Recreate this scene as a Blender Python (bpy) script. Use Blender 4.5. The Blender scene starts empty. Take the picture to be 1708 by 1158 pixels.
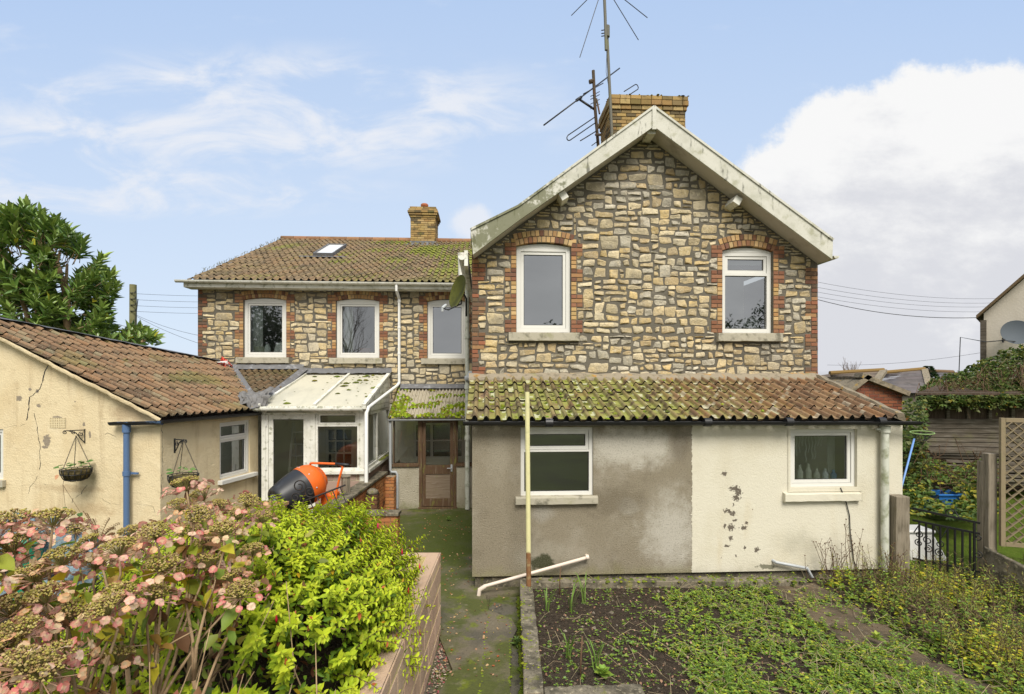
import bpy, bmesh, math, random
import numpy as np
from mathutils import Vector, Matrix, noise as mnoise
random.seed(7)
rng = np.random.default_rng(7)
R = math.radians
SC = bpy.context.scene
COL = SC.collection

# ------------------------------------------------------------------ camera
EYE = 2.9; FPX = 850.0; CX = 854.0; HY = 638.0
cd = bpy.data.cameras.new('camera'); cam = bpy.data.objects.new('camera', cd); COL.objects.link(cam)
cam.location = (0, 0, EYE); cam.rotation_euler = (R(90), 0, 0)
cd.sensor_width = 36; cd.lens = 36 * FPX / 1708; cd.shift_y = (HY - 579) / 1708
cd.clip_start = 0.05; cd.clip_end = 2000
SC.camera = cam
# ------------------------------------------------------------------ sky, sun, exposure
SUN_EL, SUN_AZ = R(50), R(168)          # azimuth clockwise from +Y: a veiled sun behind the camera
SC.view_settings.view_transform = 'Standard'; SC.view_settings.look = 'None'
SC.view_settings.exposure = 0.75; SC.view_settings.gamma = 1
sd = bpy.data.lights.new('sun', 'SUN'); sd.energy = 2.6; sd.angle = R(28); sd.color = (1, .95, .86)
so = bpy.data.objects.new('sun', sd); COL.objects.link(so)
sv = Vector((math.sin(SUN_AZ) * math.cos(SUN_EL), math.cos(SUN_AZ) * math.cos(SUN_EL), math.sin(SUN_EL)))
so.rotation_euler = (-sv).to_track_quat('-Z', 'Y').to_euler(); so.location = sv * 60

class NT:
    def __init__(s, nt): s.nt = nt
    def n(s, t, **kw):
        x = s.nt.nodes.new(t)
        for k, v in kw.items(): setattr(x, k, v)
        return x
    def l(s, a, b): s.nt.links.new(a, b)
    def setin(s, sock, v):
        if hasattr(v, 'is_output') or isinstance(v, bpy.types.NodeSocket): s.l(v, sock)
        else: sock.default_value = v
    def math(s, op, a, b=0.0, c=None, clamp=False):
        x = s.n('ShaderNodeMath', operation=op, use_clamp=clamp)
        s.setin(x.inputs[0], a); s.setin(x.inputs[1], b)
        if c is not None: s.setin(x.inputs[2], c)
        return x.outputs[0]
    def mr(s, v, a, b, c=0.0, d=1.0, smooth=False):
        x = s.n('ShaderNodeMapRange', clamp=True, interpolation_type='SMOOTHSTEP' if smooth else 'LINEAR')
        s.setin(x.inputs[0], v)
        for i, q in enumerate((a, b, c, d)): x.inputs[i + 1].default_value = q
        return x.outputs[0]
    def mix(s, f, a, b, blend='MIX'):
        x = s.n('ShaderNodeMix', data_type='RGBA', blend_type=blend)
        s.setin(x.inputs[0], f); s.setin(x.inputs[6], a); s.setin(x.inputs[7], b)
        return x.outputs[2]
    def noise(s, vec, scale, detail=4, rough=.55, dist=0.0):
        x = s.n('ShaderNodeTexNoise'); s.l(vec, x.inputs['Vector'])
        x.inputs['Scale'].default_value = scale; x.inputs['Detail'].default_value = detail
        x.inputs['Roughness'].default_value = rough; x.inputs['Distortion'].default_value = dist
        return x.outputs['Fac']
    def vor(s, vec, scale, feature='F1'):
        x = s.n('ShaderNodeTexVoronoi', feature=feature); s.l(vec, x.inputs['Vector']); x.inputs['Scale'].default_value = scale
        return x
    def mapping(s, vec, scale=(1, 1, 1), loc=(0, 0, 0)):
        x = s.n('ShaderNodeMapping'); s.l(vec, x.inputs[0]); x.inputs['Scale'].default_value = scale; x.inputs['Location'].default_value = loc
        return x.outputs[0]

def c4(c): return (c[0], c[1], c[2], 1.0)

w = bpy.data.worlds.new('World'); SC.world = w; w.use_nodes = True
t = NT(w.node_tree); w.node_tree.nodes.clear()
wo = t.n('ShaderNodeOutputWorld'); bg = t.n('ShaderNodeBackground')
sk = t.n('ShaderNodeTexSky', sky_type='NISHITA'); sk.sun_disc = False
sk.sun_elevation = SUN_EL; sk.sun_rotation = SUN_AZ; sk.air_density = 1.0; sk.dust_density = 1.2; sk.ozone_density = 1.0
tc = t.n('ShaderNodeTexCoord'); sx = t.n('ShaderNodeSeparateXYZ'); t.l(tc.outputs['Generated'], sx.inputs[0])
yy = t.math('MAXIMUM', t.math('ABSOLUTE', sx.outputs[1]), .18)
U = t.math('DIVIDE', sx.outputs[0], yy); V = t.math('DIVIDE', sx.outputs[2], yy)
cb = t.n('ShaderNodeCombineXYZ'); t.l(U, cb.inputs[0]); t.l(V, cb.inputs[1]); uv = cb.outputs[0]
# the big cumulus: a rounded bank with a ragged top edge
def ell(uc, vc, ru, rv):
    a = t.math('DIVIDE', t.math('SUBTRACT', U, uc), ru); b = t.math('DIVIDE', t.math('SUBTRACT', V, vc), rv)
    return t.math('SUBTRACT', 1.0, t.math('SQRT', t.math('ADD', t.math('MULTIPLY', a, a), t.math('MULTIPLY', b, b))))
n1 = t.noise(uv, 6.0, 10, .68); n2 = t.noise(t.mapping(uv, (1, 1.6, 1), (3, 1, 0)), 2.2, 8, .6)
e1 = t.math('MAXIMUM', ell(.98, .20, .64, .45), ell(1.3, .1, 1.0, .53))
bank = t.mr(t.math('ADD', e1, t.math('MULTIPLY', t.math('SUBTRACT', n1, .5), .34)), .0, .07, smooth=True)
low = t.mr(t.math('ADD', ell(1.15, .08, .95, .20), t.math('MULTIPLY', t.math('SUBTRACT', n2, .5), .9)), -.15, .35, smooth=True)
puff = t.mr(t.math('ADD', ell(-.08, .315, .05, .05), t.math('MULTIPLY', t.math('SUBTRACT', n1, .5), 1.7)), .0, .5, smooth=True)
# thin wisps on the left
wv = t.mapping(uv, (1.0, 2.6, 1), (0, .2, 0))
n3 = t.noise(wv, 4.2, 9, .60, .5)
band = t.math('MAXIMUM', ell(-.48, .53, .62, .13), t.math('MAXIMUM', ell(-.72, .375, .5, .055), ell(-.88, .46, .32, .09)))
wisp = t.math('MULTIPLY', t.mr(n3, .40, .66, smooth=True), t.mr(band, -.2, .45, smooth=True))
thin = t.math('MULTIPLY', t.mr(t.noise(wv, 4.3, 6, .6), .58, .8, smooth=True), .30)
shade = t.math('ADD', t.mr(V, .08, .58), t.math('MULTIPLY', t.math('SUBTRACT', t.noise(t.mapping(uv, (1, 1.9, 1), (7, 0, 0)), 3.4, 9, .64), .5), 2.3))
ccol = t.mix(t.mr(shade, .15, .85, smooth=True), c4((4.25, 4.32, 4.6)), c4((5.6, 5.6, 5.6)))
SKYN = sk.outputs[0]
# hazy winter air: the clear sky is paler than a clean blue one, palest towards the horizon
haze = t.mr(V, .0, 1.0, .95, .88)
skyc = t.mix(haze, SKYN, t.mix(t.mr(V, .05, .8), c4((4.2, 4.85, 5.7)), c4((2.9, 3.85, 5.5))))
skyc = t.mix(t.math('MAXIMUM', t.math('MULTIPLY', wisp, .9), t.math('MAXIMUM', thin, t.math('MULTIPLY', puff, .8))), skyc, c4((5.0, 5.15, 5.5)))
skyc = t.mix(t.math('MULTIPLY', low, .75), skyc, ccol)
skyc = t.mix(bank, skyc, ccol)
# unseen sky behind the camera: bright overcast added as fill for the facades
over = t.mix(t.mr(t.noise(t.mapping(tc.outputs['Generated'], (1, 1, 2)), 2.2, 6, .6), .35, .7), c4((4.9, 4.9, 4.9)), c4((7.1, 7.05, 6.95)))
skyc = t.mix(t.mr(sx.outputs[1], .12, -.22, smooth=True), skyc, over)
up = t.mr(sx.outputs[2], -.02, .02)
skyc = t.mix(up, c4((1.4, 1.5, 1.4)), skyc)
t.l(skyc, bg.inputs[0]); bg.inputs[1].default_value = 0.10
t.l(bg.outputs[0], wo.inputs[0])

# ------------------------------------------------------------------ frames: plan rotation + origin
class Frame:
    def __init__(s, ox, oy, th): s.o = Vector((ox, oy, 0)); s.th = th; s.c = math.cos(th); s.s = math.sin(th)
    def w(s, x, d, z): return Vector((s.o.x + x * s.c - d * s.s, s.o.y + x * s.s + d * s.c, z))
    def loc(s, p): q = p - s.o; return Vector((q.x * s.c + q.y * s.s, -q.x * s.s + q.y * s.c, p.z))
    def hit(s, px, py, P, n):
        """where the sight line of a measured photo point meets a plane given in this frame"""
        e = s.loc(Vector((0, 0, EYE))); r = s.loc(Vector(((px - CX) / FPX, 1, EYE + (HY - py) / FPX))) - e
        P = Vector(P); n = Vector(n); k = (P - e).dot(n) / r.dot(n); return e + r * k
    def d(s, px, py, d): v = s.hit(px, py, (0, d, 0), (0, 1, 0)); return v.x, v.z
    def x(s, px, py, x): v = s.hit(px, py, (x, 0, 0), (1, 0, 0)); return v.y, v.z
    def z(s, px, py, z): v = s.hit(px, py, (0, 0, z), (0, 0, 1)); return v.x, v.y
WF = Frame(0, 0, 0)
HF = Frame(-.70, 8.9, R(3))
OF = Frame(-5.52, 8.0, R(-9.8))

# ------------------------------------------------------------------ mesh builder
class MB:
    def __init__(s, col=(.5, .5, .5)): s.v = []; s.f = []; s.c = []; s.col = col; s.clips = []
    def add(s, vs, fs, col=None):
        b = len(s.v); s.v.extend([tuple(q) for q in vs]); c = col or s.col
        for f in fs: s.f.append(tuple(b + i for i in f)); s.c.append(c)
        return s
    def quad(s, a, b, c, d, col=None): return s.add([a, b, c, d], [(0, 1, 2, 3)], col)
    def hexa(s, p, col=None):
        return s.add(p, [(0, 3, 2, 1), (4, 5, 6, 7), (0, 1, 5, 4), (1, 2, 6, 5), (2, 3, 7, 6), (3, 0, 4, 7)], col)
    def box(s, x0, x1, y0, y1, z0, z1, col=None):
        return s.hexa([(x0, y0, z0), (x1, y0, z0), (x1, y1, z0), (x0, y1, z0), (x0, y0, z1), (x1, y0, z1), (x1, y1, z1), (x0, y1, z1)], col)
    def bar(s, a, b, w, h, up=(0, 0, 1), col=None):
        a = Vector(a); b = Vector(b); d = (b - a).normalized(); r = d.cross(Vector(up)).normalized() * w / 2; u = r.cross(d).normalized() * h / 2
        p = [a - r - u, a + r - u, b + r - u, b - r - u, a - r + u, a + r + u, b + r + u, b - r + u]
        return s.hexa(p, col)
    def tube(s, pts, r, seg=8, col=None, caps=True):
        pts = [Vector(p) for p in pts]; n = len(pts); rs = r if isinstance(r, (list, tuple)) else [r] * n
        vs = []; u = None
        for i, p in enumerate(pts):
            dd = (pts[min(i + 1, n - 1)] - pts[max(i - 1, 0)])
            dd = dd.normalized() if dd.length > 1e-9 else Vector((0, 0, 1))
            if u is None: u = dd.orthogonal().normalized()
            else:
                u = u - dd * u.dot(dd); u = u.normalized() if u.length > 1e-6 else dd.orthogonal().normalized()
            v = dd.cross(u)
            for k in range(seg):
                a = 2 * math.pi * k / seg; vs.append(p + (u * math.cos(a) + v * math.sin(a)) * rs[i])
        fs = [(i * seg + k, i * seg + (k + 1) % seg, (i + 1) * seg + (k + 1) % seg, (i + 1) * seg + k) for i in range(n - 1) for k in range(seg)]
        if caps: fs += [tuple(range(seg - 1, -1, -1)), tuple((n - 1) * seg + k for k in range(seg))]
        return s.add(vs, fs, col)
    def lathe(s, prof, seg=24, M=None, col=None):
        M = M or Matrix(); vs = []; n = len(prof)
        for r, z in prof:
            for k in range(seg):
                a = 2 * math.pi * k / seg; vs.append(M @ Vector((r * math.cos(a), r * math.sin(a), z)))
        fs = [(i * seg + k, i * seg + (k + 1) % seg, (i + 1) * seg + (k + 1) % seg, (i + 1) * seg + k) for i in range(n - 1) for k in range(seg)]
        return s.add(vs, fs, col)
    def extrude(s, poly, y0, y1, col=None):
        """poly of (x,z), pushed through in y"""
        n = len(poly); vs = [(x, y0, z) for x, z in poly] + [(x, y1, z) for x, z in poly]
        return s.add(vs, [tuple(range(n)), tuple(range(2 * n - 1, n - 1, -1))] + [(i, i + n, (i + 1) % n + n, (i + 1) % n) for i in range(n)], col)
    def extrude_x(s, poly, x0, x1, col=None):
        n = len(poly); vs = [(x0, y, z) for y, z in poly] + [(x1, y, z) for y, z in poly]
        return s.add(vs, [tuple(range(n)), tuple(range(2 * n - 1, n - 1, -1))] + [(i, i + n, (i + 1) % n + n, (i + 1) % n) for i in range(n)], col)
    def brick(s, q, T, out, back=-.06, col=None, ch=.006):
        """one brick: q = four (u,z) corners, T(u,z,out) puts it on its wall"""
        cu = sum(p[0] for p in q) / 4; cz = sum(p[1] for p in q) / 4
        inn = []
        for (a, b) in q:
            l = math.hypot(cu - a, cz - b); inn.append((a + (cu - a) / l * ch * 1.4, b + (cz - b) / l * ch * 1.4))
        vs = [T(a, b, out) for a, b in inn] + [T(a, b, out - ch) for a, b in q] + [T(a, b, back) for a, b in q]
        fs = [(0, 1, 2, 3)] + [(i + 4, (i + 1) % 4 + 4, (i + 1) % 4, i) for i in range(4)] + [(i + 8, (i + 1) % 4 + 8, (i + 1) % 4 + 4, i + 4) for i in range(4)]
        return s.add(vs, fs, col)
    def wall(s, x0, x1, z0, z1, holes, y, reveal, clips=(), col=None):
        """front face of a wall with rectangular holes and their reveals; clips = (point, normal) in x,z keep the inside"""
        xs = sorted({x0, x1} | {q for h in holes for q in h[:2] if x0 < q < x1}); zs = sorted({z0, z1} | {q for h in holes for q in h[2:] if z0 < q < z1})
        for i in range(len(xs) - 1):
            for j in range(len(zs) - 1):
                mx = (xs[i] + xs[i + 1]) / 2; mz = (zs[j] + zs[j + 1]) / 2
                if any(h[0] < mx < h[1] and h[2] < mz < h[3] for h in holes): continue
                poly = [(xs[i], zs[j]), (xs[i + 1], zs[j]), (xs[i + 1], zs[j + 1]), (xs[i], zs[j + 1])]
                for (pt, nm) in clips:
                    out = []
                    for k in range(len(poly)):
                        a, b = poly[k], poly[(k + 1) % len(poly)]
                        da = (a[0] - pt[0]) * nm[0] + (a[1] - pt[1]) * nm[1]; db = (b[0] - pt[0]) * nm[0] + (b[1] - pt[1]) * nm[1]
                        if da <= 0: out.append(a)
                        if (da < 0 < db) or (db < 0 < da):
                            q = da / (da - db); out.append((a[0] + (b[0] - a[0]) * q, a[1] + (b[1] - a[1]) * q))
                    poly = out
                    if len(poly) < 3: break
                if len(poly) >= 3: s.add([(a, y, b) for a, b in poly], [tuple(range(len(poly)))], col)
        for h in holes:
            a, b, c, e = h; yb = y + reveal
            s.quad((a, y, c), (a, y, e), (a, yb, e), (a, yb, c), col); s.quad((b, y, c), (b, yb, c), (b, yb, e), (b, y, e), col)
            s.quad((a, y, c), (a, yb, c), (b, yb, c), (b, y, c), col); s.quad((a, y, e), (b, y, e), (b, yb, e), (a, yb, e), col)
        return s

BASE = {}
def link(o): COL.objects.link(o); return o
def tag(o, label=None, cat=None, group=None, kind=None):
    if label: o['label'] = label
    if cat: o['category'] = cat
    if group: o['group'] = group
    if kind: o['kind'] = kind
    return o
def thing(name, label, cat, fr=WF, base=(0, 0, 0), group=None, own=False):
    """an Empty at the thing's base; its parts are given in the frame's coordinates (or in the thing's own)"""
    e = link(bpy.data.objects.new(name, None)); e.location = fr.w(*base); e.rotation_euler = (0, 0, fr.th); e.empty_display_size = .2
    BASE[e.name] = (0, 0, 0) if own else base
    return tag(e, label, cat, group)
def mesh(name, mb, mat, smooth=False, off=(0, 0, 0), weld=False):
    me = bpy.data.meshes.new(name)
    v = np.asarray(mb.v, dtype=np.float64).reshape(-1, 3) - np.asarray(off)
    me.from_pydata(v.tolist(), [], mb.f); me.materials.append(mat)
    a = me.color_attributes.new('Col', 'FLOAT_COLOR', 'CORNER')
    cnt = np.fromiter((len(f) for f in mb.f), int, len(mb.f)); cc = np.ones((len(mb.f), 4)); cc[:, :3] = np.asarray(mb.c)[:, :3]
    a.data.foreach_set('color', np.repeat(cc, cnt, axis=0).astype(np.float32).ravel())
    if smooth: me.polygons.foreach_set('use_smooth', [True] * len(me.polygons))
    if mb.clips or weld:
        bm = bmesh.new(); bm.from_mesh(me)
        if weld: bmesh.ops.remove_doubles(bm, verts=bm.verts, dist=1e-5)
        for co, no in mb.clips:
            bmesh.ops.bisect_plane(bm, geom=bm.verts[:] + bm.edges[:] + bm.faces[:], plane_co=Vector(co) - Vector(off), plane_no=no, clear_outer=True)
        bm.to_mesh(me); bm.free()
    me.update(); return me
def part(name, mb, mat, parent, smooth=False, bev=0, label=None, weld=False, autos=None):
    b = BASE[parent.name]
    o = link(bpy.data.objects.new(name, mesh(name, mb, mat, smooth or autos is not None, b, weld))); o.parent = parent; BASE[o.name] = b
    if bev:
        m = o.modifiers.new('bevel', 'BEVEL'); m.width = bev; m.segments = 2; m.limit_method = 'ANGLE'; m.angle_limit = R(40)
    if autos is not None: sharp(o, autos)
    if label: o['label'] = label
    return o
def sharp(o, deg):
    bm = bmesh.new(); bm.from_mesh(o.data)
    for e in bm.edges:
        if len(e.link_faces) == 2 and e.calc_face_angle(0) > R(deg): e.smooth = False
    bm.to_mesh(o.data); bm.free()
def solo(name, mb, mat, label=None, cat=None, fr=WF, base=(0, 0, 0), smooth=False, bev=0, group=None, kind=None, own=False, weld=False, autos=None):
    """a thing that is one mesh"""
    b = (0, 0, 0) if own else base
    o = link(bpy.data.objects.new(name, mesh(name, mb, mat, smooth or autos is not None, b, weld))); o.location = fr.w(*base); o.rotation_euler = (0, 0, fr.th); BASE[o.name] = b
    if bev:
        m = o.modifiers.new('bevel', 'BEVEL'); m.width = bev; m.segments = 2; m.limit_method = 'ANGLE'; m.angle_limit = R(40)
    if autos is not None: sharp(o, autos)
    return tag(o, label, cat, group, kind)

# ------------------------------------------------------------------ materials
def M(name, base, rough=.85, spec=.3, layers=(), bump=(), metal=0.0, trans=0.0):
    """base: a colour or 'attr'. layers: dicts col, s(cale), lo, hi, a(mount), k(ind), st(retch), blend, c(entre), r(adius), nz
       bump: (scale, distance, kind, stretch)"""
    m = bpy.data.materials.new(name); m.use_nodes = True; t = NT(m.node_tree); m.node_tree.nodes.clear()
    out = t.n('ShaderNodeOutputMaterial'); p = t.n('ShaderNodeBsdfPrincipled')
    oc = t.n('ShaderNodeTexCoord').outputs['Object']
    if base == 'attr': at = t.n('ShaderNodeAttribute', attribute_name='Col'); c = at.outputs[0]
    else: c = t.n('ShaderNodeRGB').outputs[0]; c.default_value = c4(base)
    for L in layers:
        k = L.get('k', 'noise'); vec = t.mapping(oc, L.get('st', (1, 1, 1)), L.get('o', (0, 0, 0)))
        if k == 'noise': f = t.noise(vec, L['s'], L.get('d', 5), L.get('rg', .6))
        elif k == 'vor': f = t.math('SUBTRACT', 1.0, t.vor(vec, L['s']).outputs['Distance'])
        elif k == 'blob':
            dv = t.n('ShaderNodeVectorMath', operation='SUBTRACT'); t.l(oc, dv.inputs[0]); dv.inputs[1].default_value = L['c']
            sv2 = t.n('ShaderNodeVectorMath', operation='DIVIDE'); t.l(dv.outputs[0], sv2.inputs[0]); sv2.inputs[1].default_value = L['r']
            ln = t.n('ShaderNodeVectorMath', operation='LENGTH'); t.l(sv2.outputs[0], ln.inputs[0])
            f = t.math('ADD', t.math('SUBTRACT', 1.0, ln.outputs['Value']), t.math('MULTIPLY', t.math('SUBTRACT', t.noise(oc, L['s'], 6, .65), .5), L.get('nz', 1.0)))
        elif k == 'grad':     # along an axis of the object (damp rising from the ground, algae under a coping)
            sp = t.n('ShaderNodeSeparateXYZ'); t.l(oc, sp.inputs[0])
            f = t.math('ADD', t.mr(sp.outputs[L['ax']], L['g0'], L['g1']), t.math('MULTIPLY', t.math('SUBTRACT', t.noise(vec, L['s'], 6, .65), .5), L.get('nz', 1.0)))
        f = t.mr(f, L['lo'], L['hi'], 0, L.get('a', 1.0), True)
        c = t.mix(f, c, c4(L['col']), L.get('blend', 'MIX'))
    t.l(c, p.inputs['Base Color']); p.inputs['Roughness'].default_value = rough; p.inputs['Metallic'].default_value = metal
    p.inputs['Specular IOR Level'].default_value = spec
    nrm = None
    for B in bump:
        vec = t.mapping(oc, B[3] if len(B) > 3 else (1, 1, 1))
        f = t.vor(vec, B[0]).outputs['Distance'] if B[2] == 'vor' else t.noise(vec, B[0], 6, .65)
        b = t.n('ShaderNodeBump'); b.inputs['Distance'].default_value = B[1]; b.inputs['Strength'].default_value = 1.0; t.l(f, b.inputs['Height'])
        if nrm is not None: t.l(nrm, b.inputs['Normal'])
        nrm = b.outputs[0]
    if nrm is not None: t.l(nrm, p.inputs['Normal'])
    sh = p.outputs[0]
    if trans:
        tr = t.n('ShaderNodeBsdfTranslucent'); t.l(c, tr.inputs[0]); mx = t.n('ShaderNodeMixShader'); mx.inputs[0].default_value = trans
        t.l(sh, mx.inputs[1]); t.l(tr.outputs[0], mx.inputs[2]); sh = mx.outputs[0]
    t.l(sh, out.inputs[0]); return m

def glass(name, refl=.16, tint=(.80, .86, .84), wob=0.0, wsc=3.0):
    m = bpy.data.materials.new(name); m.use_nodes = True; t = NT(m.node_tree); m.node_tree.nodes.clear()
    out = t.n('ShaderNodeOutputMaterial'); tr = t.n('ShaderNodeBsdfTransparent'); tr.inputs[0].default_value = c4(tint)
    gl = t.n('ShaderNodeBsdfGlossy'); gl.inputs['Roughness'].default_value = .015; gl.inputs[0].default_value = (.94, .97, 1, 1)
    fr = t.n('ShaderNodeFresnel'); fr.inputs[0].default_value = 1.5
    f = t.math('ADD', fr.outputs[0], refl, clamp=True); mx = t.n('ShaderNodeMixShader'); t.l(f, mx.inputs[0])
    if wob:
        b = t.n('ShaderNodeBump'); b.inputs['Distance'].default_value = wob; t.l(t.noise(t.n('ShaderNodeTexCoord').outputs['Object'], wsc, 2), b.inputs['Height'])
        t.l(b.outputs[0], gl.inputs['Normal'])
    t.l(tr.outputs[0], mx.inputs[1]); t.l(gl.outputs[0], mx.inputs[2]); t.l(mx.outputs[0], out.inputs[0]); return m

GREEN = (.10, .13, .025); DK = (.03, .028, .022)
m_stone = M('rubble_stone', 'attr', .92, .15, [dict(col=(.30, .27, .215), s=3.2, lo=.42, hi=.68, a=.6), dict(col=(.44, .34, .19), s=5.5, lo=.55, hi=.72, a=.45), dict(col=(.20, .175, .13), s=20, lo=.52, hi=.70, a=.5), dict(col=(.27, .235, .17), s=9, lo=.52, hi=.75, a=.45), dict(col=(.66, .57, .39), s=16, lo=.52, hi=.70, a=.55), dict(col=(.13, .105, .07), s=26, lo=.58, hi=.72, a=.35), dict(col=(.10, .085, .06), s=1.3, lo=.60, hi=.80, a=.25), dict(col=(.04, .035, .03), s=38, lo=.62, hi=.76, a=.6)],
            [(14, .018, 'noise'), (34, .016, 'noise'), (90, .006, 'noise')])
m_mortar = M('old_mortar', (.135, .122, .097), .95, .1, [dict(col=(.27, .24, .185), s=3, lo=.52, hi=.75, a=.5), dict(col=(.07, .063, .05), s=1.1, lo=.5, hi=.75, a=.6)], [(30, .012, 'noise')])
m_brick = M('facing_brick', 'attr', .85, .2, [dict(col=(.05, .04, .035), s=7, lo=.55, hi=.8, a=.45), dict(col=(.46, .34, .2), s=22, lo=.62, hi=.8, a=.4)], [(45, .004, 'noise')])
m_tile = M('clay_tile', 'attr', .9, .15, [dict(col=(.045, .04, .03), s=5, lo=.52, hi=.74, a=.6), dict(col=(.19, .155, .11), s=11, lo=.60, hi=.72, a=.5), dict(col=(.36, .33, .22), s=26, k='vor', lo=.74, hi=.84, a=.45), dict(col=(.13, .15, .025), s=2.2, lo=.60, hi=.78, a=.5)], [(40, .005, 'noise')])
m_tilemoss = M('mossy_clay_tile', 'attr', .93, .12, [dict(col=(.05, .045, .03), s=6, lo=.55, hi=.75, a=.55), dict(col=(.17, .195, .035), s=3.2, lo=.50, hi=.66, a=.65), dict(col=(.44, .43, .28), s=13, lo=.62, hi=.68, a=.6), dict(col=(.33, .36, .13), s=9, lo=.60, hi=.70, a=.6)], [(40, .007, 'noise')])
m_upvc = M('white_upvc', (.66, .65, .605), .35, .4, [dict(col=(.42, .40, .30), s=5, lo=.62, hi=.85, a=.35)])
m_oldwhite = M('weathered_white_paint', (.72, .71, .64), .6, .3, [dict(col=(.40, .39, .29), s=3, lo=.42, hi=.7, a=.6), dict(col=(.17, .18, .08), s=9, lo=.55, hi=.68, a=.6), dict(col=(.08, .08, .06), s=24, st=(1, 1, .35), lo=.64, hi=.76, a=.6)], [(30, .002, 'noise')])
m_barge = M('algae_stained_barge_paint', (.56, .55, .48), .6, .3, [dict(col=(.36, .36, .28), s=2.4, lo=.42, hi=.7, a=.6), dict(col=(.045, .045, .03), s=13, st=(1, 1, .22), lo=.57, hi=.70, a=.75), dict(col=(.20, .20, .075), s=4.2, lo=.52, hi=.70, a=.5), dict(k='blob', col=(.10, .105, .035), c=(.95, -.4, 5.5), r=(1.2, .6, .9), s=9, nz=2.8, lo=-.05, hi=.45, a=.8)], [(30, .002, 'noise')])
m_lead = M('lead_sheet', (.145, .145, .15), .8, .2, [dict(col=(.38, .39, .42), s=7, lo=.52, hi=.75, a=.6), dict(col=(.08, .08, .075), s=4, lo=.5, hi=.75, a=.6)], [(12, .004, 'noise')])
m_dark = M('black_plastic', (.018, .018, .019), .4, .4, [dict(col=(.09, .10, .08), s=8, lo=.62, hi=.85, a=.35)])
m_sill = M('weathered_stone_sill', (.40, .37, .29), .9, .15, [dict(col=(.075, .07, .05), s=7, lo=.48, hi=.7, a=.7), dict(col=(.22, .22, .09), s=4, lo=.55, hi=.75, a=.5)], [(40, .005, 'noise')])
m_conc = M('mossy_concrete', (.19, .165, .12), .95, .15, [dict(col=(.055, .05, .036), s=5, lo=.40, hi=.62, a=.8), dict(col=(.40, .35, .24), s=19, lo=.54, hi=.68, a=.7), dict(col=(.045, .04, .03), s=34, lo=.54, hi=.68, a=.6), dict(col=(.15, .16, .025), s=6, lo=.58, hi=.7, a=.7)], [(28, .010, 'noise')])
m_oldpipe = M('green_stained_white_pipe', (.55, .56, .48), .5, .35, [dict(col=(.16, .18, .07), s=6, lo=.48, hi=.7, a=.75), dict(col=(.30, .28, .2), s=20, lo=.6, hi=.75, a=.5)])
m_whitepipe = M('white_plastic_pipe', (.76, .76, .73), .4, .4, [dict(col=(.4, .38, .28), s=8, lo=.62, hi=.8, a=.4)])
m_greypipe = M('grey_plastic_pipe', (.40, .42, .43), .4, .4, [dict(col=(.2, .2, .18), s=9, lo=.6, hi=.8, a=.4)])
m_glass = glass('window_glass', .18); m_glassR = glass('reflecting_window_glass', .25, (.5, .54, .54), .0012, 1.4); m_glassD = glass('old_thin_glass', .07, (.80, .82, .76), .001, 2)
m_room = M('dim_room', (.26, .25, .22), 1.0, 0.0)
m_plaster = M('interior_plaster', (.68, .66, .58), .95, .05)
m_curtain = M('net_curtain', (.80, .80, .74), .95, .05, trans=.4)
# ------------------------------------------------------------------ masonry, tiles, windows
def jit(c, a=.12, b=.03):
    k = 1 + random.uniform(-a, a); return tuple(max(.004, q * k * (1 + random.uniform(-b, b))) for q in c)
TAN = [(.62, .49, .285), (.57, .45, .255), (.66, .55, .355), (.50, .38, .21), (.60, .45, .22), (.63, .54, .365)]
GRY = [(.48, .44, .35), (.54, .49, .39), (.43, .395, .31), (.58, .53, .42)]
BRK = [(.23, .105, .06), (.27, .135, .075), (.35, .205, .095), (.41, .28, .14), (.17, .085, .055), (.31, .175, .085), (.13, .085, .06)]
YEL = [(.36, .25, .10), (.33, .225, .09), (.28, .185, .075), (.39, .285, .13), (.21, .15, .07), (.12, .095, .055)]
DKB = [(.16, .10, .06), (.20, .11, .06), (.27, .11, .06), (.13, .09, .06)]

def rubble(mb, x0, x1, z0, z1, blocked, y, colf, cs=.05, seed=1, sizes=None, T=None):
    """squared rubble: rectangles of many sizes packed on a fine grid, each a rounded, lumpy stone"""
    rd = random.Random(seed); nx = int((x1 - x0) / cs); nz = int((z1 - z0) / cs); top = [[0] * nx for _ in range(nz)]; free = [[not blocked(x0 + (i + .5) * cs, z0 + (j + .5) * cs) for i in range(nx)] for j in range(nz)]
    sizes = sizes or [(4, 2), (5, 2), (3, 2), (6, 2), (4, 3), (5, 3), (6, 3), (3, 3), (7, 3), (4, 4), (5, 4), (7, 5), (3, 1), (4, 1), (2, 2), (6, 4)]
    wt = [14, 12, 10, 6, 14, 12, 6, 9, 2, 8, 6, 1.4, 3, 2, 6, 3]
    for j in range(nz):
        for i in range(nx):
            if not free[j][i]: continue
            sw, sh = rd.choices(sizes, wt)[0]
            if i and j + 2 <= top[j][i - 1] <= j + 5 and rd.random() < .5: sh = top[j][i - 1] - j; sw = max(sw, int(sh * 1.2))
            k = 0
            while k < sw and i + k < nx and free[j][i + k]: k += 1
            rest = 0
            while i + k + rest < nx and k == sw and rest < 3 and free[j][i + k + rest]: rest += 1
            sw = k + (rest if rest < 3 and k == sw and (i + k + rest >= nx or not free[j][i + k + rest]) else 0)
            h = 1
            sh = min(sh, max(2, sw))
            while h < sh and j + h < nz and all(free[j + h][i + q] for q in range(sw)): h += 1
            for a in range(h):
                for b in range(sw): free[j + a][i + b] = False; top[j + a][i + b] = j + h
            stone(mb, rd, x0 + i * cs, x0 + (i + sw) * cs, z0 + j * cs, z0 + (j + h) * cs, y, colf, T)

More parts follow.
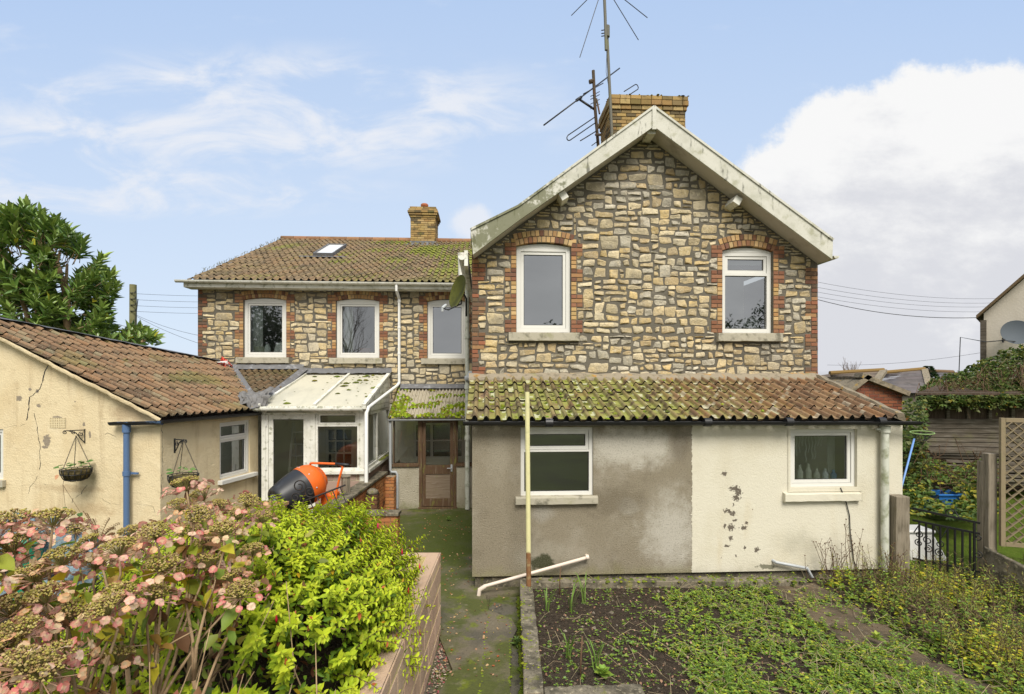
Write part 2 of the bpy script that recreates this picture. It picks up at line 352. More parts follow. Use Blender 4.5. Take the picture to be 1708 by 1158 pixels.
def stone(mb, rd, xa, xb, za, zb, y, colf, T=None):
    g = rd.uniform(.006, .014); w = xb - xa; h = zb - za; ja = min(.034, .24 * min(w, h))
    cs = [(xa + g + rd.uniform(-.4, 1) * ja, za + g + rd.uniform(-.4, 1) * ja), (xb - g - rd.uniform(-.4, 1) * ja, za + g + rd.uniform(-.4, 1) * ja),
          (xb - g - rd.uniform(-.4, 1) * ja, zb - g - rd.uniform(-.4, 1) * ja), (xa + g + rd.uniform(-.4, 1) * ja, zb - g - rd.uniform(-.4, 1) * ja)]
    n = 6; out = rd.uniform(.007, .019); col = colf(rd, (xa + xb) / 2, (za + zb) / 2, w * h); rnd = rd.uniform(.04, .20); ph = rd.uniform(0, 99)
    tx = rd.uniform(-.012, .012); tz = rd.uniform(-.012, .012)
    us = [0, .14, .38, .65, .87, 1]; vs = []
    for b in us:
        for a in us:
            A, B = a * 2 - 1, b * 2 - 1
            k = 1 - rnd * (abs(A) * abs(B)) ** 4 * .55            # rounded corners
            A2, B2 = A * k, B * k; a2, b2 = (A2 + 1) / 2, (B2 + 1) / 2
            px = (cs[0][0] * (1 - a2) + cs[1][0] * a2) * (1 - b2) + (cs[3][0] * (1 - a2) + cs[2][0] * a2) * b2
            pz = (cs[0][1] * (1 - a2) + cs[1][1] * a2) * (1 - b2) + (cs[3][1] * (1 - a2) + cs[2][1] * a2) * b2
            nz = mnoise.noise(Vector((px * 9, pz * 9, ph)))
            edge = 1 if (a in (0, 1) or b in (0, 1)) else 0
            if edge: px += nz * .02; pz += mnoise.noise(Vector((px * 11, pz * 11, ph + 7))) * .018
            o = (0.0 if edge else out * (1 + .7 * nz) + tx * A + tz * B) if not edge else out * .42
            vs.append((px, y - o, pz))
    m = len(vs)
    ring = [i for i in range(n)] + [n * i + n - 1 for i in range(1, n)] + [n * n - 2 - i for i in range(n - 1)] + [n * (n - 2 - i) for i in range(n - 2)]
    vs += [(vs[i][0], y + .01, vs[i][2]) for i in ring]
    fs = [(j * n + i, j * n + i + 1, (j + 1) * n + i + 1, (j + 1) * n + i) for j in range(n - 1) for i in range(n - 1)]
    L = len(ring); fs += [(ring[i], m + i, m + (i + 1) % L, ring[(i + 1) % L]) for i in range(L)]
    mb.add(vs, fs, col)

TF = lambda y: (lambda u, z, o: (u, y - o, z))
def courses(mb, T, u0, u1, z0, z1, pal, bl=.215, bh=.065, m=.010, ragged=None, out=.008, hdr=False, seed=None):
    """a patch of brickwork; ragged(k) gives u-limits per course"""
    k = 0; z = z0
    while z < z1 - .02:
        a, b = (u0, u1) if not ragged else ragged(k); L = bl if not hdr else bl / 2
        st = a - (L / 2 if k % 2 else 0); u = st
        while u < b - .012:
            e = min(u + L, b) - m / 2; s_ = max(u, a) + m / 2
            if e - s_ > .012:
                zt = min(z + bh, z1)
                mb.brick([(s_, z + random.uniform(0, .003)), (e, z + random.uniform(0, .003)), (e, zt), (s_, zt)], T, out + random.uniform(-.003, .003), -.05, jit(random.choice(pal)))
            u += L
        z += bh + m; k += 1
def surround(mb, x0, x1, z0, zs, rise, y, wide=.21, slim=.10, ring=(.11, .11), pal=BRK, z_bot=None, rest=None):
    """block-bonded brick jambs and a two-ring segmental arch"""
    T = TF(y); bh, m = .065, .010
    for side in (-1, 1):
        k = 0; z = z_bot if z_bot is not None else z0
        while z < zs + .10:
            big = (k // 3) % 2 == 0; wd = wide if big else slim
            a, b = (x0 - wd, x0) if side < 0 else (x1, x1 + wd)
            cuts = [a, b] if (not big or k % 2) else ([a, b - slim, b] if side < 0 else [a, a + slim, b])
            if big and k % 2 == 0 and k % 3 == 1: cuts = [a, b]
            fam = BRK[:1] + BRK[1:2] + BRK[4:5] + BRK[5:6] if big else [(.45, .29, .125), (.40, .22, .09), (.50, .34, .17), (.47, .31, .14)]
            for i in range(len(cuts) - 1):
                mb.brick([(cuts[i] + m / 2, z), (cuts[i + 1] - m / 2, z), (cuts[i + 1] - m / 2, z + bh), (cuts[i] + m / 2, z + bh)], T, .012 + random.uniform(-.003, .003), -.1, jit(random.choice(fam)))
            z += bh + m; k += 1
    hw = (x1 - x0) / 2; cx = (x0 + x1) / 2; Rr = (hw * hw + rise * rise) / (2 * rise); cz = zs + rise - Rr
    r = Rr
    for q, th in enumerate(ring):
        a = math.asin(min(1, (hw + .012) / Rr)) ; n = max(6, int(round(2 * a * (r + th / 2) / .078)))
        for i in range(n):
            a0 = -a + 2 * a * i / n + .005 / r; a1 = -a + 2 * a * (i + 1) / n - .005 / r
            pts = [(cx + math.sin(a0) * (r + .004), cz + math.cos(a0) * (r + .004)), (cx + math.sin(a1) * (r + .004), cz + math.cos(a1) * (r + .004)),
                   (cx + math.sin(a1) * (r + th - .006), cz + math.cos(a1) * (r + th - .006)), (cx + math.sin(a0) * (r + th - .006), cz + math.cos(a0) * (r + th - .006))]
            pts = [pts[1], pts[0], pts[3], pts[2]][::-1]
            mb.brick(pts, T, .014 + random.uniform(-.003, .003), -.1, jit(random.choice(BRK[1:6] + [BRK[3], BRK[2], (.50, .34, .17), (.47, .31, .14)])))
        r += th
    return zs + rise + sum(ring)
def in_surround(x, z, x0, x1, z0, zs, rise, ringt, wide=.21, slim=.10, pad=.01):
    hw = (x1 - x0) / 2; cx = (x0 + x1) / 2
    if x0 <= x <= x1 and z0 <= z <= zs + rise: return True
    k = int((z - z0) / .075); wd = wide if (k // 3) % 2 == 0 else slim
    if z0 <= z < zs + .12 and (x0 - wd - pad < x < x1 + wd + pad): return True
    Rr = (hw * hw + rise * rise) / (2 * rise); cz = zs + rise - Rr
    return abs(x - cx) < hw + .1 and z > zs and math.hypot(x - cx, z - cz) < Rr + ringt + pad

def window(parent, x0, x1, z0, z1, y, cells, fw=.055, sash=.045, rise=0, mat=None, gl=None, rot=None, name='window', label=None, depth=.07):
    """cells: (u0,u1,v0,v1, has_sash) fractions of the inner field. rot: maps (x,y,z) elsewhere (a window in a side wall)"""
    mat = mat or m_upvc; gl = gl or m_glass; f = MB((.8, .8, .8)); X = rot or (lambda p: p)
    ix0, ix1, iz0, iz1 = x0 + fw, x1 - fw, z0 + fw, z1 - fw; W, H = ix1 - ix0, iz1 - iz0
    hs = [(ix0 + a * W, ix0 + b * W, iz0 + c * H, iz0 + e * H) for a, b, c, e, s_ in cells]
    f.wall(x0, x1, z0, z1, hs, y, depth)
    for a, b in (((x0, z0), (x0, z1)), ((x0, z1), (x1, z1)), ((x1, z1), (x1, z0)), ((x1, z0), (x0, z0))):
        f.quad((a[0], y, a[1]), (b[0], y, b[1]), (b[0], y + depth, b[1]), (a[0], y + depth, a[1]))
    pn = []
    for h, c in zip(hs, cells):
        if c[4]:
            e = .004; a = (h[0] + e, h[1] - e, h[2] + e, h[3] - e); q = (a[0] + sash, a[1] - sash, a[2] + sash, a[3] - sash)
            f.wall(a[0], a[1], a[2], a[3], [q], y + .016, depth - .02); pn.append(q)
        else: pn.append(h)
    if rise:
        hw = (x1 - x0) / 2; cx = (x0 + x1) / 2; Rr = (hw * hw + rise * rise) / (2 * rise); N = 12
        for i in range(N):
            xa = x0 + (x1 - x0) * i / N; xb = x0 + (x1 - x0) * (i + 1) / N; fz = lambda q: z1 + rise - Rr + math.sqrt(max(0, Rr * Rr - (q - cx) ** 2))
            f.quad((xa, y - .004, z1 - .01), (xb, y - .004, z1 - .01), (xb, y - .004, fz(xb)), (xa, y - .004, fz(xa)))
        f.quad((x0, y - .004, z1 - .01), (x0, y, z1 - .012), (x1, y, z1 - .012), (x1, y - .004, z1 - .01))
    f.v = [tuple(X(p)) for p in f.v]; o = part(name, f, mat, parent, label=label)
    for q in pn:
        g = MB(); yy = y + .045; g.v = []; g.quad(*[X(p) for p in ((q[0], yy, q[2]), (q[1], yy, q[2]), (q[1], yy, q[3]), (q[0], yy, q[3]))]); part('pane', g, gl, o)
    for q in pn:
        g = MB(); e = .010; yy = y + .040; X2 = lambda a, b: X((a, yy, b)); A_, B_ = [(q[0], q[2]), (q[1], q[2]), (q[1], q[3]), (q[0], q[3])], [(q[0] + e, q[2] + e), (q[1] - e, q[2] + e), (q[1] - e, q[3] - e), (q[0] + e, q[3] - e)]
        for i in range(4): g.quad(X2(*A_[i]), X2(*A_[(i + 1) % 4]), X2(*B_[(i + 1) % 4]), X2(*B_[i]))
        part('seal', g, m_dark, o)
    return o
def sill(parent, x0, x1, z0, z1, y, out, mat=None, under=.05):
    s_ = MB(); n = 10
    vs = []
    for i in range(n + 1):
        x = x0 + (x1 - x0) * i / n; q = lambda: random.uniform(-.004, .004)
        vs += [(x, y + under, z1 + .015), (x, y - out, z1 + q() - .006), (x, y - out + q(), z0 + q()), (x, y + under, z0)]
    fs = [(4 * i + k, 4 * i + (k + 1) % 4, 4 * i + 4 + (k + 1) % 4, 4 * i + 4 + k) for i in range(n) for k in range(4)] + [(0, 1, 2, 3), (4 * n + 3, 4 * n + 2, 4 * n + 1, 4 * n)]
    s_.add(vs, fs); return part('sill', s_, mat or m_sill, parent, bev=.006)
def curtain(parent, x0, x1, z0, z1, y, n=26, amp=.02):
    c = MB(); vs = []
    for i in range(n + 1):
        x = x0 + (x1 - x0) * i / n; yy = y + amp * math.sin(i * 1.45) + random.uniform(-.004, .004); vs += [(x, yy, z0), (x, yy, z1)]
    c.add(vs, [(2 * i, 2 * i + 2, 2 * i + 3, 2 * i + 1) for i in range(n)]); return part('curtain', c, m_curtain, parent, smooth=True)

PROF = [(0, .012), (.06, .003), (.18, 0), (.40, 0), (.52, .004), (.57, .020), (.64, .042), (.74, .053), (.84, .046), (.92, .030), (1.0, .010)]
def tiles(mb, T, u0, nu, tw, rows, tl, colf, v0=0.0, lift=.022, sub=1, hs=1.0, jt=.013):
    for r in range(rows):
        for i in range(nu):
            va = v0 + r * tl; vb = va + tl * 1.03 + random.uniform(-jt, jt); ub = u0 + i * tw; du = random.uniform(-.004, .004); dh = random.uniform(-.006, .009); rnd = random.random()
            tilt = random.uniform(-.006, .006); n = len(PROF); vs = []
            for k in range(sub + 1):
                q = k / sub; v = va + (vb - va) * q
                for (a, h) in PROF: vs.append(T(ub + a * tw + du, v, h * hs + dh + lift * q + tilt * (a - .5) + .004))
            b = len(vs)
            for (a, h) in PROF: vs.append(T(ub + a * tw + du, vb, h * hs + dh + lift + tilt * (a - .5) - .022))
            fs, cols = [], []
            for k in range(sub):
                for a in range(n - 1):
                    fs.append((k * n + a, k * n + a + 1, (k + 1) * n + a + 1, (k + 1) * n + a))
                    cols.append(colf(ub + (PROF[a][0] + .05) * tw, va + (k + .5) / sub * tl, PROF[a][1] > .015 or PROF[a + 1][1] > .03, rnd, q))
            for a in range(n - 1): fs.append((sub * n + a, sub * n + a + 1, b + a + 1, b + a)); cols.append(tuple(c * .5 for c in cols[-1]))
            base = len(mb.v); mb.v.extend([tuple(p) for p in vs])
            for f, c in zip(fs, cols): mb.f.append(tuple(base + j for j in f)); mb.c.append(c)
def slopeT(dtop, ztop, p):
    c, s_ = math.cos(p), math.sin(p); return lambda u, v, h: (u, dtop - v * c - h * s_, ztop - v * s_ + h * c)
def lerp(a, b, f): return tuple(x + (y - x) * f for x, y in zip(a, b))
def sstep(a, b, x): q = min(1, max(0, (x - a) / (b - a))); return q * q * (3 - 2 * q)
TC = [(.25, .165, .095), (.21, .135, .08), (.28, .19, .11), (.18, .12, .075), (.15, .105, .068), (.25, .145, .075), (.22, .16, .10)]
MOSS = (.13, .17, .02)
def moss_blob(mb, c, r, h, nrm=(0, 0, 1), col=MOSS, rd=random):
    n = Vector(nrm).normalized(); u = n.orthogonal().normalized(); v = n.cross(u); c = Vector(c); a0 = rd.uniform(0, 6); vs = [c + n * h * rd.uniform(.85, 1.15)]; S = 7
    for ring, (q, k) in enumerate(((.5, .8), (1.0, 0.0))):
        for i in range(S):
            a = a0 + 2 * math.pi * i / S; rr = r * q * rd.uniform(.72, 1.25); vs.append(c + (u * math.cos(a) + v * math.sin(a)) * rr + n * h * k * rd.uniform(.8, 1.1))
    fs = [(0, 1 + i, 1 + (i + 1) % S) for i in range(S)] + [(1 + i, 1 + S + i, 1 + S + (i + 1) % S, 1 + (i + 1) % S) for i in range(S)]
    mb.add(vs, fs, jit(col, .35, .15))
m_moss = M('moss', 'attr', 1.0, .05, [dict(col=(.05, .055, .012), s=30, lo=.5, hi=.75, a=.6), dict(col=(.24, .26, .03), s=18, lo=.58, hi=.75, a=.5)], [(70, .012, 'noise')])
def gutter(mb, a, b, r=.06, up=(0, 0, 1), seg=8):
    """half-round gutter open to the sky between two points"""
    a = Vector(a); b = Vector(b); d = (b - a).normalized(); s_ = d.cross(Vector(up)).normalized(); u = s_.cross(d); vs = []
    for p in (a, b):
        for rr in (r, r - .006):
            for k in range(seg + 1):
                t_ = math.pi * k / seg; vs.append(p + s_ * math.cos(t_) * rr - u * math.sin(t_) * rr)
    n = seg + 1; fs = [(k, k + 1, 2 * n + k + 1, 2 * n + k) for k in range(seg)] + [(n + k, 3 * n + k, 3 * n + k + 1, n + k + 1) for k in range(seg)]
    fs += [(0, 2 * n, 3 * n, n), (seg, n + seg, 3 * n + seg, 2 * n + seg), tuple(range(0, n)), tuple(range(3 * n - 1, 2 * n - 1, -1))]
    mb.add(vs, fs)

# ================================================================== the gabled stone house
gh = thing('stone_house', 'tall gabled rubble stone house with white barge boards and big brick chimney', 'house', HF, (0, 0, 0))
GW = 6.245
P = lambda px, py: HF.d(px, py, -.36)
tl_ = [P(1089.5, 182), P(864, 347), P(785, 386)]; bl_ = [P(1089.5, 213), P(864, 370), P(789, 426)]
tr_ = [P(1089.5, 182), P(1387, 403)]; br_ = [P(1089.5, 213), P(1386, 434)]
AX = tl_[0][0]
for tp, bt in ((tl_, bl_), (tr_, br_)):
    b_ = MB(); b_.extrude(list(tp) + list(bt)[::-1], -.40, -.362); part('barge_board', b_, m_barge, gh, bev=.004)
    cp = MB()
    for i in range(len(tp) - 1): cp.bar((tp[i][0], -.385, tp[i][1] + .018), (tp[i + 1][0], -.385, tp[i + 1][1] + .018), .07, .035)
    part('verge_capping', cp, m_barge, gh)
fin = MB(); fin.box(AX - .035, AX + .035, -.425, -.401, P(1090, 217)[1] - .02, tl_[0][1] - .01); part('apex_cover_strip', fin, m_barge, gh, bev=.004)
# the roof: two slopes laid from the verge back
rf = MB((.2, .11, .07))
for tp, sg in ((tl_, -1), (tr_, 1)):
    up_ = [(x, z - .005) for x, z in tp]; lo_ = [(x, z - .10) for x, z in tp]; rf.extrude(up_ + lo_[::-1], -.355, 8.5)
part('roof', rf, m_tile, gh)
sf = MB()
for bt in (bl_, br_): sf.extrude([(x, z + .045) for x, z in bt] + [(x, z + .02) for x, z in bt][::-1], -.36, .12)
part('soffit', sf, M('soffit_boards', (.50, .47, .42), .7, .2, [dict(col=(.16, .14, .11), s=2.5, lo=.5, hi=.75, a=.6)]), gh)
# wall openings
g1 = (HF.d(861.5, 554, 0)[0], HF.d(952.3, 554, 0)[0], HF.d(900, 554.5, 0)[1], HF.d(900, 411, 0)[1], .065)
g2 = (HF.d(1205, 555, 0)[0], HF.d(1289.5, 555, 0)[0], HF.d(1245, 555.5, 0)[1], HF.d(1245, 419, 0)[1], .085)
def rakeclip(bt, sg):
    a, b = bt[0], bt[-1]; dx, dz = b[0] - a[0], b[1] - a[1]; l = math.hypot(dx, dz); nx, nz = -dz / l, dx / l
    if nz < 0: nx, nz = -nx, -nz
    return ((a[0] + nx * .03, a[1] + nz * .03), (nx, nz))
clips = [rakeclip(bl_, -1), rakeclip(br_, 1)]
wl = MB((.135, .118, .095))
wl.wall(0, GW, 0, 8, [(g[0], g[1], g[2], g[3] + g[4]) for g in (g1, g2)], 0.0, .16, clips)
for x in (0.0, GW): wl.quad((x, 0, 0), (x, 8, 0), (x, 8, 5.15), (x, 0, 5.15))
wl.quad((0, 8, 0), (GW, 8, 0), (GW, 8, 5.1), (0, 8, 5.1)); part('wall', wl, m_mortar, gh)
def gcol(rd, x, z, ar):
    gy = .26 + .50 * mnoise.noise(Vector((x * .7, z * .9, 3))) + (.25 if z > 6 else 0)
    c = rd.choice(GRY) if rd.random() < gy else rd.choice(TAN)
    if ar > .05: c = lerp(c, (.45, .36, .2), .5)
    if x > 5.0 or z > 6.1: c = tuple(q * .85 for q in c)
    k = rd.uniform(.82, 1.12); return tuple(q * k for q in c)
def quoin_block(x, z, side):
    k = int((z - 2.9) / .075); wd = .24 if (k // 4) % 2 == 0 else .125
    return x < wd if side < 0 else x > GW - wd
def gblk(x, z):
    if quoin_block(x, z, -1) or quoin_block(x, z, 1): return True
    for g, rt in ((g1, .22), (g2, .22)):
        if in_surround(x, z, g[0], g[1], g[2], g[3], g[4], rt): return True
        if g[0] - .14 < x < g[1] + .14 and g[2] - .17 < z <= g[2] + .02: return True
    return any((x - p[0]) * n[0] + (z - p[1]) * n[1] > -.03 for p, n in clips)
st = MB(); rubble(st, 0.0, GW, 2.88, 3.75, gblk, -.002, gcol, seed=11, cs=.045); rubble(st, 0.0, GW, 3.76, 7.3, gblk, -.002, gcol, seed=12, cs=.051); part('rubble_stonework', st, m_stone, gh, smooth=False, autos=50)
q_ = MB()
courses(q_, TF(0), 0, .24, 2.88, 5.12, BRK[:1] + DKB + BRK[4:6], ragged=lambda k: (0, .24 if (k // 4) % 2 == 0 else .125), out=.012)
part('brick_quoins', q_, m_brick, gh); q_ = MB()
courses(q_, TF(0), GW - .24, GW, 2.88, 5.0, BRK[:2] + DKB + BRK[4:6], ragged=lambda k: (GW - (.24 if (k // 4) % 2 == 0 else .125), GW), out=.012)
part('brick_quoins', q_, m_brick, gh)
for g, cells, sl in ((g1, [(0, 1, 0, 1, True)], (848.5, 967)), (g2, [(0, 1, 0, .73, False), (0, 1, .765, 1, True)], (1198.5, 1306))):
    sb = MB(); surround(sb, g[0], g[1], g[2], g[3], g[4], 0.0); part('brick_surround', sb, m_brick, gh)
    wn = window(gh, g[0] + .004, g[1] - .004, g[2] + .004, g[3], .065, cells, fw=.075, sash=.05, rise=g[4] - .01, gl=m_glassR)
    sill(wn, HF.d(sl[0], 560, -.09)[0], HF.d(sl[1], 560, -.09)[0], g[2] - .155, g[2] - .01, 0.0, .09)
    rm = MB((.1, .1, .1)); rm.wall(g[0] - .6, g[1] + .6, g[2] - .7, g[3] + .5, [], 2.2, 0)
    part('inner_wall', rm, m_plaster, gh)
# a blind half down in the right window, a card on its sill
bl = MB(); bl.box(g2[0] + .1, g2[1] - .1, .150, .156, g2[3] - .22, g2[3] - .02); part('roller_blind', bl, m_curtain, gh)
cdm = MB(); cdm.box(g2[1] - .45, g2[1] - .17, .20, .205, g2[2] + .03, g2[2] + .30); part('card', cdm, m_curtain, gh)
# purlin ends under the overhang
for (px, py, s_, ln) in ((940, 326, .13, .30), (1231, 334, .13, .30), (1381, 420, .10, .22)):
    x, z = HF.d(px, py, -.30); pe = MB(); sg = -1 if px < 1090 else 1
    pe.bar((x, -.30, z), (x - sg * .02, .1, z), s_, s_ * 1.05, up=(sg * .6, 0, 1)); part('purlin_end', pe, m_oldwhite, gh, bev=.006)
x, z = HF.d(1086, 222, -.30); pe = MB(); pe.box(x - .07, x + .07, -.33, .1, z - .03, z + .12); part('purlin_end', pe, m_oldwhite, gh)
eg = MB(); gutter(eg, (-.16, -.34, 5.02), (-.16, 3.6, 5.05), .065); eg.box(-.12, -.06, -.33, 3.6, 4.86, 5.12)
part('gutter', eg, m_oldwhite, gh); eg = MB(); gutter(eg, (GW + .14, 3.6, 5.14), (GW + .14, -.30, 5.12), .05); part('gutter', eg, m_oldwhite, gh)
# the chimney: front and sides in real bricks, a projecting crown
cx0, cz0 = HF.d(1020, 235, 2.0); cx1, cz1 = HF.d(1143, 163, 2.0); cdp = 1.0; czb = 6.2; ctop = cz1
ch = MB((.2, .15, .07)); ch.box(cx0 + .008, cx1 - .008, 2.008, 2.0 + cdp, czb, ctop - .02)
courses(ch, TF(2.0), cx0, cx1, czb, ctop - .30, YEL); courses(ch, lambda u, z, o: (cx0 - o, 2.0 + cdp - u, z), 0, cdp, czb, ctop - .30, YEL); courses(ch, lambda u, z, o: (cx1 + o, 2.0 + u, z), 0, cdp, czb, ctop - .30, YEL)
for (oz, h_, o) in ((-.30, .09, .03), (-.205, .11, .06), (-.085, .085, .05)):
    courses(ch, TF(2.0), cx0 - o, cx1 + o, ctop + oz, ctop + oz + h_, YEL[1:5] + [(.2, .15, .06)], bh=h_, out=o, bl=.23)
    courses(ch, lambda u, z, q, o=o: (cx0 - q, 2.0 + cdp - u, z), -o, cdp + o, ctop + oz, ctop + oz + h_, YEL[1:5], bh=h_, out=o, bl=.23)
ch.box(cx0 - .03, cx1 + .03, 1.97, 2.03 + cdp, ctop - .012, ctop + .01, (.2, .17, .06))
chm = part('chimney', ch, M('yellow_chimney_brick', 'attr', .9, .15, [dict(col=(.05, .045, .03), s=6, lo=.5, hi=.72, a=.65), dict(col=(.20, .20, .04), s=3, lo=.58, hi=.75, a=.6)], [(45, .004, 'noise')]), gh)
cm = MB()
for k in range(60): moss_blob(cm, (random.uniform(cx0 - .05, cx1 + .05), random.uniform(1.94, 2.4), ctop + .01), random.uniform(.02, .05), random.uniform(.01, .025), col=(.17, .15, .03))
tag(part('moss', cm, m_moss, chm), kind='stuff')
# soil pipe at the inner corner and rain hopper
sp_ = MB(); xs_ = -.175; ys_ = 2.7
zt = HF.d(778, 462, ys_)[1]
sp_.tube([(xs_, ys_, 0.02), (xs_, ys_, 1.3)], .055, 12); sp_.tube([(xs_, ys_, 1.25), (xs_, ys_, zt)], .05, 12)
for z in (.55, 1.6, 2.75, 3.9): sp_.tube([(xs_, ys_, z), (xs_, ys_, z + .09)], .066, 12)
part('downpipe', sp_, m_oldpipe, gh, smooth=False, autos=40)
hp = MB(); zc = HF.d(771, 440, 3.4)[1]; hp.tube([(-.36, 3.4, zc - .30), (-.33, 3.4, zc - .22), (-.34, 3.4, zc + .25)], [.06, .09, .09], 12); hp.tube([(-.36, 3.4, zc - .28), (-.2, 2.75, zt)], .04, 10)
part('rain_hopper', hp, m_oldwhite, gh, autos=40)
tp = MB(); tp.tube([(xs_ - .02, ys_ - .02, 2.98), (xs_ + .05, ys_ - .06, 3.0), (xs_ + .1, ys_, 3.12)], .08, 12); part('pipe_elbow', tp, m_greypipe, gh, autos=40)

# ================================================================== the lower stone wing on the left
wg = thing('terraced_house', 'lower stone house wing with mossy clay tiled roof and three upper windows', 'house', HF, (-6.83, 4.0, 0))
WD = 4.0; WX0 = HF.d(330, 560, WD)[0]; DE = 3.66
zE = HF.d(540, 470, DE)[1]; DR = 9.2; zR = HF.d(620, 402, DR)[1]; pw = math.atan2(zR - zE, DR - DE); Lw = math.hypot(zR - zE, DR - DE)
zF0 = HF.d(540, 481, DE + .02)[1]
wins = []
for (a, b, t_, cr, bo) in ((406, 477.4, 501, 496.5, 596), (560.5, 632.6, 502.5, 498, 596.8), (712.8, 778, 503.5, 499, 597.8)):
    x0, z0 = HF.d(a, bo, WD); x1, z1 = HF.d(b, t_, WD); wins.append((x0, x1, z0, z1, HF.d(a, cr, WD)[1] - z1))
dz_ = [HF.d(690, 766, WD), HF.d(776, 705, WD)]; cz_ = [HF.d(543, 800, WD), HF.d(590, 712, WD)]
holes = [(g[0], g[1], g[2], g[3] + g[4]) for g in wins]
low_h = [(dz_[0][0], dz_[1][0], dz_[0][1], dz_[1][1]), (cz_[0][0], cz_[1][0], cz_[0][1], cz_[1][1])]
wm = MB((.135, .118, .095)); wm.wall(WX0, 0, 2.0 + .35, zE + .1, [h for h in holes], WD, .16); part('wall', wm, m_mortar, wg)
wlow = MB(); wlow.wall(WX0, 0, 0, 2.35, low_h, WD, .12); wlow.quad((WX0, WD, 0), (WX0, WD, zE), (WX0, 13, zE), (WX0, 13, 0)); wlow.quad((WX0, 13, 0), (WX0, 13, zE), (0, 13, zE), (0, 13, 0))
wlow.quad((WX0, WD, 2.36), (0, WD, 2.36), (0, 12, 2.36), (WX0, 12, 2.36)); part('ground_floor_wall', wlow, m_plaster, wg)
def wcol(rd, x, z, ar):
    c = rd.choice(GRY) if rd.random() < (.12 if z > 3.4 else .3) else rd.choice(TAN + TAN[:2]); c = lerp(c, (.64, .50, .27), .25); k = rd.uniform(.8, 1.12)
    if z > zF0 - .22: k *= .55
    return tuple(q * k for q in c)
def wblk(x, z):
    k = int((z - 2.37) / .075); wd = .23 if (k // 4) % 2 == 0 else .12
    if x < WX0 + wd: return True
    for g in wins:
        if in_surround(x, z, g[0], g[1], g[2], g[3], g[4], .21): return True
        if g[0] - .17 < x < g[1] + .17 and g[2] - .15 < z <= g[2] + .02: return True
    return z > zF0 + .1
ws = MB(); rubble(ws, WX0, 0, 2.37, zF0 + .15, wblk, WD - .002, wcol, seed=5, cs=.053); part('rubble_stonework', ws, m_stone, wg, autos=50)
q_ = MB(); courses(q_, TF(WD), WX0, WX0 + .23, 2.37, zF0, DKB + BRK[:1] + [(.12, .10, .07)], ragged=lambda k: (WX0, WX0 + (.23 if (k // 4) % 2 == 0 else .12)), out=.012); part('brick_quoins', q_, m_brick, wg)
for i, g in enumerate(wins):
    sb = MB(); surround(sb, g[0], g[1], g[2], g[3], g[4], WD, ring=(.105, .105)); part('brick_surround', sb, m_brick, wg)
    wn = window(wg, g[0] + .004, g[1] - .004, g[2] + .004, g[3], WD + .06, [(0, 1, 0, 1, True)], fw=.075, sash=.045, rise=g[4] - .008, gl=m_glass if i < 2 else m_glassR)
    sill(wn, g[0] - .15, g[1] + .09 if i < 2 else g[1] + .03, g[2] - .15, g[2] - .01, WD, .08)
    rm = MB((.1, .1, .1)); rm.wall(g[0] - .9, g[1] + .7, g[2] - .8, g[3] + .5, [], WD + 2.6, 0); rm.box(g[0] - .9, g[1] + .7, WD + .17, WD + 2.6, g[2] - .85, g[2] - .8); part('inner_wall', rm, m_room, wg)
    if i < 2:
        curtain(wg, g[0] + .12, g[0] + .36, g[2] + .05, g[3], WD + .26)
        s2 = MB((.7, .7, .66)); W_ = g[1] - g[0]
        if i == 0:
            s2.lathe([(.0, 0), (.12, 0), (.14, .22), (.0, .22)], 14, Matrix.Translation((g[0] + .27, WD + .3, g[2] + .06)), (.5, .52, .4)); s2.lathe([(0, 0), (.07, 0), (.08, .16), (.04, .28), (0, .28)], 12, Matrix.Translation((g[0] + .46, WD + .3, g[2] + .06)), (.75, .78, .75))
            s2.add([(g[1] - .45, WD + .3, g[2] + .08), (g[1] - .15, WD + .3, g[2] + .1), (g[1] - .18, WD + .35, g[2] + .42), (g[1] - .38, WD + .35, g[2] + .38)], [(0, 1, 2, 3)], (.75, .75, .7))
        else:
            s2.box(g[0] + .12, g[0] + .26, WD + .26, WD + .36, g[2] + .06, g[2] + .24, (.05, .05, .06)); s2.box(g[1] - .55, g[1] - .28, WD + .26, WD + .36, g[2] + .06, g[2] + .26, (.2, .09, .05)); s2.box(g[0] + .3, g[0] + .45, WD + .26, WD + .34, g[2] + .06, g[2] + .14, (.6, .55, .4))
        part('windowsill_ornaments', s2, M('ornament_glaze_%s' % ('pale' if i == 0 else 'brown'), 'attr', .5, .4), wg)
for h in low_h: pass
window(wg, dz_[0][0], dz_[1][0], dz_[0][1], dz_[1][1], WD + .02, [(0, .30, .52, 1, False), (0, .30, 0, .48, False), (.36, .97, .52, 1, False), (.36, .97, 0, .48, False)], fw=.06, gl=m_glassD, label='white framed kitchen window inside the porch')
window(wg, cz_[0][0], cz_[1][0], cz_[0][1], cz_[1][1], WD + .02, [(a / 3 + .02, a / 3 + .31, b / 4 + .02, b / 4 + .23, False) for a in range(3) for b in range(4)], fw=.05, gl=m_glassD, name='glazed_door', label='white small-paned glazed door inside the conservatory')
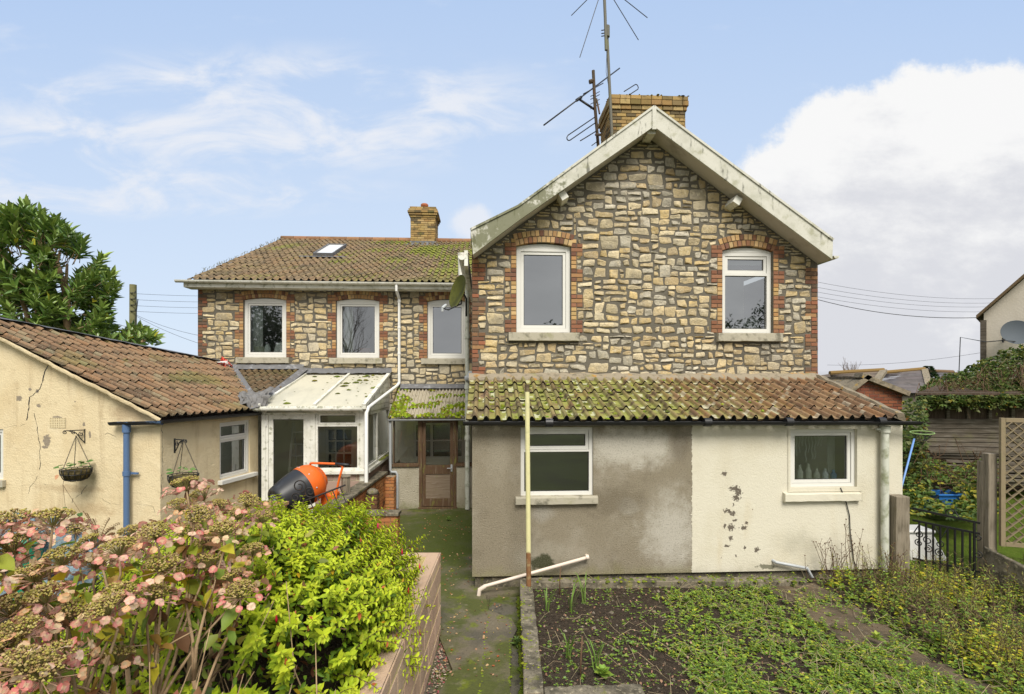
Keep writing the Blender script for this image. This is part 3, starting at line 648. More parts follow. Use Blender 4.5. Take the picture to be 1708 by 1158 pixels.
# roof
TW = slopeT(DR, zR, pw); WL = HF.d(313, 466, DE)[0]
def wtc(u, v, roll, rnd, q):
    c = TC[int(rnd * 6.99)]; c = lerp(c, (.31, .205, .125), .4 if roll else .1); c = lerp(c, (.17, .15, .075), .30 + .3 * mnoise.noise(Vector((u * 1.4, v * 1.4, 31))))
    f = mnoise.noise(Vector((u * .9, v * 1.3, 1))); m = sstep(-.05, .5, f + .42 * sstep(-4.5, -.5, u) - .15 + (.12 if not roll else -.18)); m *= sstep(Lw, Lw * .72, v) * .6 + .4
    c = lerp(c, (.19, .22, .025), m * .85)
    d = mnoise.noise(Vector((u * 2.1, v * 1.2, 9)));  return lerp(c, (.07, .06, .045), sstep(.2, .5, d) * .4)
wr = MB(); nW = int((.6 - WL) / .17) + 1; tiles(wr, TW, WL, nW, .17, 17, Lw / 17, wtc, sub=2)
wr.quad(TW(WL + .02, 0, -.04), TW(.6, 0, -.04), TW(.6, Lw, -.03), TW(WL + .02, Lw, -.03), (.05, .04, .03))
wr.quad((WL + .1, DR, zR), (.6, DR, zR), (.6, DR + 5.5, zE), (WL + .1, DR + 5.5, zE), (.2, .11, .07))
wrf = part('roof', wr, m_tile, wg)
rg = MB((.27, .13, .07))
x = WL + .03
while x < .6: rg.tube([(x, DR, zR + .02), (x + .44, DR, zR + .02)], .11, 10, jit((.24, .13, .07), .25)); x += .45
part('ridge_tiles', rg, m_tile, wg, autos=40)
vg = MB((.15, .16, .06))
for k in range(80):
    v = random.uniform(0, Lw * .98); p0 = Vector(TW(WL + random.uniform(-.03, .10), v, .05)); l = random.uniform(.03, .12); q = Vector((random.uniform(-.5, .3), random.uniform(-.3, .3), 1)).normalized()
    vg.tube([p0, p0 + q * l * .6, p0 + q * l + Vector((random.uniform(-.05, .05), 0, -.02))], [.006, .005, .002], 4, jit((.13, .12, .05), .3), caps=False)
tag(part('verge_weeds', vg, m_moss, wrf), kind='stuff')
fa = MB(); fa.box(WX0 - .16, .0, DE + .02, DE + .05, zF0, zE - .02); fa.box(WX0 - .16, 0, DE + .05, WD + .02, zF0 - .004, zF0 + .02); part('fascia', fa, m_oldwhite, wg)
gt = MB(); gutter(gt, (0, DE - .05, zE - .02), (WX0 - .30, DE - .05, zE - .005), .062); part('gutter', gt, m_oldwhite, wg, autos=40)
dpx, _ = HF.d(664.5, 560, WD - .1); dp = MB(); zc1 = HF.d(664, 640, WD - .1)[1]
dp.tube([(dpx, DE - .05, zE - .06), (dpx, DE - .05, zE - .2), (dpx + .02, WD - .1, zE - .36), (dpx + .02, WD - .1, zc1)], .036, 10)
for z in (zE - .45, zE - 1.1, zE - 1.75): dp.tube([(dpx + .02, WD - .1, z), (dpx + .02, WD - .1, z + .05)], .045, 10)
ce = HF.d(611, 684, 1.32); dp.tube([(dpx + .02, WD - .1, zc1 + .02), (dpx - .02, WD - .22, zc1 - .06), (ce[0] + .03, 1.36, ce[1] + .04), (ce[0], 1.32, ce[1] - .06), (ce[0], 1.32, .4)], .038, 10); part('downpipe', dp, m_whitepipe, wg, autos=40)
# skylight
hp_ = lambda px, py: HF.hit(px, py, TW(0, 0, 0), (0, -math.sin(pw), math.cos(pw)))
a = hp_(526, 430); b = hp_(555, 430); c = hp_(564, 414.5); e = hp_(540, 414.5); nrm = Vector((0, -math.sin(pw), math.cos(pw)))
sx0, sx1 = a.x, b.x; vv = lambda p: (DR - p.y) / math.cos(pw); v1, v0 = vv(a), vv(e); s3 = MB((.2, .2, .2))
for (ua, ub, va, vb) in ((sx0 - .04, sx0, v0 - .04, v1 + .04), (sx1, sx1 + .04, v0 - .04, v1 + .04), (sx0, sx1, v0 - .04, v0), (sx0, sx1, v1, v1 + .04)):
    s3.hexa([TW(ua, va, .02), TW(ub, va, .02), TW(ub, vb, .02), TW(ua, vb, .02), TW(ua, va, .15), TW(ub, va, .15), TW(ub, vb, .15), TW(ua, vb, .15)])
skl = part('skylight', s3, m_lead, wg); g_ = MB(); g_.quad(TW(sx0, v0, .12), TW(sx0, v1, .12), TW(sx1, v1, .12), TW(sx1, v0, .12)); part('pane', g_, M('skylight_white_sheen', (.72, .72, .70), .15, .6), skl)  # plain white pane: the sky's reflection is put into its colour
fl = MB(); fl.quad(TW(sx0 - .45, v1 + .05, .06), TW(sx1 + .45, v1 + .05, .06), TW(sx1 + .4, v1 + .2, .07), TW(sx0 - .4, v1 + .2, .07)); part('flashing', fl, m_lead, skl)
# wing chimney
CD = 8.75; ax, az = HF.d(685, 408, CD); bx, bz = HF.d(726, 347, CD)
c2 = MB((.2, .15, .07)); c2.box(ax + .01, bx - .01, CD + .01, CD + .95, az - .4, bz)
courses(c2, TF(CD), ax, bx, az - .1, bz - .32, YEL, bl=.23); courses(c2, lambda u, z, o: (bx + o, CD + u, z), 0, .95, az - .3, bz - .32, YEL, bl=.23); courses(c2, lambda u, z, o: (ax - o, CD + .95 - u, z), 0, .95, az - .3, bz - .32, YEL, bl=.23)
for (oz, o) in ((-.335, .03), (-.26, .07), (-.185, .10), (-.11, .07), (-.035, .03)):
    courses(c2, TF(CD), ax - o, bx + o, bz + oz, bz + oz + .066, YEL, out=o, bl=.23); courses(c2, lambda u, z, q: (bx + q, CD + u, z), -o, .95 + o, bz + oz, bz + oz + .066, YEL, out=o, bl=.23)
    c2.box(ax - o + .006, bx + o - .006, CD - o + .006, CD + .95, bz + oz + .002, bz + oz + .064, (.2, .15, .07))
c2o = part('chimney', c2, chm.data.materials[0], wg)
pt = MB((.38, .12, .06)); pt.lathe([(.0, 0), (.10, 0), (.11, .12), (.10, .15), (.13, .17), (.135, .23), (.11, .26), (.0, .26)], 18, Matrix.Translation((ax + .42, CD + .45, bz + .02))); part('chimney_pot', pt, m_tile, c2o, autos=40)
lf = MB(); lf.add([(ax - .09, CD - .02, az + .04), (bx + .06, CD - .02, az + .04), (bx + .16, CD - .30, az - .09), (ax - .18, CD - .30, az - .09)], [(0, 3, 2, 1)]); lf.box(ax - .02, bx + .02, CD - .022, CD, az - .05, az + .12); part('flashing', lf, m_lead, c2o)
# ================================================================== rendered lean-to in front of the gable
LB = (3.2, -1.75, 0); LD = -1.75
lt = thing('lean_to_extension', 'single storey rendered lean-to with mossy tiled roof, half grey and half cream', 'extension', HF, LB)
LX0, LX1 = .05, HF.d(1505, 800, LD)[0]; LS = HF.d(1155, 830, LD)[0]; LZ0 = .17; LZT = HF.d(1000, 703, LD)[1]
l1 = HF.d(868.5, 828, LD) + HF.d(989.5, 712.5, LD); l2 = HF.d(1317.5, 813.5, LD) + HF.d(1428.5, 715.5, LD)
W1 = (l1[0], l1[2], l1[1], l1[3]); W2 = (l2[0], l2[2], l2[1], l2[3])
def LP(px, py): x, z = HF.d(px, py, LD); return (x - LB[0], 0, z)
def lblob(px, py, rx, rz, col, s, nz, lo, hi, a): return dict(k='blob', col=col, c=LP(px, py), r=(rx, 3, rz), s=s, nz=nz, lo=lo, hi=hi, a=a)
m_grey = M('grey_roughcast', (.275, .238, .172), .95, .1,
    [dict(col=(.38, .345, .275), s=1.6, lo=.45, hi=.68, a=.6), dict(col=(.18, .15, .105), s=2.4, lo=.54, hi=.72, a=.55),
     lblob(1050, 745, 1.0, .42, (.60, .57, .49), 5, 1.5, -.05, .8, .8), lblob(1120, 890, .55, .75, (.56, .53, .46), 5, 1.5, -.05, .8, .8), lblob(830, 760, .25, .6, (.36, .325, .25), 4, 1.4, .0, .8, .6), lblob(1048, 845, .26, .20, (.38, .355, .295), 7, 1.3, .2, .55, .6),
     lblob(1025, 835, .65, .32, (.165, .138, .095), 5, 1.4, .05, .7, .6), lblob(905, 855, .25, .2, (.42, .40, .35), 4, 1.2, .1, .7, .5), lblob(1135, 740, .25, .45, (.145, .12, .085), 5, 1.5, .1, .7, .6), lblob(900, 925, .55, .35, (.41, .39, .32), 3, 1.2, .1, .8, .35),
     dict(col=(.26, .24, .11), s=5, k='grad', ax=2, g0=.55, g1=.12, nz=1.0, lo=.45, hi=1.1, a=.65), lblob(905, 938, .28, .16, (.035, .042, .015), 6, 1.4, .2, .5, .9),
     dict(col=(.085, .07, .045), s=47, lo=.50, hi=.70, a=.42), dict(col=(.52, .48, .39), s=85, lo=.54, hi=.70, a=.45)], [(70, .016, 'noise'), (150, .008, 'noise')])
flk = [(1212, 790, .07, .055), (1228, 815, .075, .05), (1230, 830, .06, .06), (1213, 852, .05, .05), (1222, 856, .06, .04), (1218, 880, .07, .06), (1238, 880, .07, .04), (1216, 898, .04, .04), (1208, 911, .06, .03), (1246, 914, .03, .04), (1230, 928, .03, .03), (1264, 917, .035, .05), (1232, 822, .05, .09), (1208, 878, .03, .05), (1224, 868, .04, .02), (1243, 873, .03, .03), (1200, 930, .02, .02), (1219, 842, .02, .02)]
m_cream = M('cream_masonry_paint', (.625, .59, .48), .9, .15,
    [dict(col=(.50, .45, .32), s=1.3, lo=.42, hi=.75, a=.5), dict(col=(.55, .47, .32), s=4, st=(1, 1, .15), lo=.55, hi=.8, a=.45),
     dict(col=(.32, .31, .22), s=5, k='grad', ax=2, g0=.65, g1=.12, nz=1.2, lo=.65, hi=1.3, a=.6), lblob(1330, 905, .5, .28, (.36, .34, .26), 4, 1.6, .1, .9, .45)] +
    [lblob(x + (i_ * 37 % 9 - 4), y, a * (1.0 + .9 * (i_ * 29 % 10) / 10), b * (1.1 + .8 * (i_ * 17 % 10) / 10), (.115, .095, .075), 30, 2.6, .46, .53, .95) for i_, (x, y, a, b) in enumerate(flk)] + [lblob(1255, 850, .012, .012, (.1, .05, .02), 40, .5, .3, .4, .9), lblob(1278, 945, .25, .06, (.10, .10, .06), 12, 2.0, .35, .6, .8)],
    [(75, .006, 'noise'), (26, .005, 'noise')])
for (a, b, mt, hs, lab) in ((LX0, LS, m_grey, [W1], 'grey roughcast half of the front wall'), (LS, LX1, m_cream, [W2], 'cream painted half of the front wall')):
    k = MB(); k.wall(a, b, LZ0, LZT, hs, LD if mt is m_grey else LD - .004, .13)
    if mt is m_grey:
        k.quad((a, LD, LZ0), (a, LD, LZT), (a, -.01, 2.85), (a, -.01, LZ0)); k.quad((a, LD, LZ0), (b, LD, LZ0), (b, LD + .3, LZ0), (a, LD + .3, LZ0))
    else: k.add([(b, LD - .004, LZ0), (b, -.01, LZ0), (b, -.01, 2.85), (b, LD - .004, LZT)], [(0, 1, 2, 3)]); k.quad((a, LD - .004, LZ0), (a, LD - .004, LZT), (a, LD + .1, LZT), (a, LD + .1, LZ0)); k.quad((a, LD, LZ0), (b, LD, LZ0), (b, LD + .3, LZ0), (a, LD + .3, LZ0))
    part('wall', k, mt, lt, label=lab)
rg_ = MB(); zz = LZ0
while zz < LZT - .02:
    hh_ = random.uniform(.015, .05); rg_.quad((LS - abs(random.gauss(0, .012)), LD - .004, zz), (LS + .001, LD - .004, zz), (LS + .001, LD - .004, min(zz + hh_, LZT)), (LS - abs(random.gauss(0, .010)), LD - .004, min(zz + hh_, LZT))); zz += hh_
part('paint_edge', rg_, m_cream, lt)
pl = MB(); pl.box(LX0 + .04, LX1 - .04, LD + .05, -.02, -.05, LZ0 + .02); part('plinth', pl, m_conc, lt)
ft = MB((.1, .1, .1)); ft.box(LX0 + .05, LX1 - .05, -.3, -.28, .2, 2.6); part('inner_wall', ft, m_plaster, lt)
for g, cells in ((W1, [(0, 1, .69, 1, True), (0, 1, 0, .655, False)]), (W2, [(0, 1, 0, 1, True)])):
    wn = window(lt, g[0] + .003, g[1] - .003, g[2] + .003, g[3] - .003, LD + .035, cells, fw=.05, sash=.045, gl=glass('kitchen_window_glass', .20, (.62, .68, .62), .0015, 1.6) if g is W1 else m_glass)
    if g is W1: sill(wn, HF.d(860, 835, LD - .06)[0], HF.d(997.5, 835, LD - .06)[0], HF.d(900, 842, LD - .06)[1], g[2] - .008, LD, .07)
    else: sill(wn, HF.d(1309, 828, LD - .06)[0], HF.d(1437, 828, LD - .06)[0], HF.d(1400, 836, LD - .06)[1], HF.d(1400, 823, LD - .06)[1], LD, .07, mat=m_cream)
rv = MB(); x0, x1, z0, z1 = W2; rv.wall(x0 - .035, x1 + .075, z0 - .06, z1 + .02, [W2], LD - .014, .012); part('window_reveal_band', rv, m_cream, lt, bev=.004)
# things seen through the right window
bt = MB()
for i in range(6):
    x = W2[0] + .16 + i * .13; h = random.uniform(.16, .3); bt.lathe([(0, 0), (.04, 0), (.045, h * .6), (.02, h * .8), (.02, h), (0, h)], 10, Matrix.Translation((x, LD + .22, W2[2] + .03)), random.choice([(.5, .6, .7), (.75, .78, .8), (.1, .25, .45), (.5, .3, .15), (.7, .7, .6)]))
bt.box(W2[0] + .05, W2[1] - .05, LD + .13, LD + .36, W2[2] - .02, W2[2] + .03, (.6, .6, .58)); part('windowsill_bottles', bt, M('bottle_glaze', 'attr', .25, .5), lt)
curtain(lt, W2[0] + .05, W2[0] + .3, W2[2] + .05, W2[3], LD + .4); curtain(lt, W2[1] - .16, W2[1] - .05, W2[2] + .05, W2[3], LD + .4)
nt = MB()
for i in range(9):
    x = W2[0] + .36 + .05 * i; nt.tube([(x + .012 * math.sin(k * 1.7 + i), LD + .42, W2[3] - k * .05) for k in range(int(6 + 7 * random.random()))], .008, 5)
part('lace_panel', nt, m_curtain, lt)
# roof
zt0 = HF.d(1000, 632, -.03)[1]; ze0 = HF.d(1000, 702, -1.90)[1] + .0; pl_ = math.atan2(zt0 - ze0, 1.87); Ll = math.hypot(zt0 - ze0, 1.87); TL = slopeT(-.03, zt0, pl_)
RXR = HF.d(1500, 695, -1.88)[0]
def ltc(u, v, roll, rnd, q):
    c = TC[int(rnd * 6.99)]; g = sstep(5.9, 2.1, u + .8 * mnoise.noise(Vector((u * .8, v * 1.5, 4)))) * (1 - .35 * sstep(.6, .1, u))
    n = mnoise.noise(Vector((u * 7, v * 7, 2))); n2 = mnoise.noise(Vector((u * 2, v * 2.4, 8)))
    green = lerp((.19, .20, .045), (.30, .32, .09), .5 + n); green = lerp(green, (.13, .10, .05), sstep(.1, .5, n2) * .7)
    c = lerp(c, green, g * (.9 if not roll else .45) * sstep(-.9, .1, n + n2 + .3 * rnd))
    if n > .28 and g > .25 and not roll: c = lerp(c, (.46, .46, .31), .8)
    if n < -.3: c = lerp(c, (.07, .05, .035), .6)
    if u > 3.2: c = lerp(c, (.29, .155, .085), .35 if roll else .05)
    if u > 3.2 and n > .42: c = lerp(c, (.45, .40, .30), .6)
    return c
lr = MB(); nL = int((RXR + .03) / .158); tiles(lr, TL, -.03, nL, .158, 5, Ll / 5, ltc, sub=5, hs=1.05)
lr.quad(TL(0, .05, -.05), TL(RXR, .05, -.05), TL(RXR, Ll - .1, -.05), TL(0, Ll - .1, -.05), (.04, .03, .025))
lrf = part('roof', lr, M('lean_to_clay_tile', 'attr', .92, .13, [dict(col=(.05, .042, .03), s=7, lo=.52, hi=.74, a=.6), dict(col=(.42, .40, .26), s=17, lo=.62, hi=.70, a=.6), dict(col=(.24, .25, .06), s=10, lo=.62, hi=.74, a=.35)], [(38, .008, 'noise')]), lt)
mm = MB()
for k in range(150):
    u = random.choice([random.gauss(1.2, .7), random.uniform(0, 4.6)]); v = random.uniform(.1, Ll); ub = -.03 + round((u + .03) / .158) * .158 + .03
    moss_blob(mm, TL(ub + random.uniform(-.02, .05), v, .02), random.uniform(.015, .045), random.uniform(.012, .03), col=random.choice([(.14, .19, .02), (.20, .24, .03), (.10, .11, .03)]))
tag(part('moss', mm, m_moss, lrf), kind='stuff')
fi = MB(); n = 60; vs = []
for i in range(n + 1):
    x = -.05 + (GW - .02 + .05) * i / n; a = random.uniform(-.015, .02); vs += [(x, -.003, zt0 + .10 + a), (x, -.09 + a, zt0 + .07 + a), (x, -.17 + a, zt0 + .01), (x, -.17 + a, zt0 - .04)]
fi.add(vs, [(4 * i + k, 4 * i + 4 + k, 4 * i + 5 + k, 4 * i + 1 + k) for i in range(n) for k in range(3)])
part('mortar_fillet', fi, M('lichened_mortar', (.27, .23, .17), .95, .1, [dict(col=(.42, .20, .02), s=5, lo=.58, hi=.68, a=.8), dict(col=(.10, .09, .06), s=9, lo=.5, hi=.7, a=.6), dict(col=(.20, .21, .05), s=3, lo=.55, hi=.7, a=.6)], [(30, .01, 'noise')]), lt, autos=60)
vc = MB(); n = 40; vs = []
for i in range(n + 1):
    q = i / n; x = RXR + .02; v = -.14 + (Ll + .10) * q; wv_ = .10 + .03 * mnoise.noise(Vector((q * 7, 1, 1))); hh = .075 + .02 * mnoise.noise(Vector((q * 11, 4, 1)))
    vs += [TL(x - wv_, v, .02), TL(x - wv_ * .7, v, hh + .02), TL(x + wv_ * .5, v, hh), TL(x + wv_ + .02, v, -.06)]
vc.add(vs, [(4 * i + k, 4 * i + 1 + k, 4 * i + 5 + k, 4 * i + 4 + k) for i in range(n) for k in range(3)] + [(4 * n, 4 * n + 1, 4 * n + 2, 4 * n + 3), (3, 2, 1, 0)])
part('verge_mortar', vc, M('lichened_verge_mortar', (.25, .21, .15), .95, .1, [dict(col=(.08, .07, .05), s=8, lo=.45, hi=.7, a=.7), dict(col=(.40, .24, .03), s=9, lo=.62, hi=.7, a=.8), dict(col=(.38, .35, .26), s=12, lo=.6, hi=.72, a=.6)], [(26, .015, 'noise')]), lt, autos=60)
g3 = MB(); zg = HF.d(800, 704, -1.95)[1]; gutter(g3, (LX1 + .10, -1.94, zg - .02), (-.07, -1.94, zg + .005), .055)
g3.box(LX0, LX1, LD - .03, LD - .006, LZT - .03, LZT + .07)
for px in (916, 1180, 1316, 1470): x = HF.d(px, 705, -1.95)[0]; g3.tube([(x - .05, -1.94, zg - .016), (x + .05, -1.94, zg - .016)], .062, 12)
part('gutter', g3, m_dark, lt, autos=40)
d3 = MB(); xd = HF.d(1476, 800, LD - .09)[0]; zt3 = HF.d(1476, 712, LD - .09)[1]; d3.tube([(xd, LD - .09, .18), (xd, LD - .09, zt3)], .052, 14); d3.tube([(xd, LD - .09, zt3 - .08), (xd, LD - .09, zt3 + .01)], .07, 14); d3.box(xd - .13, xd, LD - .1, LD - .07, zt3 - .05, zt3 - .02)
part('downpipe', d3, m_oldpipe, lt, autos=40)
g4 = MB(); p0 = HF.d(978, 927, LD); p1 = HF.d(800, 983, LD - .22); g4.tube([(p0[0], LD + .03, p0[1]), (p0[0], LD - .05, p0[1]), (p0[0] - .03, LD - .07, p0[1] - .01), (p1[0] + .06, LD - .2, p1[1] + .03), (p1[0], LD - .22, p1[1] - .01), (p1[0] - .01, LD - .22, -.02)], .024, 10)
g4.tube([(p0[0] - .02, LD - .07, p0[1]), (p0[0] + .02, LD - .07, p0[1] + .005)], .036, 10); g4.tube([(p1[0] - .012, LD - .22, p1[1] - .10), (p1[0], LD - .22, p1[1] - .005), (p1[0] + .08, LD - .205, p1[1] + .035)], .03, 10)
part('waste_pipe', g4, M('cream_plastic_pipe', (.66, .56, .47), .4, .4, [dict(col=(.35, .28, .2), s=9, lo=.6, hi=.8, a=.4)]), lt, autos=40, label='cream plastic waste pipe slanting down to the drain')
g5 = MB(); p0 = HF.d(1294, 938, LD - .06); p1 = HF.d(1345, 947, LD - .06); g5.tube([(p0[0] - .02, LD + .02, p0[1] + .01), (p0[0], LD - .06, p0[1]), (p1[0], LD - .08, p1[1]), (p1[0] + .1, LD - .10, p1[1] - .2)], .022, 10); part('waste_pipe', g5, m_greypipe, lt, autos=40, label='short grey waste pipe low on the cream wall')
cb_ = MB(); pts = []
for (px, py) in ((1402, 814), (1407, 826), (1412, 840), (1417, 860), (1418, 885), (1420, 905), (1424, 935), (1432, 955)): x, z = HF.d(px, py, LD - .02); pts.append((x, LD - .02, z))
cb_.tube(pts, .007, 6); part('cable', cb_, m_dark, lt)

# ================================================================== conservatory
CF = 1.44; CXR = -2.14; CXL = -4.2
co = thing('conservatory', 'white weathered lean-to conservatory with polycarbonate roof between outbuilding and porch', 'conservatory', HF, (-3.2, CF, 0))
CP = lambda px, py: HF.d(px, py, CF)
zf = CP(520, 676)[1]; zb = HF.d(590, 625, WD - .02)[1]
fm = MB((.72, .72, .68)); x = lambda px: CP(px, 700)[0]; z = lambda py: CP(520, py)[1]
# front framing
dr = (x(443), x(517.5), .12, z(688)); wn_ = (x(526), x(599.5), z(785), z(686)); XR = x(611)
fm.box(x(436), x(443) - .003, CF, CF + .07, .05, z(683)); fm.box(x(517.5) + .003, x(526) - .003, CF - .006, CF + .07, .05, z(683)); fm.box(x(599.5) + .003, XR, CF - .006, CF + .075, .9, z(683))
fm.box(x(434), XR + .02, CF - .03, CF + .08, z(683) + .002, z(676)); part('frame', fm, m_oldwhite, co, bev=.004)
d1 = window(co, dr[0], dr[1], dr[2], dr[3], CF + .004, [(0, 1, 0, 1, True)], fw=.05, sash=.085, mat=m_oldwhite, gl=m_glassD, name='door')
hd = MB(); hz = z(779); hd.box(dr[1] - .115, dr[1] - .085, CF - .02, CF + .012, hz - .1, hz + .1); hd.tube([(dr[1] - .1, CF - .02, hz), (dr[1] - .1, CF - .06, hz), (dr[1] - .24, CF - .06, hz)], .011, 8); part('door_handle', hd, m_upvc, d1)
hn = MB()
for py in (707, 779): hn.box(dr[0] - .006, dr[0] + .03, CF - .016, CF + .002, z(py) - .05, z(py) + .05)
part('hinge', hn, m_upvc, d1)
w1_ = window(co, wn_[0], wn_[1], wn_[2], wn_[3], CF + .004, [(0, 1, .79, 1, True), (0, 1, 0, .76, False)], fw=.045, sash=.04, mat=m_oldwhite, gl=m_glassD)
sll = MB(); sll.box(x(524), XR + .04, CF - .07, CF + .06, z(791), z(785) - .003); sll.box(XR - .06, XR + .055, CF + .063, WD - .04, z(791), z(785) - .003); part('sill', sll, m_oldwhite, co, bev=.006)
# dwarf walls of pinkish blocks
BLK = [(.36, .25, .20), (.33, .23, .185), (.39, .28, .22)]
dw = MB((.46, .42, .28)); dw.box(x(518), XR - .012, CF + .02, CF + .12, 0, z(791)); courses(dw, TF(CF + .02), x(518), XR, .02, z(791) - .003, BLK, bl=.45, bh=.215, m=.014)
dw.box(XR - .1, XR - .012, CF + .12, WD - .03, 0, z(791) - .002); courses(dw, lambda u, q, o: (XR - .012 + o, CF + u, q), 0, WD - CF - .05, .02, z(791) - .003, BLK, bl=.45, bh=.215, m=.014); part('dwarf_wall', dw, m_brick, co)
# right side: posts, glass, boarded gusset
SD0, SD1 = CF + .08, WD - .06; zs0 = z(785) + .0; zs1 = 2.28
ss = MB(); rot = lambda p: (XR - p[1], SD0 + p[0], p[2])
sw = window(co, 0, SD1 - SD0, zs0, zs1, 0.0, [(0, .40, 0, 1, False), (.43, 1, 0, 1, False)], fw=.05, gl=glass('side_glass', .20, (.7, .75, .72), .001, 2), mat=m_oldwhite, rot=rot, name='side_window')
gs = MB(); zr_ = lambda d_: zf + (zb - zf) * (d_ - CF) / (WD - CF)
gs.add([(XR - .006, SD0, zs1 + .003), (XR - .006, SD1, zs1 + .003), (XR - .006, SD1, zr_(SD1) - .03), (XR - .006, SD0, zr_(SD0) - .02)], [(0, 1, 2, 3)])
for k in range(6):
    zz = zs1 + .02 + k * .12; d0_ = max(SD0, CF + (zz + .1 - zf) / (zb - zf) * (WD - CF)) if zz + .1 > zf else SD0
    if d0_ < SD1 - .1: gs.box(XR - .005, XR + .006, d0_, SD1, zz, zz + .1)
part('gable_boards', gs, m_oldwhite, co)
# roof
pf = math.atan2(zb - zf, WD - CF + .1); TCV = lambda u, d_, h: (u, d_, zr_(d_) + h); rp = MB()
for (a, b) in ((CXL + .02, -3.12), (-3.12, XR)): rp.hexa([TCV(a, CF - .14, .0), TCV(b, CF - .14, .0), TCV(b, WD - .02, .0), TCV(a, WD - .02, .0), TCV(a, CF - .14, .03), TCV(b, CF - .14, .03), TCV(b, WD - .02, .03), TCV(a, WD - .02, .03)])
m_poly = M('polycarbonate_sheet', (.78, .75, .62), .45, .35, [dict(col=(.50, .49, .40), s=2.5, st=(1, .3, 1), lo=.45, hi=.75, a=.5), dict(col=(.25, .24, .17), s=9, lo=.66, hi=.78, a=.5)], trans=.35)
rpo = part('roof', rp, m_poly, co)
for u in (CXL + .03, -3.12, XR - .01):
    b_ = MB(); a0 = TCV(u, CF - .17, .05); b0 = TCV(u, WD - .03, .05); b_.bar(a0, b0, .055 if u < XR - .1 else .085, .06); part('glazing_bar', b_, m_oldwhite, rpo, bev=.006)
ec = MB(); ec.box(CXL, XR + .03, CF - .165, CF - .13, zf - .075, zf - .015); part('eaves_beam', ec, m_oldwhite, co, bev=.005)
gt2 = MB(); gutter(gt2, (XR - .03, CF - .19, zf - .06), (CXL - .07, CF - .19, zf - .05), .058); part('gutter', gt2, m_oldwhite, co, autos=40)
mo = MB()
for k in range(64):
    u = random.choice([random.uniform(CXL + .3, -2.2), random.uniform(-3.05, -2.2)]); d_ = random.choice([random.uniform(CF, WD - .1), random.uniform(2.6, WD - .1)]); r_ = random.choice([.02, .025, .03, .06, .08])
    moss_blob(mo, TCV(u, d_, .03), r_, r_ * .4, col=random.choice([(.13, .14, .02), (.10, .12, .02), (.17, .18, .03)]))
for k in range(80): moss_blob(mo, TCV(random.uniform(CXL, XR), CF - .15, .01), random.uniform(.012, .025), .015, col=(.08, .08, .03))
for k in range(90): moss_blob(mo, (XR + random.uniform(-.02, .05), random.uniform(CF + 1.2, WD - .1), z(785)), random.uniform(.015, .04), random.uniform(.01, .035), col=(.17, .18, .04))
tag(part('moss', mo, m_moss, rpo), kind='stuff')
ld = MB(); vs = []; n = 30
for i in range(n + 1):
    u = CXL - .05 + (XR + .1 - CXL) * i / n; a = random.uniform(-.012, .012); vs += [(u, WD - .045, zb + .16 + a), (u, WD - .06, zb + .08), (u, WD - .20, zb + .035 + a)]
ld.add(vs, [(3 * i + k, 3 * i + 3 + k, 3 * i + 4 + k, 3 * i + 1 + k) for i in range(n) for k in range(2)]); part('flashing', ld, m_lead, co, smooth=True)
cfl = MB(); cfl.box(CXL, XR - .1, CF + .1, WD - .02, .02, .1); part('floor_slab', cfl, m_plaster, co)
# aluminium stepladder standing inside
la = thing('stepladder', 'aluminium stepladder standing inside the conservatory door', 'ladder', HF, (-3.93, 2.1, .1)); lm = MB((.6, .6, .6))
M('aluminium', (.55, .56, .57), .35, .5, metal=.6)
for dx in (0, .34):
    for a, b, w_ in (((-3.95 + dx, 2.0, .1), (-3.9 + dx * .8, 2.3, 2.05), .05), ((-3.95 + dx, 2.7, .1), (-3.9 + dx * .8, 2.36, 2.0), .03)): lm = MB(); lm.bar(a, b, w_, .022); part('leg', lm, bpy.data.materials['aluminium'], la)
ls = MB()
for k in range(7): ls = MB(); ls.box(-3.95 + .006 * k + .02, -3.62 - .004 * k, 2.0 + k * .042, 2.09 + k * .042, .32 + k * .25, .34 + k * .25); part('tread', ls, bpy.data.materials['aluminium'], la)

# ================================================================== porch with corrugated roof
PD = 2.89
po = thing('porch', 'small porch with weathered brown door under moss-covered corrugated roof', 'porch', HF, (-1.1, PD, 0))
PX = lambda px: HF.d(px, 740, PD)[0]; PZ = lambda py: HF.d(730, py, PD)[1]
px0, px1 = PX(653.5), -.06; zt_ = PZ(700); zsl = PZ(778)
m_render = M('old_cream_render', (.47, .43, .33), .95, .1, [dict(col=(.33, .29, .2), s=2, lo=.45, hi=.7, a=.6), dict(col=(.62, .59, .5), s=3, lo=.6, hi=.72, a=.7), dict(col=(.16, .17, .06), s=5, k='grad', ax=2, g0=.5, g1=.0, nz=1.2, lo=.6, hi=1.2, a=.7), dict(col=(.2, .17, .12), s=40, lo=.55, hi=.7, a=.4)], [(38, .03, 'noise'), (110, .01, 'noise')])
m_wood = M('weathered_brown_timber', (.105, .062, .035), .75, .2, [dict(col=(.23, .18, .12), s=4, st=(6, 6, .6), lo=.5, hi=.75, a=.75), dict(col=(.17, .17, .04), s=5, st=(3, 3, 1), lo=.52, hi=.7, a=.7), dict(col=(.045, .03, .02), s=9, st=(5, 5, .7), lo=.58, hi=.75, a=.6)], [(18, .003, 'noise', (6, 6, .8))])
m_grain = M('bare_weathered_panel', (.22, .17, .12), .85, .15, [dict(col=(.13, .085, .055), s=4, st=(.5, 1, 9), lo=.45, hi=.7, a=.8), dict(col=(.42, .36, .29), s=5, st=(.5, 1, 7), lo=.55, hi=.75, a=.7), dict(col=(.17, .17, .06), s=3, lo=.55, hi=.72, a=.5)], [(14, .003, 'noise', (.6, 1, 9))])
D0, D1 = PX(699), PX(761.5); wlp = MB()
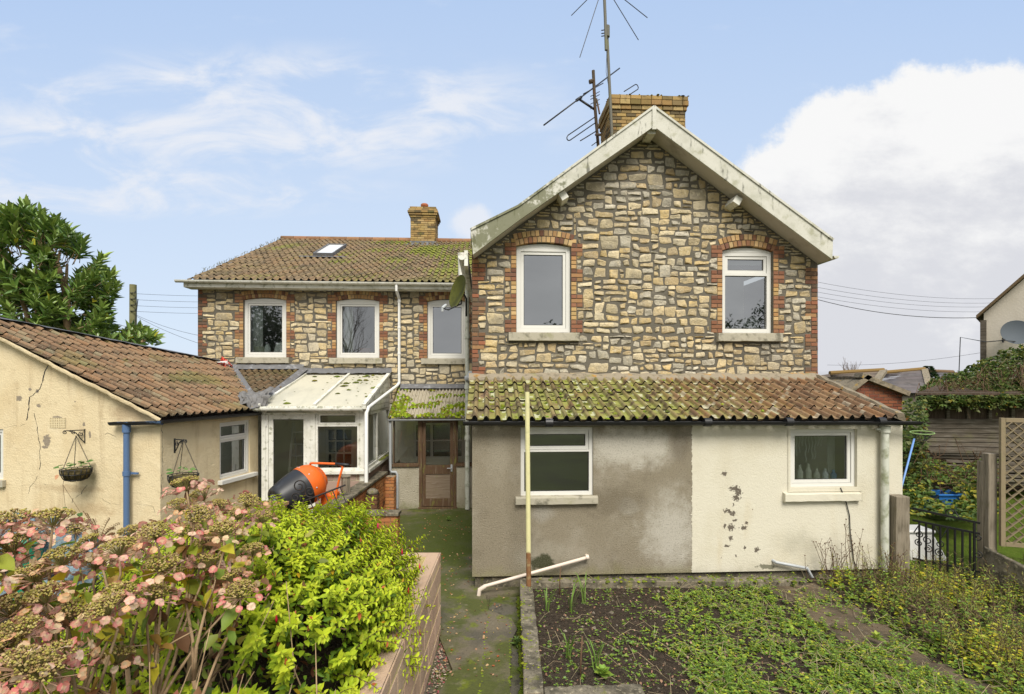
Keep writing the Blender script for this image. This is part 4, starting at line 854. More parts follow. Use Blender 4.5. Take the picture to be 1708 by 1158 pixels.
wlp.wall(D1, px1, 0, zsl, [], PD, 0); part('wall', wlp, m_render, po); wlp = MB(); wlp.wall(px0, D0, 0, zsl, [], PD, 0); wlp.quad((px0, PD, 0), (px0, PD, zsl), (px0, WD, zsl), (px0, WD, 0)); part('wall', wlp, m_render, po)
psl = MB(); psl.box(px0, D0 - .002, PD - .04, PD + .08, zsl, zsl + .05); psl.box(D1 + .002, px1, PD - .04, PD + .08, zsl, zsl + .05); part('sill', psl, m_wood, po, bev=.004)
for (a, b) in ((px0 + .03, D0 - .004), (D1 + .004, px1)): window(po, a, b, zsl + .052, zt_ - .003, PD + .01, [(0, 1, 0, 1, False)], fw=.022, sash=0, mat=m_wood, gl=m_glassD)
df = MB(); df.box(D0, D0 + .07, PD - .015, PD + .08, .03, zt_); df.box(D1 - .07, D1, PD - .015, PD + .08, .03, zt_); df.box(D0 + .072, D1 - .072, PD - .015, PD + .08, zt_ - .06, zt_ - .002); df.box(D0 - .02, D1 + .02, PD - .06, PD + .1, -.02, .03)
part('door_frame', df, m_wood, po, bev=.004)
ea, eb = D0 + .075, D1 - .075; dl = MB(); gz0, gz1 = PZ(776), PZ(705.5); qz0, qz1 = PZ(832), PZ(791)
dl.wall(ea, eb, .045, zt_ - .065, [(ea + .075, eb - .075, gz0, gz1), (ea + .075, eb - .075, qz0, qz1)], PD + .012, .04); dro = part('door', dl, m_wood, po)
g_ = MB(); g_.quad((ea + .07, PD + .035, gz0 - .01), (eb - .07, PD + .035, gz0 - .01), (eb - .07, PD + .035, gz1 + .01), (ea + .07, PD + .035, gz1 + .01)); part('pane', g_, m_glassD, dro)
g_ = MB(); g_.box(ea + .075, eb - .075, PD + .03, PD + .045, qz0, qz1); part('lower_panel', g_, m_grain, dro)
g_ = MB(); hz = PZ(781); g_.box(eb - .06, eb - .02, PD - .004, PD + .012, hz - .08, hz + .08); g_.tube([(eb - .04, PD, hz), (eb - .04, PD - .05, hz), (eb - .14, PD - .05, hz)], .010, 8); part('door_handle', g_, m_greypipe, dro)
zpb = HF.d(720, 649, WD - .02)[1]; zpf = PZ(699) + .035; DF = PD - .12; pp = math.atan2(zpb - zpf, WD - DF); Lp = math.hypot(zpb - zpf, WD - DF); TP = slopeT(WD - .01, zpb, pp)
cr = MB(); u0_, u1_ = HF.d(648, 698, DF)[0], -.05; nu = int((u1_ - u0_) / .0095); vs = []; m_ = 12
for k in range(m_ + 1):
    for i in range(nu + 1): u = u0_ + (u1_ - u0_) * i / nu; vs.append(TP(u, Lp * k / m_, .028 * math.sin(2 * math.pi * u / .084) + .028))
for i in range(nu + 1): u = u0_ + (u1_ - u0_) * i / nu; vs.append(TP(u, Lp, .028 * math.sin(2 * math.pi * u / .084) + .012))
cr.add(vs, [(k * (nu + 1) + i, k * (nu + 1) + i + 1, (k + 1) * (nu + 1) + i + 1, (k + 1) * (nu + 1) + i) for k in range(m_ + 1) for i in range(nu)])
prf = part('roof', cr, M('corrugated_cement_sheet', (.60, .54, .42), .9, .15, [dict(col=(.15, .12, .09), s=4, lo=.5, hi=.72, a=.65), dict(col=(.62, .56, .44), s=9, lo=.55, hi=.75, a=.5), dict(col=(.17, .18, .06), s=3, lo=.55, hi=.72, a=.5)], [(60, .003, 'noise')], trans=.35), po, smooth=True)
pm_ = MB()
for k in range(1700):
    u = random.uniform(u0_, u1_); q = random.random() ** .6; v = Lp * q; f = mnoise.noise(Vector((u * 2.6, v * 4, 5))) + .38 * (q - .5) + (.3 if u < u0_ + .35 else 0)
    if f > .06: moss_blob(pm_, TP(u, v, .03 + .02 * math.sin(2 * math.pi * u / .084)), random.uniform(.02, .048), random.uniform(.015, .04), nrm=(0, -math.sin(pp), math.cos(pp)), col=random.choice([(.20, .27, .02), (.16, .22, .018), (.27, .33, .03), (.15, .13, .03)]))
tag(part('moss', pm_, m_moss, prf), kind='stuff')
bf = MB(); bf.bar((u0_ + .01, WD - .02, zpb - .01), (u0_ + .01, DF + .02, zpf - .03), .03, .10); part('barge_board', bf, m_wood, po)
lf = MB(); lf.box(u0_ + .08, u1_, WD - .06, WD - .03, zpb + .03, zpb + .13); lf.add([(u0_ + .08, WD - .062, zpb + .12), (u1_, WD - .062, zpb + .12), (u1_, WD - .16, zpb + .02), (u0_ + .08, WD - .16, zpb + .02)], [(0, 3, 2, 1)]); part('flashing', lf, m_lead, po)
pg_ = MB(); gutter(pg_, (u1_, DF - .03, zpf - .03), (u0_ - .01, DF - .03, zpf - .035), .035); part('gutter', pg_, m_greypipe, po, autos=40)
p5 = MB(); xa, xb = PX(652), PX(663.3); zj = PZ(786); p5.tube([(xa, PD - .10, zpf - .06), (xa, PD - .07, zj + .06), (xa + .02, PD - .07, zj), (xb - .03, PD - .07, zj), (xb, PD - .07, zj - .05), (xb, PD - .07, .03)], .032, 10); part('downpipe', p5, m_greypipe, po, autos=40)

# ================================================================== cream outbuilding on the left
ob = thing('outbuilding', 'cracked cream rendered outbuilding with brown pantile roof on the left', 'outbuilding', OF, (0, 0, 0))
ZE = 2.41; SL = .427; pO = math.atan(SL)
TO = lambda u, v, h: (.14 - 0 - (4.75 - v) * math.cos(pO) + h * math.sin(pO), u, ZE - .06 + (4.75 - v) * math.sin(pO) + h * math.cos(pO))
OX = lambda px, py: OF.d(px, py, 0)
def oblob(px, py, rx, rz, col, s, nz, lo, hi, a): x, z = OX(px, py); return dict(k='blob', col=col, c=(x, 0, z), r=(rx, 4, rz), s=s, nz=nz, lo=lo, hi=hi, a=a)
m_ochre = M('ochre_painted_render', (.68, .57, .37), .92, .12,
    [dict(col=(.58, .45, .26), s=1.2, lo=.42, hi=.7, a=.55), dict(col=(.76, .66, .46), s=2.2, lo=.5, hi=.75, a=.5), dict(col=(.38, .28, .16), s=5, st=(1, 1, .12), lo=.52, hi=.76, a=.55), dict(col=(.44, .34, .2), s=3, lo=.56, hi=.72, a=.5),
     oblob(215, 690, .55, .22, (.32, .22, .13), 5, 1.4, .1, .7, .5), oblob(110, 815, .9, .10, (.38, .27, .15), 4, 1.5, .1, .7, .5), oblob(150, 850, .8, .18, (.40, .28, .15), 4, 1.6, .2, .8, .5), oblob(285, 840, .22, .45, (.14, .12, .07), 5, 1.3, .1, .7, .75), oblob(340, 760, .10, .8, (.30, .27, .09), 5, 1.4, .2, .8, .7)] +
    [oblob(a, b, c, e, (.26, .22, .17), 22, 1.4, .35, .45, .95) for a, b, c, e in ((32, 665, .10, .07), (65, 677, .07, .05), (78, 735, .12, .16), (75, 746, .10, .04), (95, 697, .16, .05), (150, 725, .04, .10), (140, 708, .04, .05), (62, 653, .06, .05), (125, 670, .03, .02), (50, 650, .05, .05))],
    [(35, .010, 'noise'), (7, .012, 'noise')])
wo_ = MB(); XL = -4.6
vb = (OX(83, 710)[0], OX(110, 710)[0], OX(95, 714)[1], OX(95, 697)[1]); lw = (-3.9, OX(5.5, 760)[0], OX(3, 800)[1], OX(3, 716)[1])
wo_.wall(XL, 0, -.1, 5, [vb, lw], 0.0, .08, clips=[((0, ZE - .07), (SL * .92, .92))])
OL = 2.32; ow = OF.x(366.5, 800, 0); ow2 = OF.x(417, 790, 0)
zw0 = OF.x(366.5, 801, 0)[1]; zw1 = OF.x(366.5, 705.5, 0)[1]; WO = (ow[0], ow2[0], zw0, zw1); rotO = lambda p: (-p[1], p[0], p[2])
sd_ = MB(); sd_.wall(0, OL, -.1, ZE - .02, [WO], 0, .12); wo_v = [rotO(p) for p in sd_.v]; wo_.add(wo_v, sd_.f)
bq_ = [(-3.95, .05), (-2.55, 3.7)]; wo_.quad((bq_[0][0], bq_[0][1], -.1), (bq_[1][0], bq_[1][1], -.1), (bq_[1][0], bq_[1][1], 3.2), (bq_[0][0], bq_[0][1], 3.8)); part('wall', wo_, m_ochre, ob)
wn = window(ob, WO[0] + .003, WO[1] - .003, WO[2] + .003, WO[3] - .003, .03, [(0, 1, .74, 1, True), (0, 1, 0, .70, True)], fw=.04, sash=.035, rot=rotO, gl=glass('outbuilding_glass', .10, (.6, .66, .62), .001, 2))
sl_ = MB(); sl_.box(-.05, .09, WO[0] - .05, WO[1] + .12, WO[2] - .08, WO[2] - .006); part('sill', sl_, m_upvc, wn, bev=.006)
wn = window(ob, lw[0], lw[1], lw[2], lw[3], .02, [(0, 1, 0, 1, True)], fw=.05, sash=.05)
sl_ = MB(); sl_.box(lw[0], lw[1] + .06, -.06, .0, lw[2] - .12, lw[2] - .004); part('sill', sl_, m_sill, wn, bev=.006)
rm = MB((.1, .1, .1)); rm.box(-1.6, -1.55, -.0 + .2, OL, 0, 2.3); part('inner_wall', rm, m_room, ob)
# air brick
tag(wn)
ab = MB(); W_, H_ = vb[1] - vb[0], vb[3] - vb[2]; ab.wall(vb[0], vb[1], vb[2], vb[3], [(vb[0] + W_ * (i + .25) / 9, vb[0] + W_ * (i + .75) / 9, vb[2] + H_ * (j + .22) / 6, vb[2] + H_ * (j + .78) / 6) for i in range(9) for j in range(6)], -.006, .05)
part('air_brick', ab, M('cream_air_brick', (.66, .56, .36), .9, .1), ob); abk = MB(); abk.box(vb[0], vb[1], .05, .06, vb[2], vb[3]); part('vent_back', abk, m_dark, ob)
# cracks
cr_ = MB()
def crack(pts, w_=.008, fork=True):
    q = []
    for i in range(len(pts) - 1):
        a, b = Vector((*OX(*pts[i]), 0)), Vector((*OX(*pts[i + 1]), 0)); n = max(2, int((b - a).length / .05))
        for k in range(n):
            p = a.lerp(b, k / n); q.append((p.x + random.uniform(-.014, .014), p.y + random.uniform(-.014, .014)))
    for i in range(len(q) - 1):
        wa = w_ * random.uniform(.35, 1.1)
        cr_.add([(q[i][0] - wa, -.0025, q[i][1]), (q[i][0] + wa, -.0025, q[i][1] + wa * .3), (q[i + 1][0] + wa, -.0025, q[i + 1][1]), (q[i + 1][0] - wa, -.0025, q[i + 1][1] - wa * .3)], [(0, 1, 2, 3)])
crack([(81, 606), (72, 630), (66, 650), (50, 662), (48, 685), (42, 708)], .011); crack([(42, 708), (20, 712), (2, 714)], .006); crack([(58, 690), (62, 712), (66, 735), (67, 760), (66, 790)], .006)
crack([(65, 792), (50, 815), (46, 830)], .004); crack([(145, 810), (135, 825), (122, 832), (118, 845)], .006); crack([(165, 830), (180, 838), (205, 845)], .004); crack([(165, 728), (180, 722), (197, 729)], .005); crack([(0, 808), (40, 810), (95, 806)], .003); crack([(270, 700), (271, 760), (270, 830)], .004); crack([(225, 840), (255, 845), (262, 860)], .004)
part('cracks', cr_, m_dark, ob)
# roofs
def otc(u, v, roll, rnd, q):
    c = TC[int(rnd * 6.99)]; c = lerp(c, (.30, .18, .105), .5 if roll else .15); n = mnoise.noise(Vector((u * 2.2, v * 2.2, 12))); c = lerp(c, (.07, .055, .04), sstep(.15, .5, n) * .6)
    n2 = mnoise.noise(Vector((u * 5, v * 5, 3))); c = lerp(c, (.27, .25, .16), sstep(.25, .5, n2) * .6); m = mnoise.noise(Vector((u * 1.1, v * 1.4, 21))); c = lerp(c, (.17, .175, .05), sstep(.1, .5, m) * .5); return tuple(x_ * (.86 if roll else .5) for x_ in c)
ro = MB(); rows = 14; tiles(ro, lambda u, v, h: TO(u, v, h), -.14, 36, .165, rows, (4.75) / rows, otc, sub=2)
ro.quad(TO(-.12, 0, -.05), TO(6, 0, -.05), TO(6, 4.7, -.05), TO(-.12, 4.7, -.05), (.04, .03, .025))
n_r = (math.sin(pO), 0, math.cos(pO)); ohit = lambda px, py: OF.hit(px, py, TO(0, 4.75, .03), n_r)
A_ = ohit(0, 535); B_ = ohit(372, 606); V0 = ohit(431, 682); V1 = ohit(392, 622)
ab_ = (B_ - A_); ab_.z = 0; ro.clips.append((A_, (-ab_.y, ab_.x, 0)))
vv_ = (V1 - V0); vv_.z = 0; nv = Vector((vv_.y, -vv_.x, 0)); ro.clips.append((V0, nv if nv.dot(Vector((1, 0, 0))) > 0 else -nv))
wf0 = OF.loc(HF.w(-6, 3.99, 0)); wf1 = OF.loc(HF.w(-2, 3.99, 0)); wd_ = wf1 - wf0; ro.clips.append((wf0, (-wd_.y, wd_.x, 0)))
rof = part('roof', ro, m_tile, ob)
lc = MB(); n = 40; vs = []
for i in range(n + 1):
    p = A_.lerp(B_, -.25 + 1.25 * i / n); k = Vector((-ab_.y, ab_.x, 0)).normalized(); a = random.uniform(-.012, .012); vs += [p - k * .10 + Vector((0, 0, .035 + a)), p + k * .05 + Vector((0, 0, .07)), p + k * .1 + Vector((0, 0, -.25))]
lc.add(vs, [(3 * i + q, 3 * i + 1 + q, 3 * i + 4 + q, 3 * i + 3 + q) for i in range(n) for q in range(2)]); part('flashing', lc, m_lead, rof, smooth=True)
vo = MB((.42, .34, .18)); vs = []; n = 40
for i in range(n + 1):
    v = 4.75 * i / n; h = random.uniform(-.008, .008); vs += [TO(-.13, v, .0 + h), TO(-.14 + h, v, -.05 + h), TO(-.10, v, -.085 + h), TO(.02, v, -.09)]
vo.add(vs, [(4 * i + q, 4 * i + 1 + q, 4 * i + 5 + q, 4 * i + 4 + q) for i in range(n) for q in range(3)]); part('verge_mortar', vo, m_ochre, rof, smooth=True)
# small tiled roof filling the angle to the conservatory (house frame -> outbuilding frame)
H2O = lambda p: OF.loc(HF.w(*p)); zs1_ = HF.d(450, 618, WD - .03)[1]; ps = math.atan2(zs1_ - 2.44, WD - .03 - 1.5); Ls = math.hypot(zs1_ - 2.44, WD - 1.53); TS = slopeT(WD - .03, zs1_, ps)
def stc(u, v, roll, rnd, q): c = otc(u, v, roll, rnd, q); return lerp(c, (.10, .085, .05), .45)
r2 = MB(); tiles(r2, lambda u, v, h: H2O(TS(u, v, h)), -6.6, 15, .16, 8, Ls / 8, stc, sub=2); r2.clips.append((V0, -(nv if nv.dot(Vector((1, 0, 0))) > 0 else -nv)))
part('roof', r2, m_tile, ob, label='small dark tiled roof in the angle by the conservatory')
l3 = MB(); vs = []; n = 24
for i in range(n + 1):
    v = -.02 + Ls * i / n; a = .02 * mnoise.noise(Vector((i * .7, 2, 2))); vs += [H2O(TS(CXL - .12 + a, v, .07 + a)), H2O(TS(CXL - .07, v, .10 + a)), H2O(TS(CXL + .04 + a, v, .03))]
l3.add(vs, [(3 * i + q, 3 * i + 3 + q, 3 * i + 4 + q, 3 * i + 1 + q) for i in range(n) for q in range(2)])
vs = []
for i in range(n + 1):
    u = -6.75 + 2.5 * i / n; a = .02 * mnoise.noise(Vector((i * .9, 5, 2))); vs += [H2O((u, WD - .04, zs1_ + .15 + a)), H2O((u, WD - .1, zs1_ + .09 + a)), H2O((u, WD - .17, zs1_ + .03 + a))]
l3.add(vs, [(3 * i + q, 3 * i + 1 + q, 3 * i + 4 + q, 3 * i + 3 + q) for i in range(n) for q in range(2)])
vs = []
for i in range(n + 1):
    p = V0.lerp(V1, i / n * 1.15); a = .02 * mnoise.noise(Vector((i * .8, 9, 2))); vs += [p + Vector((-.07 + a, 0, .06)), p + Vector((0, 0, .0 + a)), p + Vector((.08, .03, .06 + a))]
l3.add(vs, [(3 * i + q, 3 * i + 1 + q, 3 * i + 4 + q, 3 * i + 3 + q) for i in range(n) for q in range(2)]); part('flashing', l3, m_lead, ob, smooth=True)
# blue-painted gutter and downpipe
m_bluegut = M('flaking_blue_gutter_paint', (.02, .02, .024), .45, .35, [dict(col=(.09, .16, .29), s=5, st=(1, 1, 2), lo=.50, hi=.60, a=.9)])
m_blue = M('blue_painted_iron', (.085, .15, .28), .5, .35, [dict(col=(.02, .02, .022), s=5, lo=.62, hi=.68, a=.95), dict(col=(.22, .30, .42), s=8, lo=.58, hi=.75, a=.4)], [(30, .002, 'noise')])
gO = MB(); ge = TO(0, 4.75, 0); zg = ge[2] - .035; gutter(gO, (ge[0] - .0, OL + .1, zg - .01), (ge[0], -.16, zg), .055); part('gutter', gO, m_dark, ob, autos=40)
gB = MB(); xa = OX(195, 703)[0]; gutter(gB, (ge[0] + .02, -.13, zg - .01), (xa, -.10, zg - .04), .058); xp = OF.d(211, 780, -.09)[0]; zp = zg - .06
part('gutter', gB, m_bluegut, ob, autos=40, label='blue painted end of the gutter')
dB = MB(); dB.tube([(xp, -.09, -.05), (xp, -.09, zp)], .042, 14); dB.tube([(xp, -.09, zp - .14), (xp, -.09, zp - .01)], .058, 14)
zcl = OF.d(211, 790, -.09)[1]; dB.tube([(xp, -.09, zcl - .035), (xp, -.09, zcl + .035)], .053, 14); dB.box(xp - .05, xp + .17, -.06, -.035, zcl - .015, zcl + .015); part('downpipe', dB, m_blue, ob, autos=40)
fb = MB(); fb.box(.0, .03, .02, OL, ZE - .12, ZE - .03); part('fascia', fb, m_dark, ob)
# ================================================================== ground, paths, beds
gr = MB((.10, .11, .05)); gr.quad((-500, -500, -.06), (500, -500, -.06), (500, 700, -.06), (-500, 700, -.06))
solo('ground', gr, M('ground_earth_and_grass', (.085, .095, .035), .95, .1, [dict(col=(.05, .045, .03), s=.6, lo=.4, hi=.7, a=.7)], [(6, .03, 'noise')]), kind='structure')
m_path = M('mossy_concrete_path', (.155, .13, .088), .93, .2, [dict(col=(.075, .07, .055), s=1.6, lo=.4, hi=.7, a=.8), dict(col=(.065, .08, .014), s=1.4, lo=.40, hi=.58, a=.85), dict(col=(.13, .155, .015), s=5, lo=.56, hi=.68, a=.75), dict(col=(.26, .225, .165), s=7, lo=.58, hi=.74, a=.45), dict(col=(.04, .038, .03), s=30, lo=.55, hi=.72, a=.6),
    dict(k='blob', col=(.055, .072, .012), c=(-1.3, 9.8, 0), r=(1.6, 2.4, 1), s=3, nz=1.2, lo=.0, hi=.55, a=.85)], [(24, .012, 'noise')])
ph = MB()
def sheet(mb, poly, z0, z1, nz=.0):
    n = len(poly); mb.add([(x, y, z1) for x, y in poly] + [(x, y, z0) for x, y in poly], [tuple(range(n))] + [(i, i + n, (i + 1) % n + n, (i + 1) % n) for i in range(n)])
sheet(ph, [(-6.2, 5.9), (-.86, 5.9), (-.60, 5.15), (-.72, 4.6), (-.80, 3.2), (-.02, 3.2), (-.02, 5.2), (.0, 5.75), (.06, 6.0), (.0, 6.25), (-.3, 6.5), (-.36, 6.95), (.6, 7.0), (.6, 13.2), (-6.2, 13.2)], -.08, 0.0)
solo('path', ph, m_path, kind='structure')
ph2 = MB(); sheet(ph2, [(-.3, 3.2), (.13, 3.2), (.13, 7.0), (-.3, 7.0)], -.10, -.035); sheet(ph2, [(-.9, 3.2), (-.3, 3.2), (-.3, 6.2), (-.9, 6.2)], -.10, -.045)
solo('side_path', ph2, M('damp_mossy_concrete', (.11, .10, .075), .95, .15, [dict(col=(.075, .095, .012), s=3, lo=.42, hi=.6, a=.9), dict(col=(.04, .036, .028), s=9, lo=.5, hi=.7, a=.7)], [(24, .016, 'noise')]), kind='structure')
# raised left garden behind the block wall
m_soil = M('dark_garden_soil', (.062, .048, .035), 1.0, .05, [dict(col=(.09, .072, .05), s=9, lo=.52, hi=.72, a=.7), dict(col=(.018, .014, .011), s=22, lo=.5, hi=.7, a=.7), dict(col=(.21, .16, .11), s=45, lo=.58, hi=.68, a=.75)], [(18, .05, 'noise'), (60, .02, 'noise')])
def lumpy(x0, x1, y0, y1, z, nx, ny, amp, sc=2.0, fn=None):
    m = MB(); vs = [(x0 + (x1 - x0) * i / nx, y0 + (y1 - y0) * j / ny, 0) for j in range(ny + 1) for i in range(nx + 1)]
    vs = [(x, y, z + amp * mnoise.noise(Vector((x * sc, y * sc, 3))) + amp * .5 * mnoise.noise(Vector((x * sc * 4, y * sc * 4, 7))) + (fn(x, y) if fn else 0)) for x, y, _ in vs]
    m.add(vs, [(j * (nx + 1) + i, j * (nx + 1) + i + 1, (j + 1) * (nx + 1) + i + 1, (j + 1) * (nx + 1) + i) for j in range(ny) for i in range(nx)]); return m
solo('raised_garden_soil', lumpy(-6.5, -1.05, -.5, 5.8, .72, 60, 60, .05), m_soil, kind='structure', smooth=True)
solo('vegetable_bed_soil', lumpy(.26, 9.5, 4.3, 7.22, .13, 180, 60, .022, 3), m_soil, kind='structure', smooth=True)
solo('lawn', lumpy(5.75, 30, 7.2, 22, .16, 60, 40, .05, 1, lambda x, y: .05 * max(0, y - 8)), M('rough_lawn', (.10, .15, .02), 1, .05, [dict(col=(.05, .06, .015), s=3, lo=.45, hi=.7, a=.7), dict(col=(.17, .20, .04), s=12, lo=.5, hi=.7, a=.6)], [(40, .06, 'noise')]), kind='structure', smooth=True)
cl_ = MB()
for i_ in range(4200):
    x = random.uniform(.3, 7.5); y = random.uniform(4.36, 6.95); r_ = random.choice([.006, .008, .011, .016, .024]) * random.uniform(.7, 1.3); px_ = CX + FPX * x / y
    if px_ > 1720 or (px_ > 1200 and random.random() < .6): continue
    o_ = [random.uniform(.6, 1.3) for _ in range(5)]; zc = .128 + .022 * mnoise.noise(Vector((x * 3, y * 3, 3)))
    cl_.add([(x + r_ * o_[0], y, zc), (x - r_ * o_[1], y + r_ * .3, zc), (x, y + r_ * o_[2], zc), (x + r_ * .2, y - r_ * o_[3], zc), (x + r_ * .1, y, zc + r_ * .8 * o_[4])], [(0, 2, 4), (2, 1, 4), (1, 3, 4), (3, 0, 4)], jit(random.choice([(.075, .055, .04), (.05, .038, .028), (.11, .085, .06), (.20, .17, .13)] + [(.06, .045, .033)] * 3), .3))
solo('soil_clods', cl_, M('soil_clod', 'attr', 1, .05, (), [(50, .01, 'noise')]), kind='stuff', label='loose crumbs and pebbles of soil on the bed', cat='soil')
# flagstones across the bed
fsn = MB()
for (px, py, w_, l_, a) in ((1335, 985, .75, .5, .1), (1390, 1020, .7, .55, -.2), (1440, 1052, .7, .5, -.15), (1535, 1122, .75, .5, -.2), (1490, 1090, .6, .5, -.2), (1600, 1150, .7, .5, -.2)):
    x, y = WF.z(px, py, .16); c, s_ = math.cos(a), math.sin(a); q = [(-w_ / 2, -l_ / 2), (w_ / 2, -l_ / 2), (w_ / 2, l_ / 2), (-w_ / 2, l_ / 2)]
    sheet(fsn, [(x + u * c - v * s_, y + u * s_ + v * c) for u, v in q], .05, .146 + random.uniform(-.004, .004))
solo('stepping_path', fsn, M('muddy_flagstone', (.125, .095, .062), .95, .1, [dict(col=(.06, .05, .035), s=4, lo=.42, hi=.7, a=.8), dict(col=(.26, .23, .18), s=14, lo=.58, hi=.72, a=.6)], [(20, .015, 'noise')]), kind='structure', bev=.012)
# kerb round the bed
kb = MB(); ky = 7.0
def kerb(x0, x1, y0, y1, z0, z1, along):
    n = 26; vs = []
    for i in range(n + 1):
        q = i / n; a = lambda: random.uniform(-.007, .007)
        if along == 'y': y = y0 + (y1 - y0) * q; vs += [(x0 + a(), y, z0), (x0 + a(), y, z1 + a()), (x1 + a(), y, z1 + a()), (x1 + a(), y, z0)]
        else: x = x0 + (x1 - x0) * q; dy = .05 * q; vs += [(x, y1 + dy, z0), (x, y1 + dy + a(), z1 + a()), (x, y0 + dy + a(), z1 + a()), (x, y0 + dy, z0)]
    kb.add(vs, [(4 * i + k, 4 * i + 4 + k, 4 * i + 5 + k, 4 * i + 1 + k) for i in range(n) for k in range(3)] + [(0, 1, 2, 3), (4 * n + 3, 4 * n + 2, 4 * n + 1, 4 * n)])
kerb(.105, .275, 4.40, 6.83, -.08, .22, 'y'); kerb(.105, 4.0, 6.84, 6.99, -.08, .22, 'x'); kerb(.28, 1.15, 4.33, 4.50, -.08, .215, 'x')
solo('bed_kerb', kb, m_conc, 'low lichened concrete kerb around the vegetable bed by the path', 'kerb', bev=.01, base=(.2, 6.9, 0), autos=50)
km = MB()
# pinkish block retaining wall
m_block = M('pink_concrete_block', 'attr', .93, .1, [dict(col=(.24, .17, .14), s=3, lo=.45, hi=.75, a=.55), dict(col=(.50, .41, .35), s=7, lo=.55, hi=.75, a=.45), dict(col=(.13, .10, .08), s=40, lo=.58, hi=.72, a=.5)], [(55, .008, 'noise')])
bw = MB((.43, .36, .19)); wx = -.83; wy = 5.95; wt = .915; BL2 = [(.50, .35, .24), (.46, .315, .215), (.53, .375, .26)]
bw.box(wx - .15, wx - .006, .3, wy - .006, -.08, wt - .004, (.66, .55, .24)); bw.box(-3.1, wx - .15, wy - .15, wy - .006, -.08, wt - .004, (.60, .49, .23)); bw.box(wx - .145, wx - .012, .3, wy - .012, wt - .003, wt, BL2[0]); bw.box(-3.1, wx - .146, wy - .145, wy - .012, wt - .003, wt, BL2[0])
z_ = wt; k = 0
while z_ > .05:
    zb_ = z_ - (.12 if k == 0 else .235); off = .0 if k % 2 else -.22; y = wy + off if off else wy
    ys = [wy] + [wy + off - .45 * i for i in range(0 if off else 1, 14)]
    for i in range(len(ys) - 1):
        bw.brick([(ys[i + 1] + .012, zb_ + .028), (ys[i] - .008, zb_ + .028), (ys[i] - .008, z_), (ys[i + 1] + .012, z_)], lambda u, q, o: (wx + o - .004, u, q), .004, -.012, jit(random.choice(BL2), .10), ch=.004)
    xs = [wx - .45 * i - (.1 if k % 2 else .3) for i in range(5)]; xs = [wx] + xs
    for i in range(5): bw.brick([(xs[i + 1] + .006, zb_ + .007), (xs[i] - .006, zb_ + .007), (xs[i] - .006, z_), (xs[i + 1] + .006, z_)], lambda u, q, o: (u, wy + o - .004, q), .004, -.012, jit(random.choice(BL2), .10), ch=.004)
    z_ = zb_ - .006; k += 1
solo('block_wall', bw, m_block, 'pinkish concrete block retaining wall with yellow mortar beside the path', 'wall', base=(wx, wy, 0))
# gravel strip at the wall's foot
gv = MB()
for k in range(900):
    y = random.uniform(3.6, 5.9); x = wx + .02 + random.random() ** 1.3 * (.14 + .12 * sstep(5.9, 4.4, y)); r = random.uniform(.006, .016)
    vs = [(x + r * random.uniform(.6, 1.2) * sx_, y + r * random.uniform(.6, 1.2) * sy_, -.035 + r * random.uniform(.4, .9) * sz_ + .006) for sx_, sy_, sz_ in ((1, 0, 0), (-1, 0, 0), (0, 1, 0), (0, -1, 0), (0, 0, 1))]
    gv.add(vs, [(0, 2, 4), (2, 1, 4), (1, 3, 4), (3, 0, 4)], jit(random.choice([(.30, .22, .15), (.20, .15, .11), (.38, .31, .24), (.13, .10, .08), (.30, .08, .09)]), .3))
solo('gravel', gv, M('pebbles', 'attr', .8, .2), kind='stuff')
# small orange brick walls by the patio
def brickthing(name, lab, x0, x1, y0, y1, z1, cope, pal, base, dark=True):
    b = MB((.3, .24, .17)); b.box(x0 + .008, x1 - .008, y0 + .008, y1 - .008, -.05, z1)
    courses(b, TF(y0), x0, x1, .0, z1, pal); courses(b, lambda u, z, o: (x1 + o, y0 + u, z), 0, y1 - y0, .0, z1, pal); courses(b, lambda u, z, o: (x0 - o, y1 - u, z), 0, y1 - y0, .0, z1, pal)
    t_ = thing(name, lab, 'wall', WF, base); part('brickwork', b, m_obrick, t_)
    if cope: c = MB(); c.box(x0 - .03, x1 + .03, y0 - .03, y1 + .03, z1 + .002, z1 + .06); part('coping', c, m_conc, t_, bev=.012)
    return t_
ORB = [(.42, .19, .07), (.40, .165, .06), (.37, .15, .06), (.44, .21, .085)]
m_obrick = M('orange_engineering_brick', 'attr', .85, .2, [dict(col=(.03, .025, .022), s=6, lo=.54, hi=.66, a=.85), dict(col=(.30, .27, .23), s=16, lo=.66, hi=.76, a=.5)], [(45, .004, 'noise')])
brickthing('brick_wall', 'long orange brick dwarf wall with concrete coping running back to the porch', -3.02, -2.80, 7.9, 11.35, .86, True, ORB, (-2.9, 9.6, 0))
brickthing('brick_wall', 'low orange brick wall with black stained face and pale coping facing the path', -2.78, -2.02, 8.95, 9.16, .55, True, ORB, (-2.4, 9.05, 0))
brickthing('brick_pier', 'orange brick pier at the far end of the dwarf wall beside the grey downpipe', -2.79, -2.60, 11.2, 11.42, .82, False, ORB, (-2.7, 11.3, 0))['category'] = 'pier'
tt = brickthing('brick_pier', 'short blackened brick pier with rounded top beside the dwarf wall', -2.76, -2.55, 9.6, 9.8, .78, False, [(.12, .06, .035), (.16, .08, .04)], (-2.65, 9.7, 0)); tt['category'] = 'pier'
c = MB(); c.lathe([(.0, .10), (.05, .095), (.10, .06), (.12, .0), (.0, -.005)], 16, Matrix.Translation((-2.655, 9.7, .785))); part('cap', c, m_conc, tt, smooth=True)
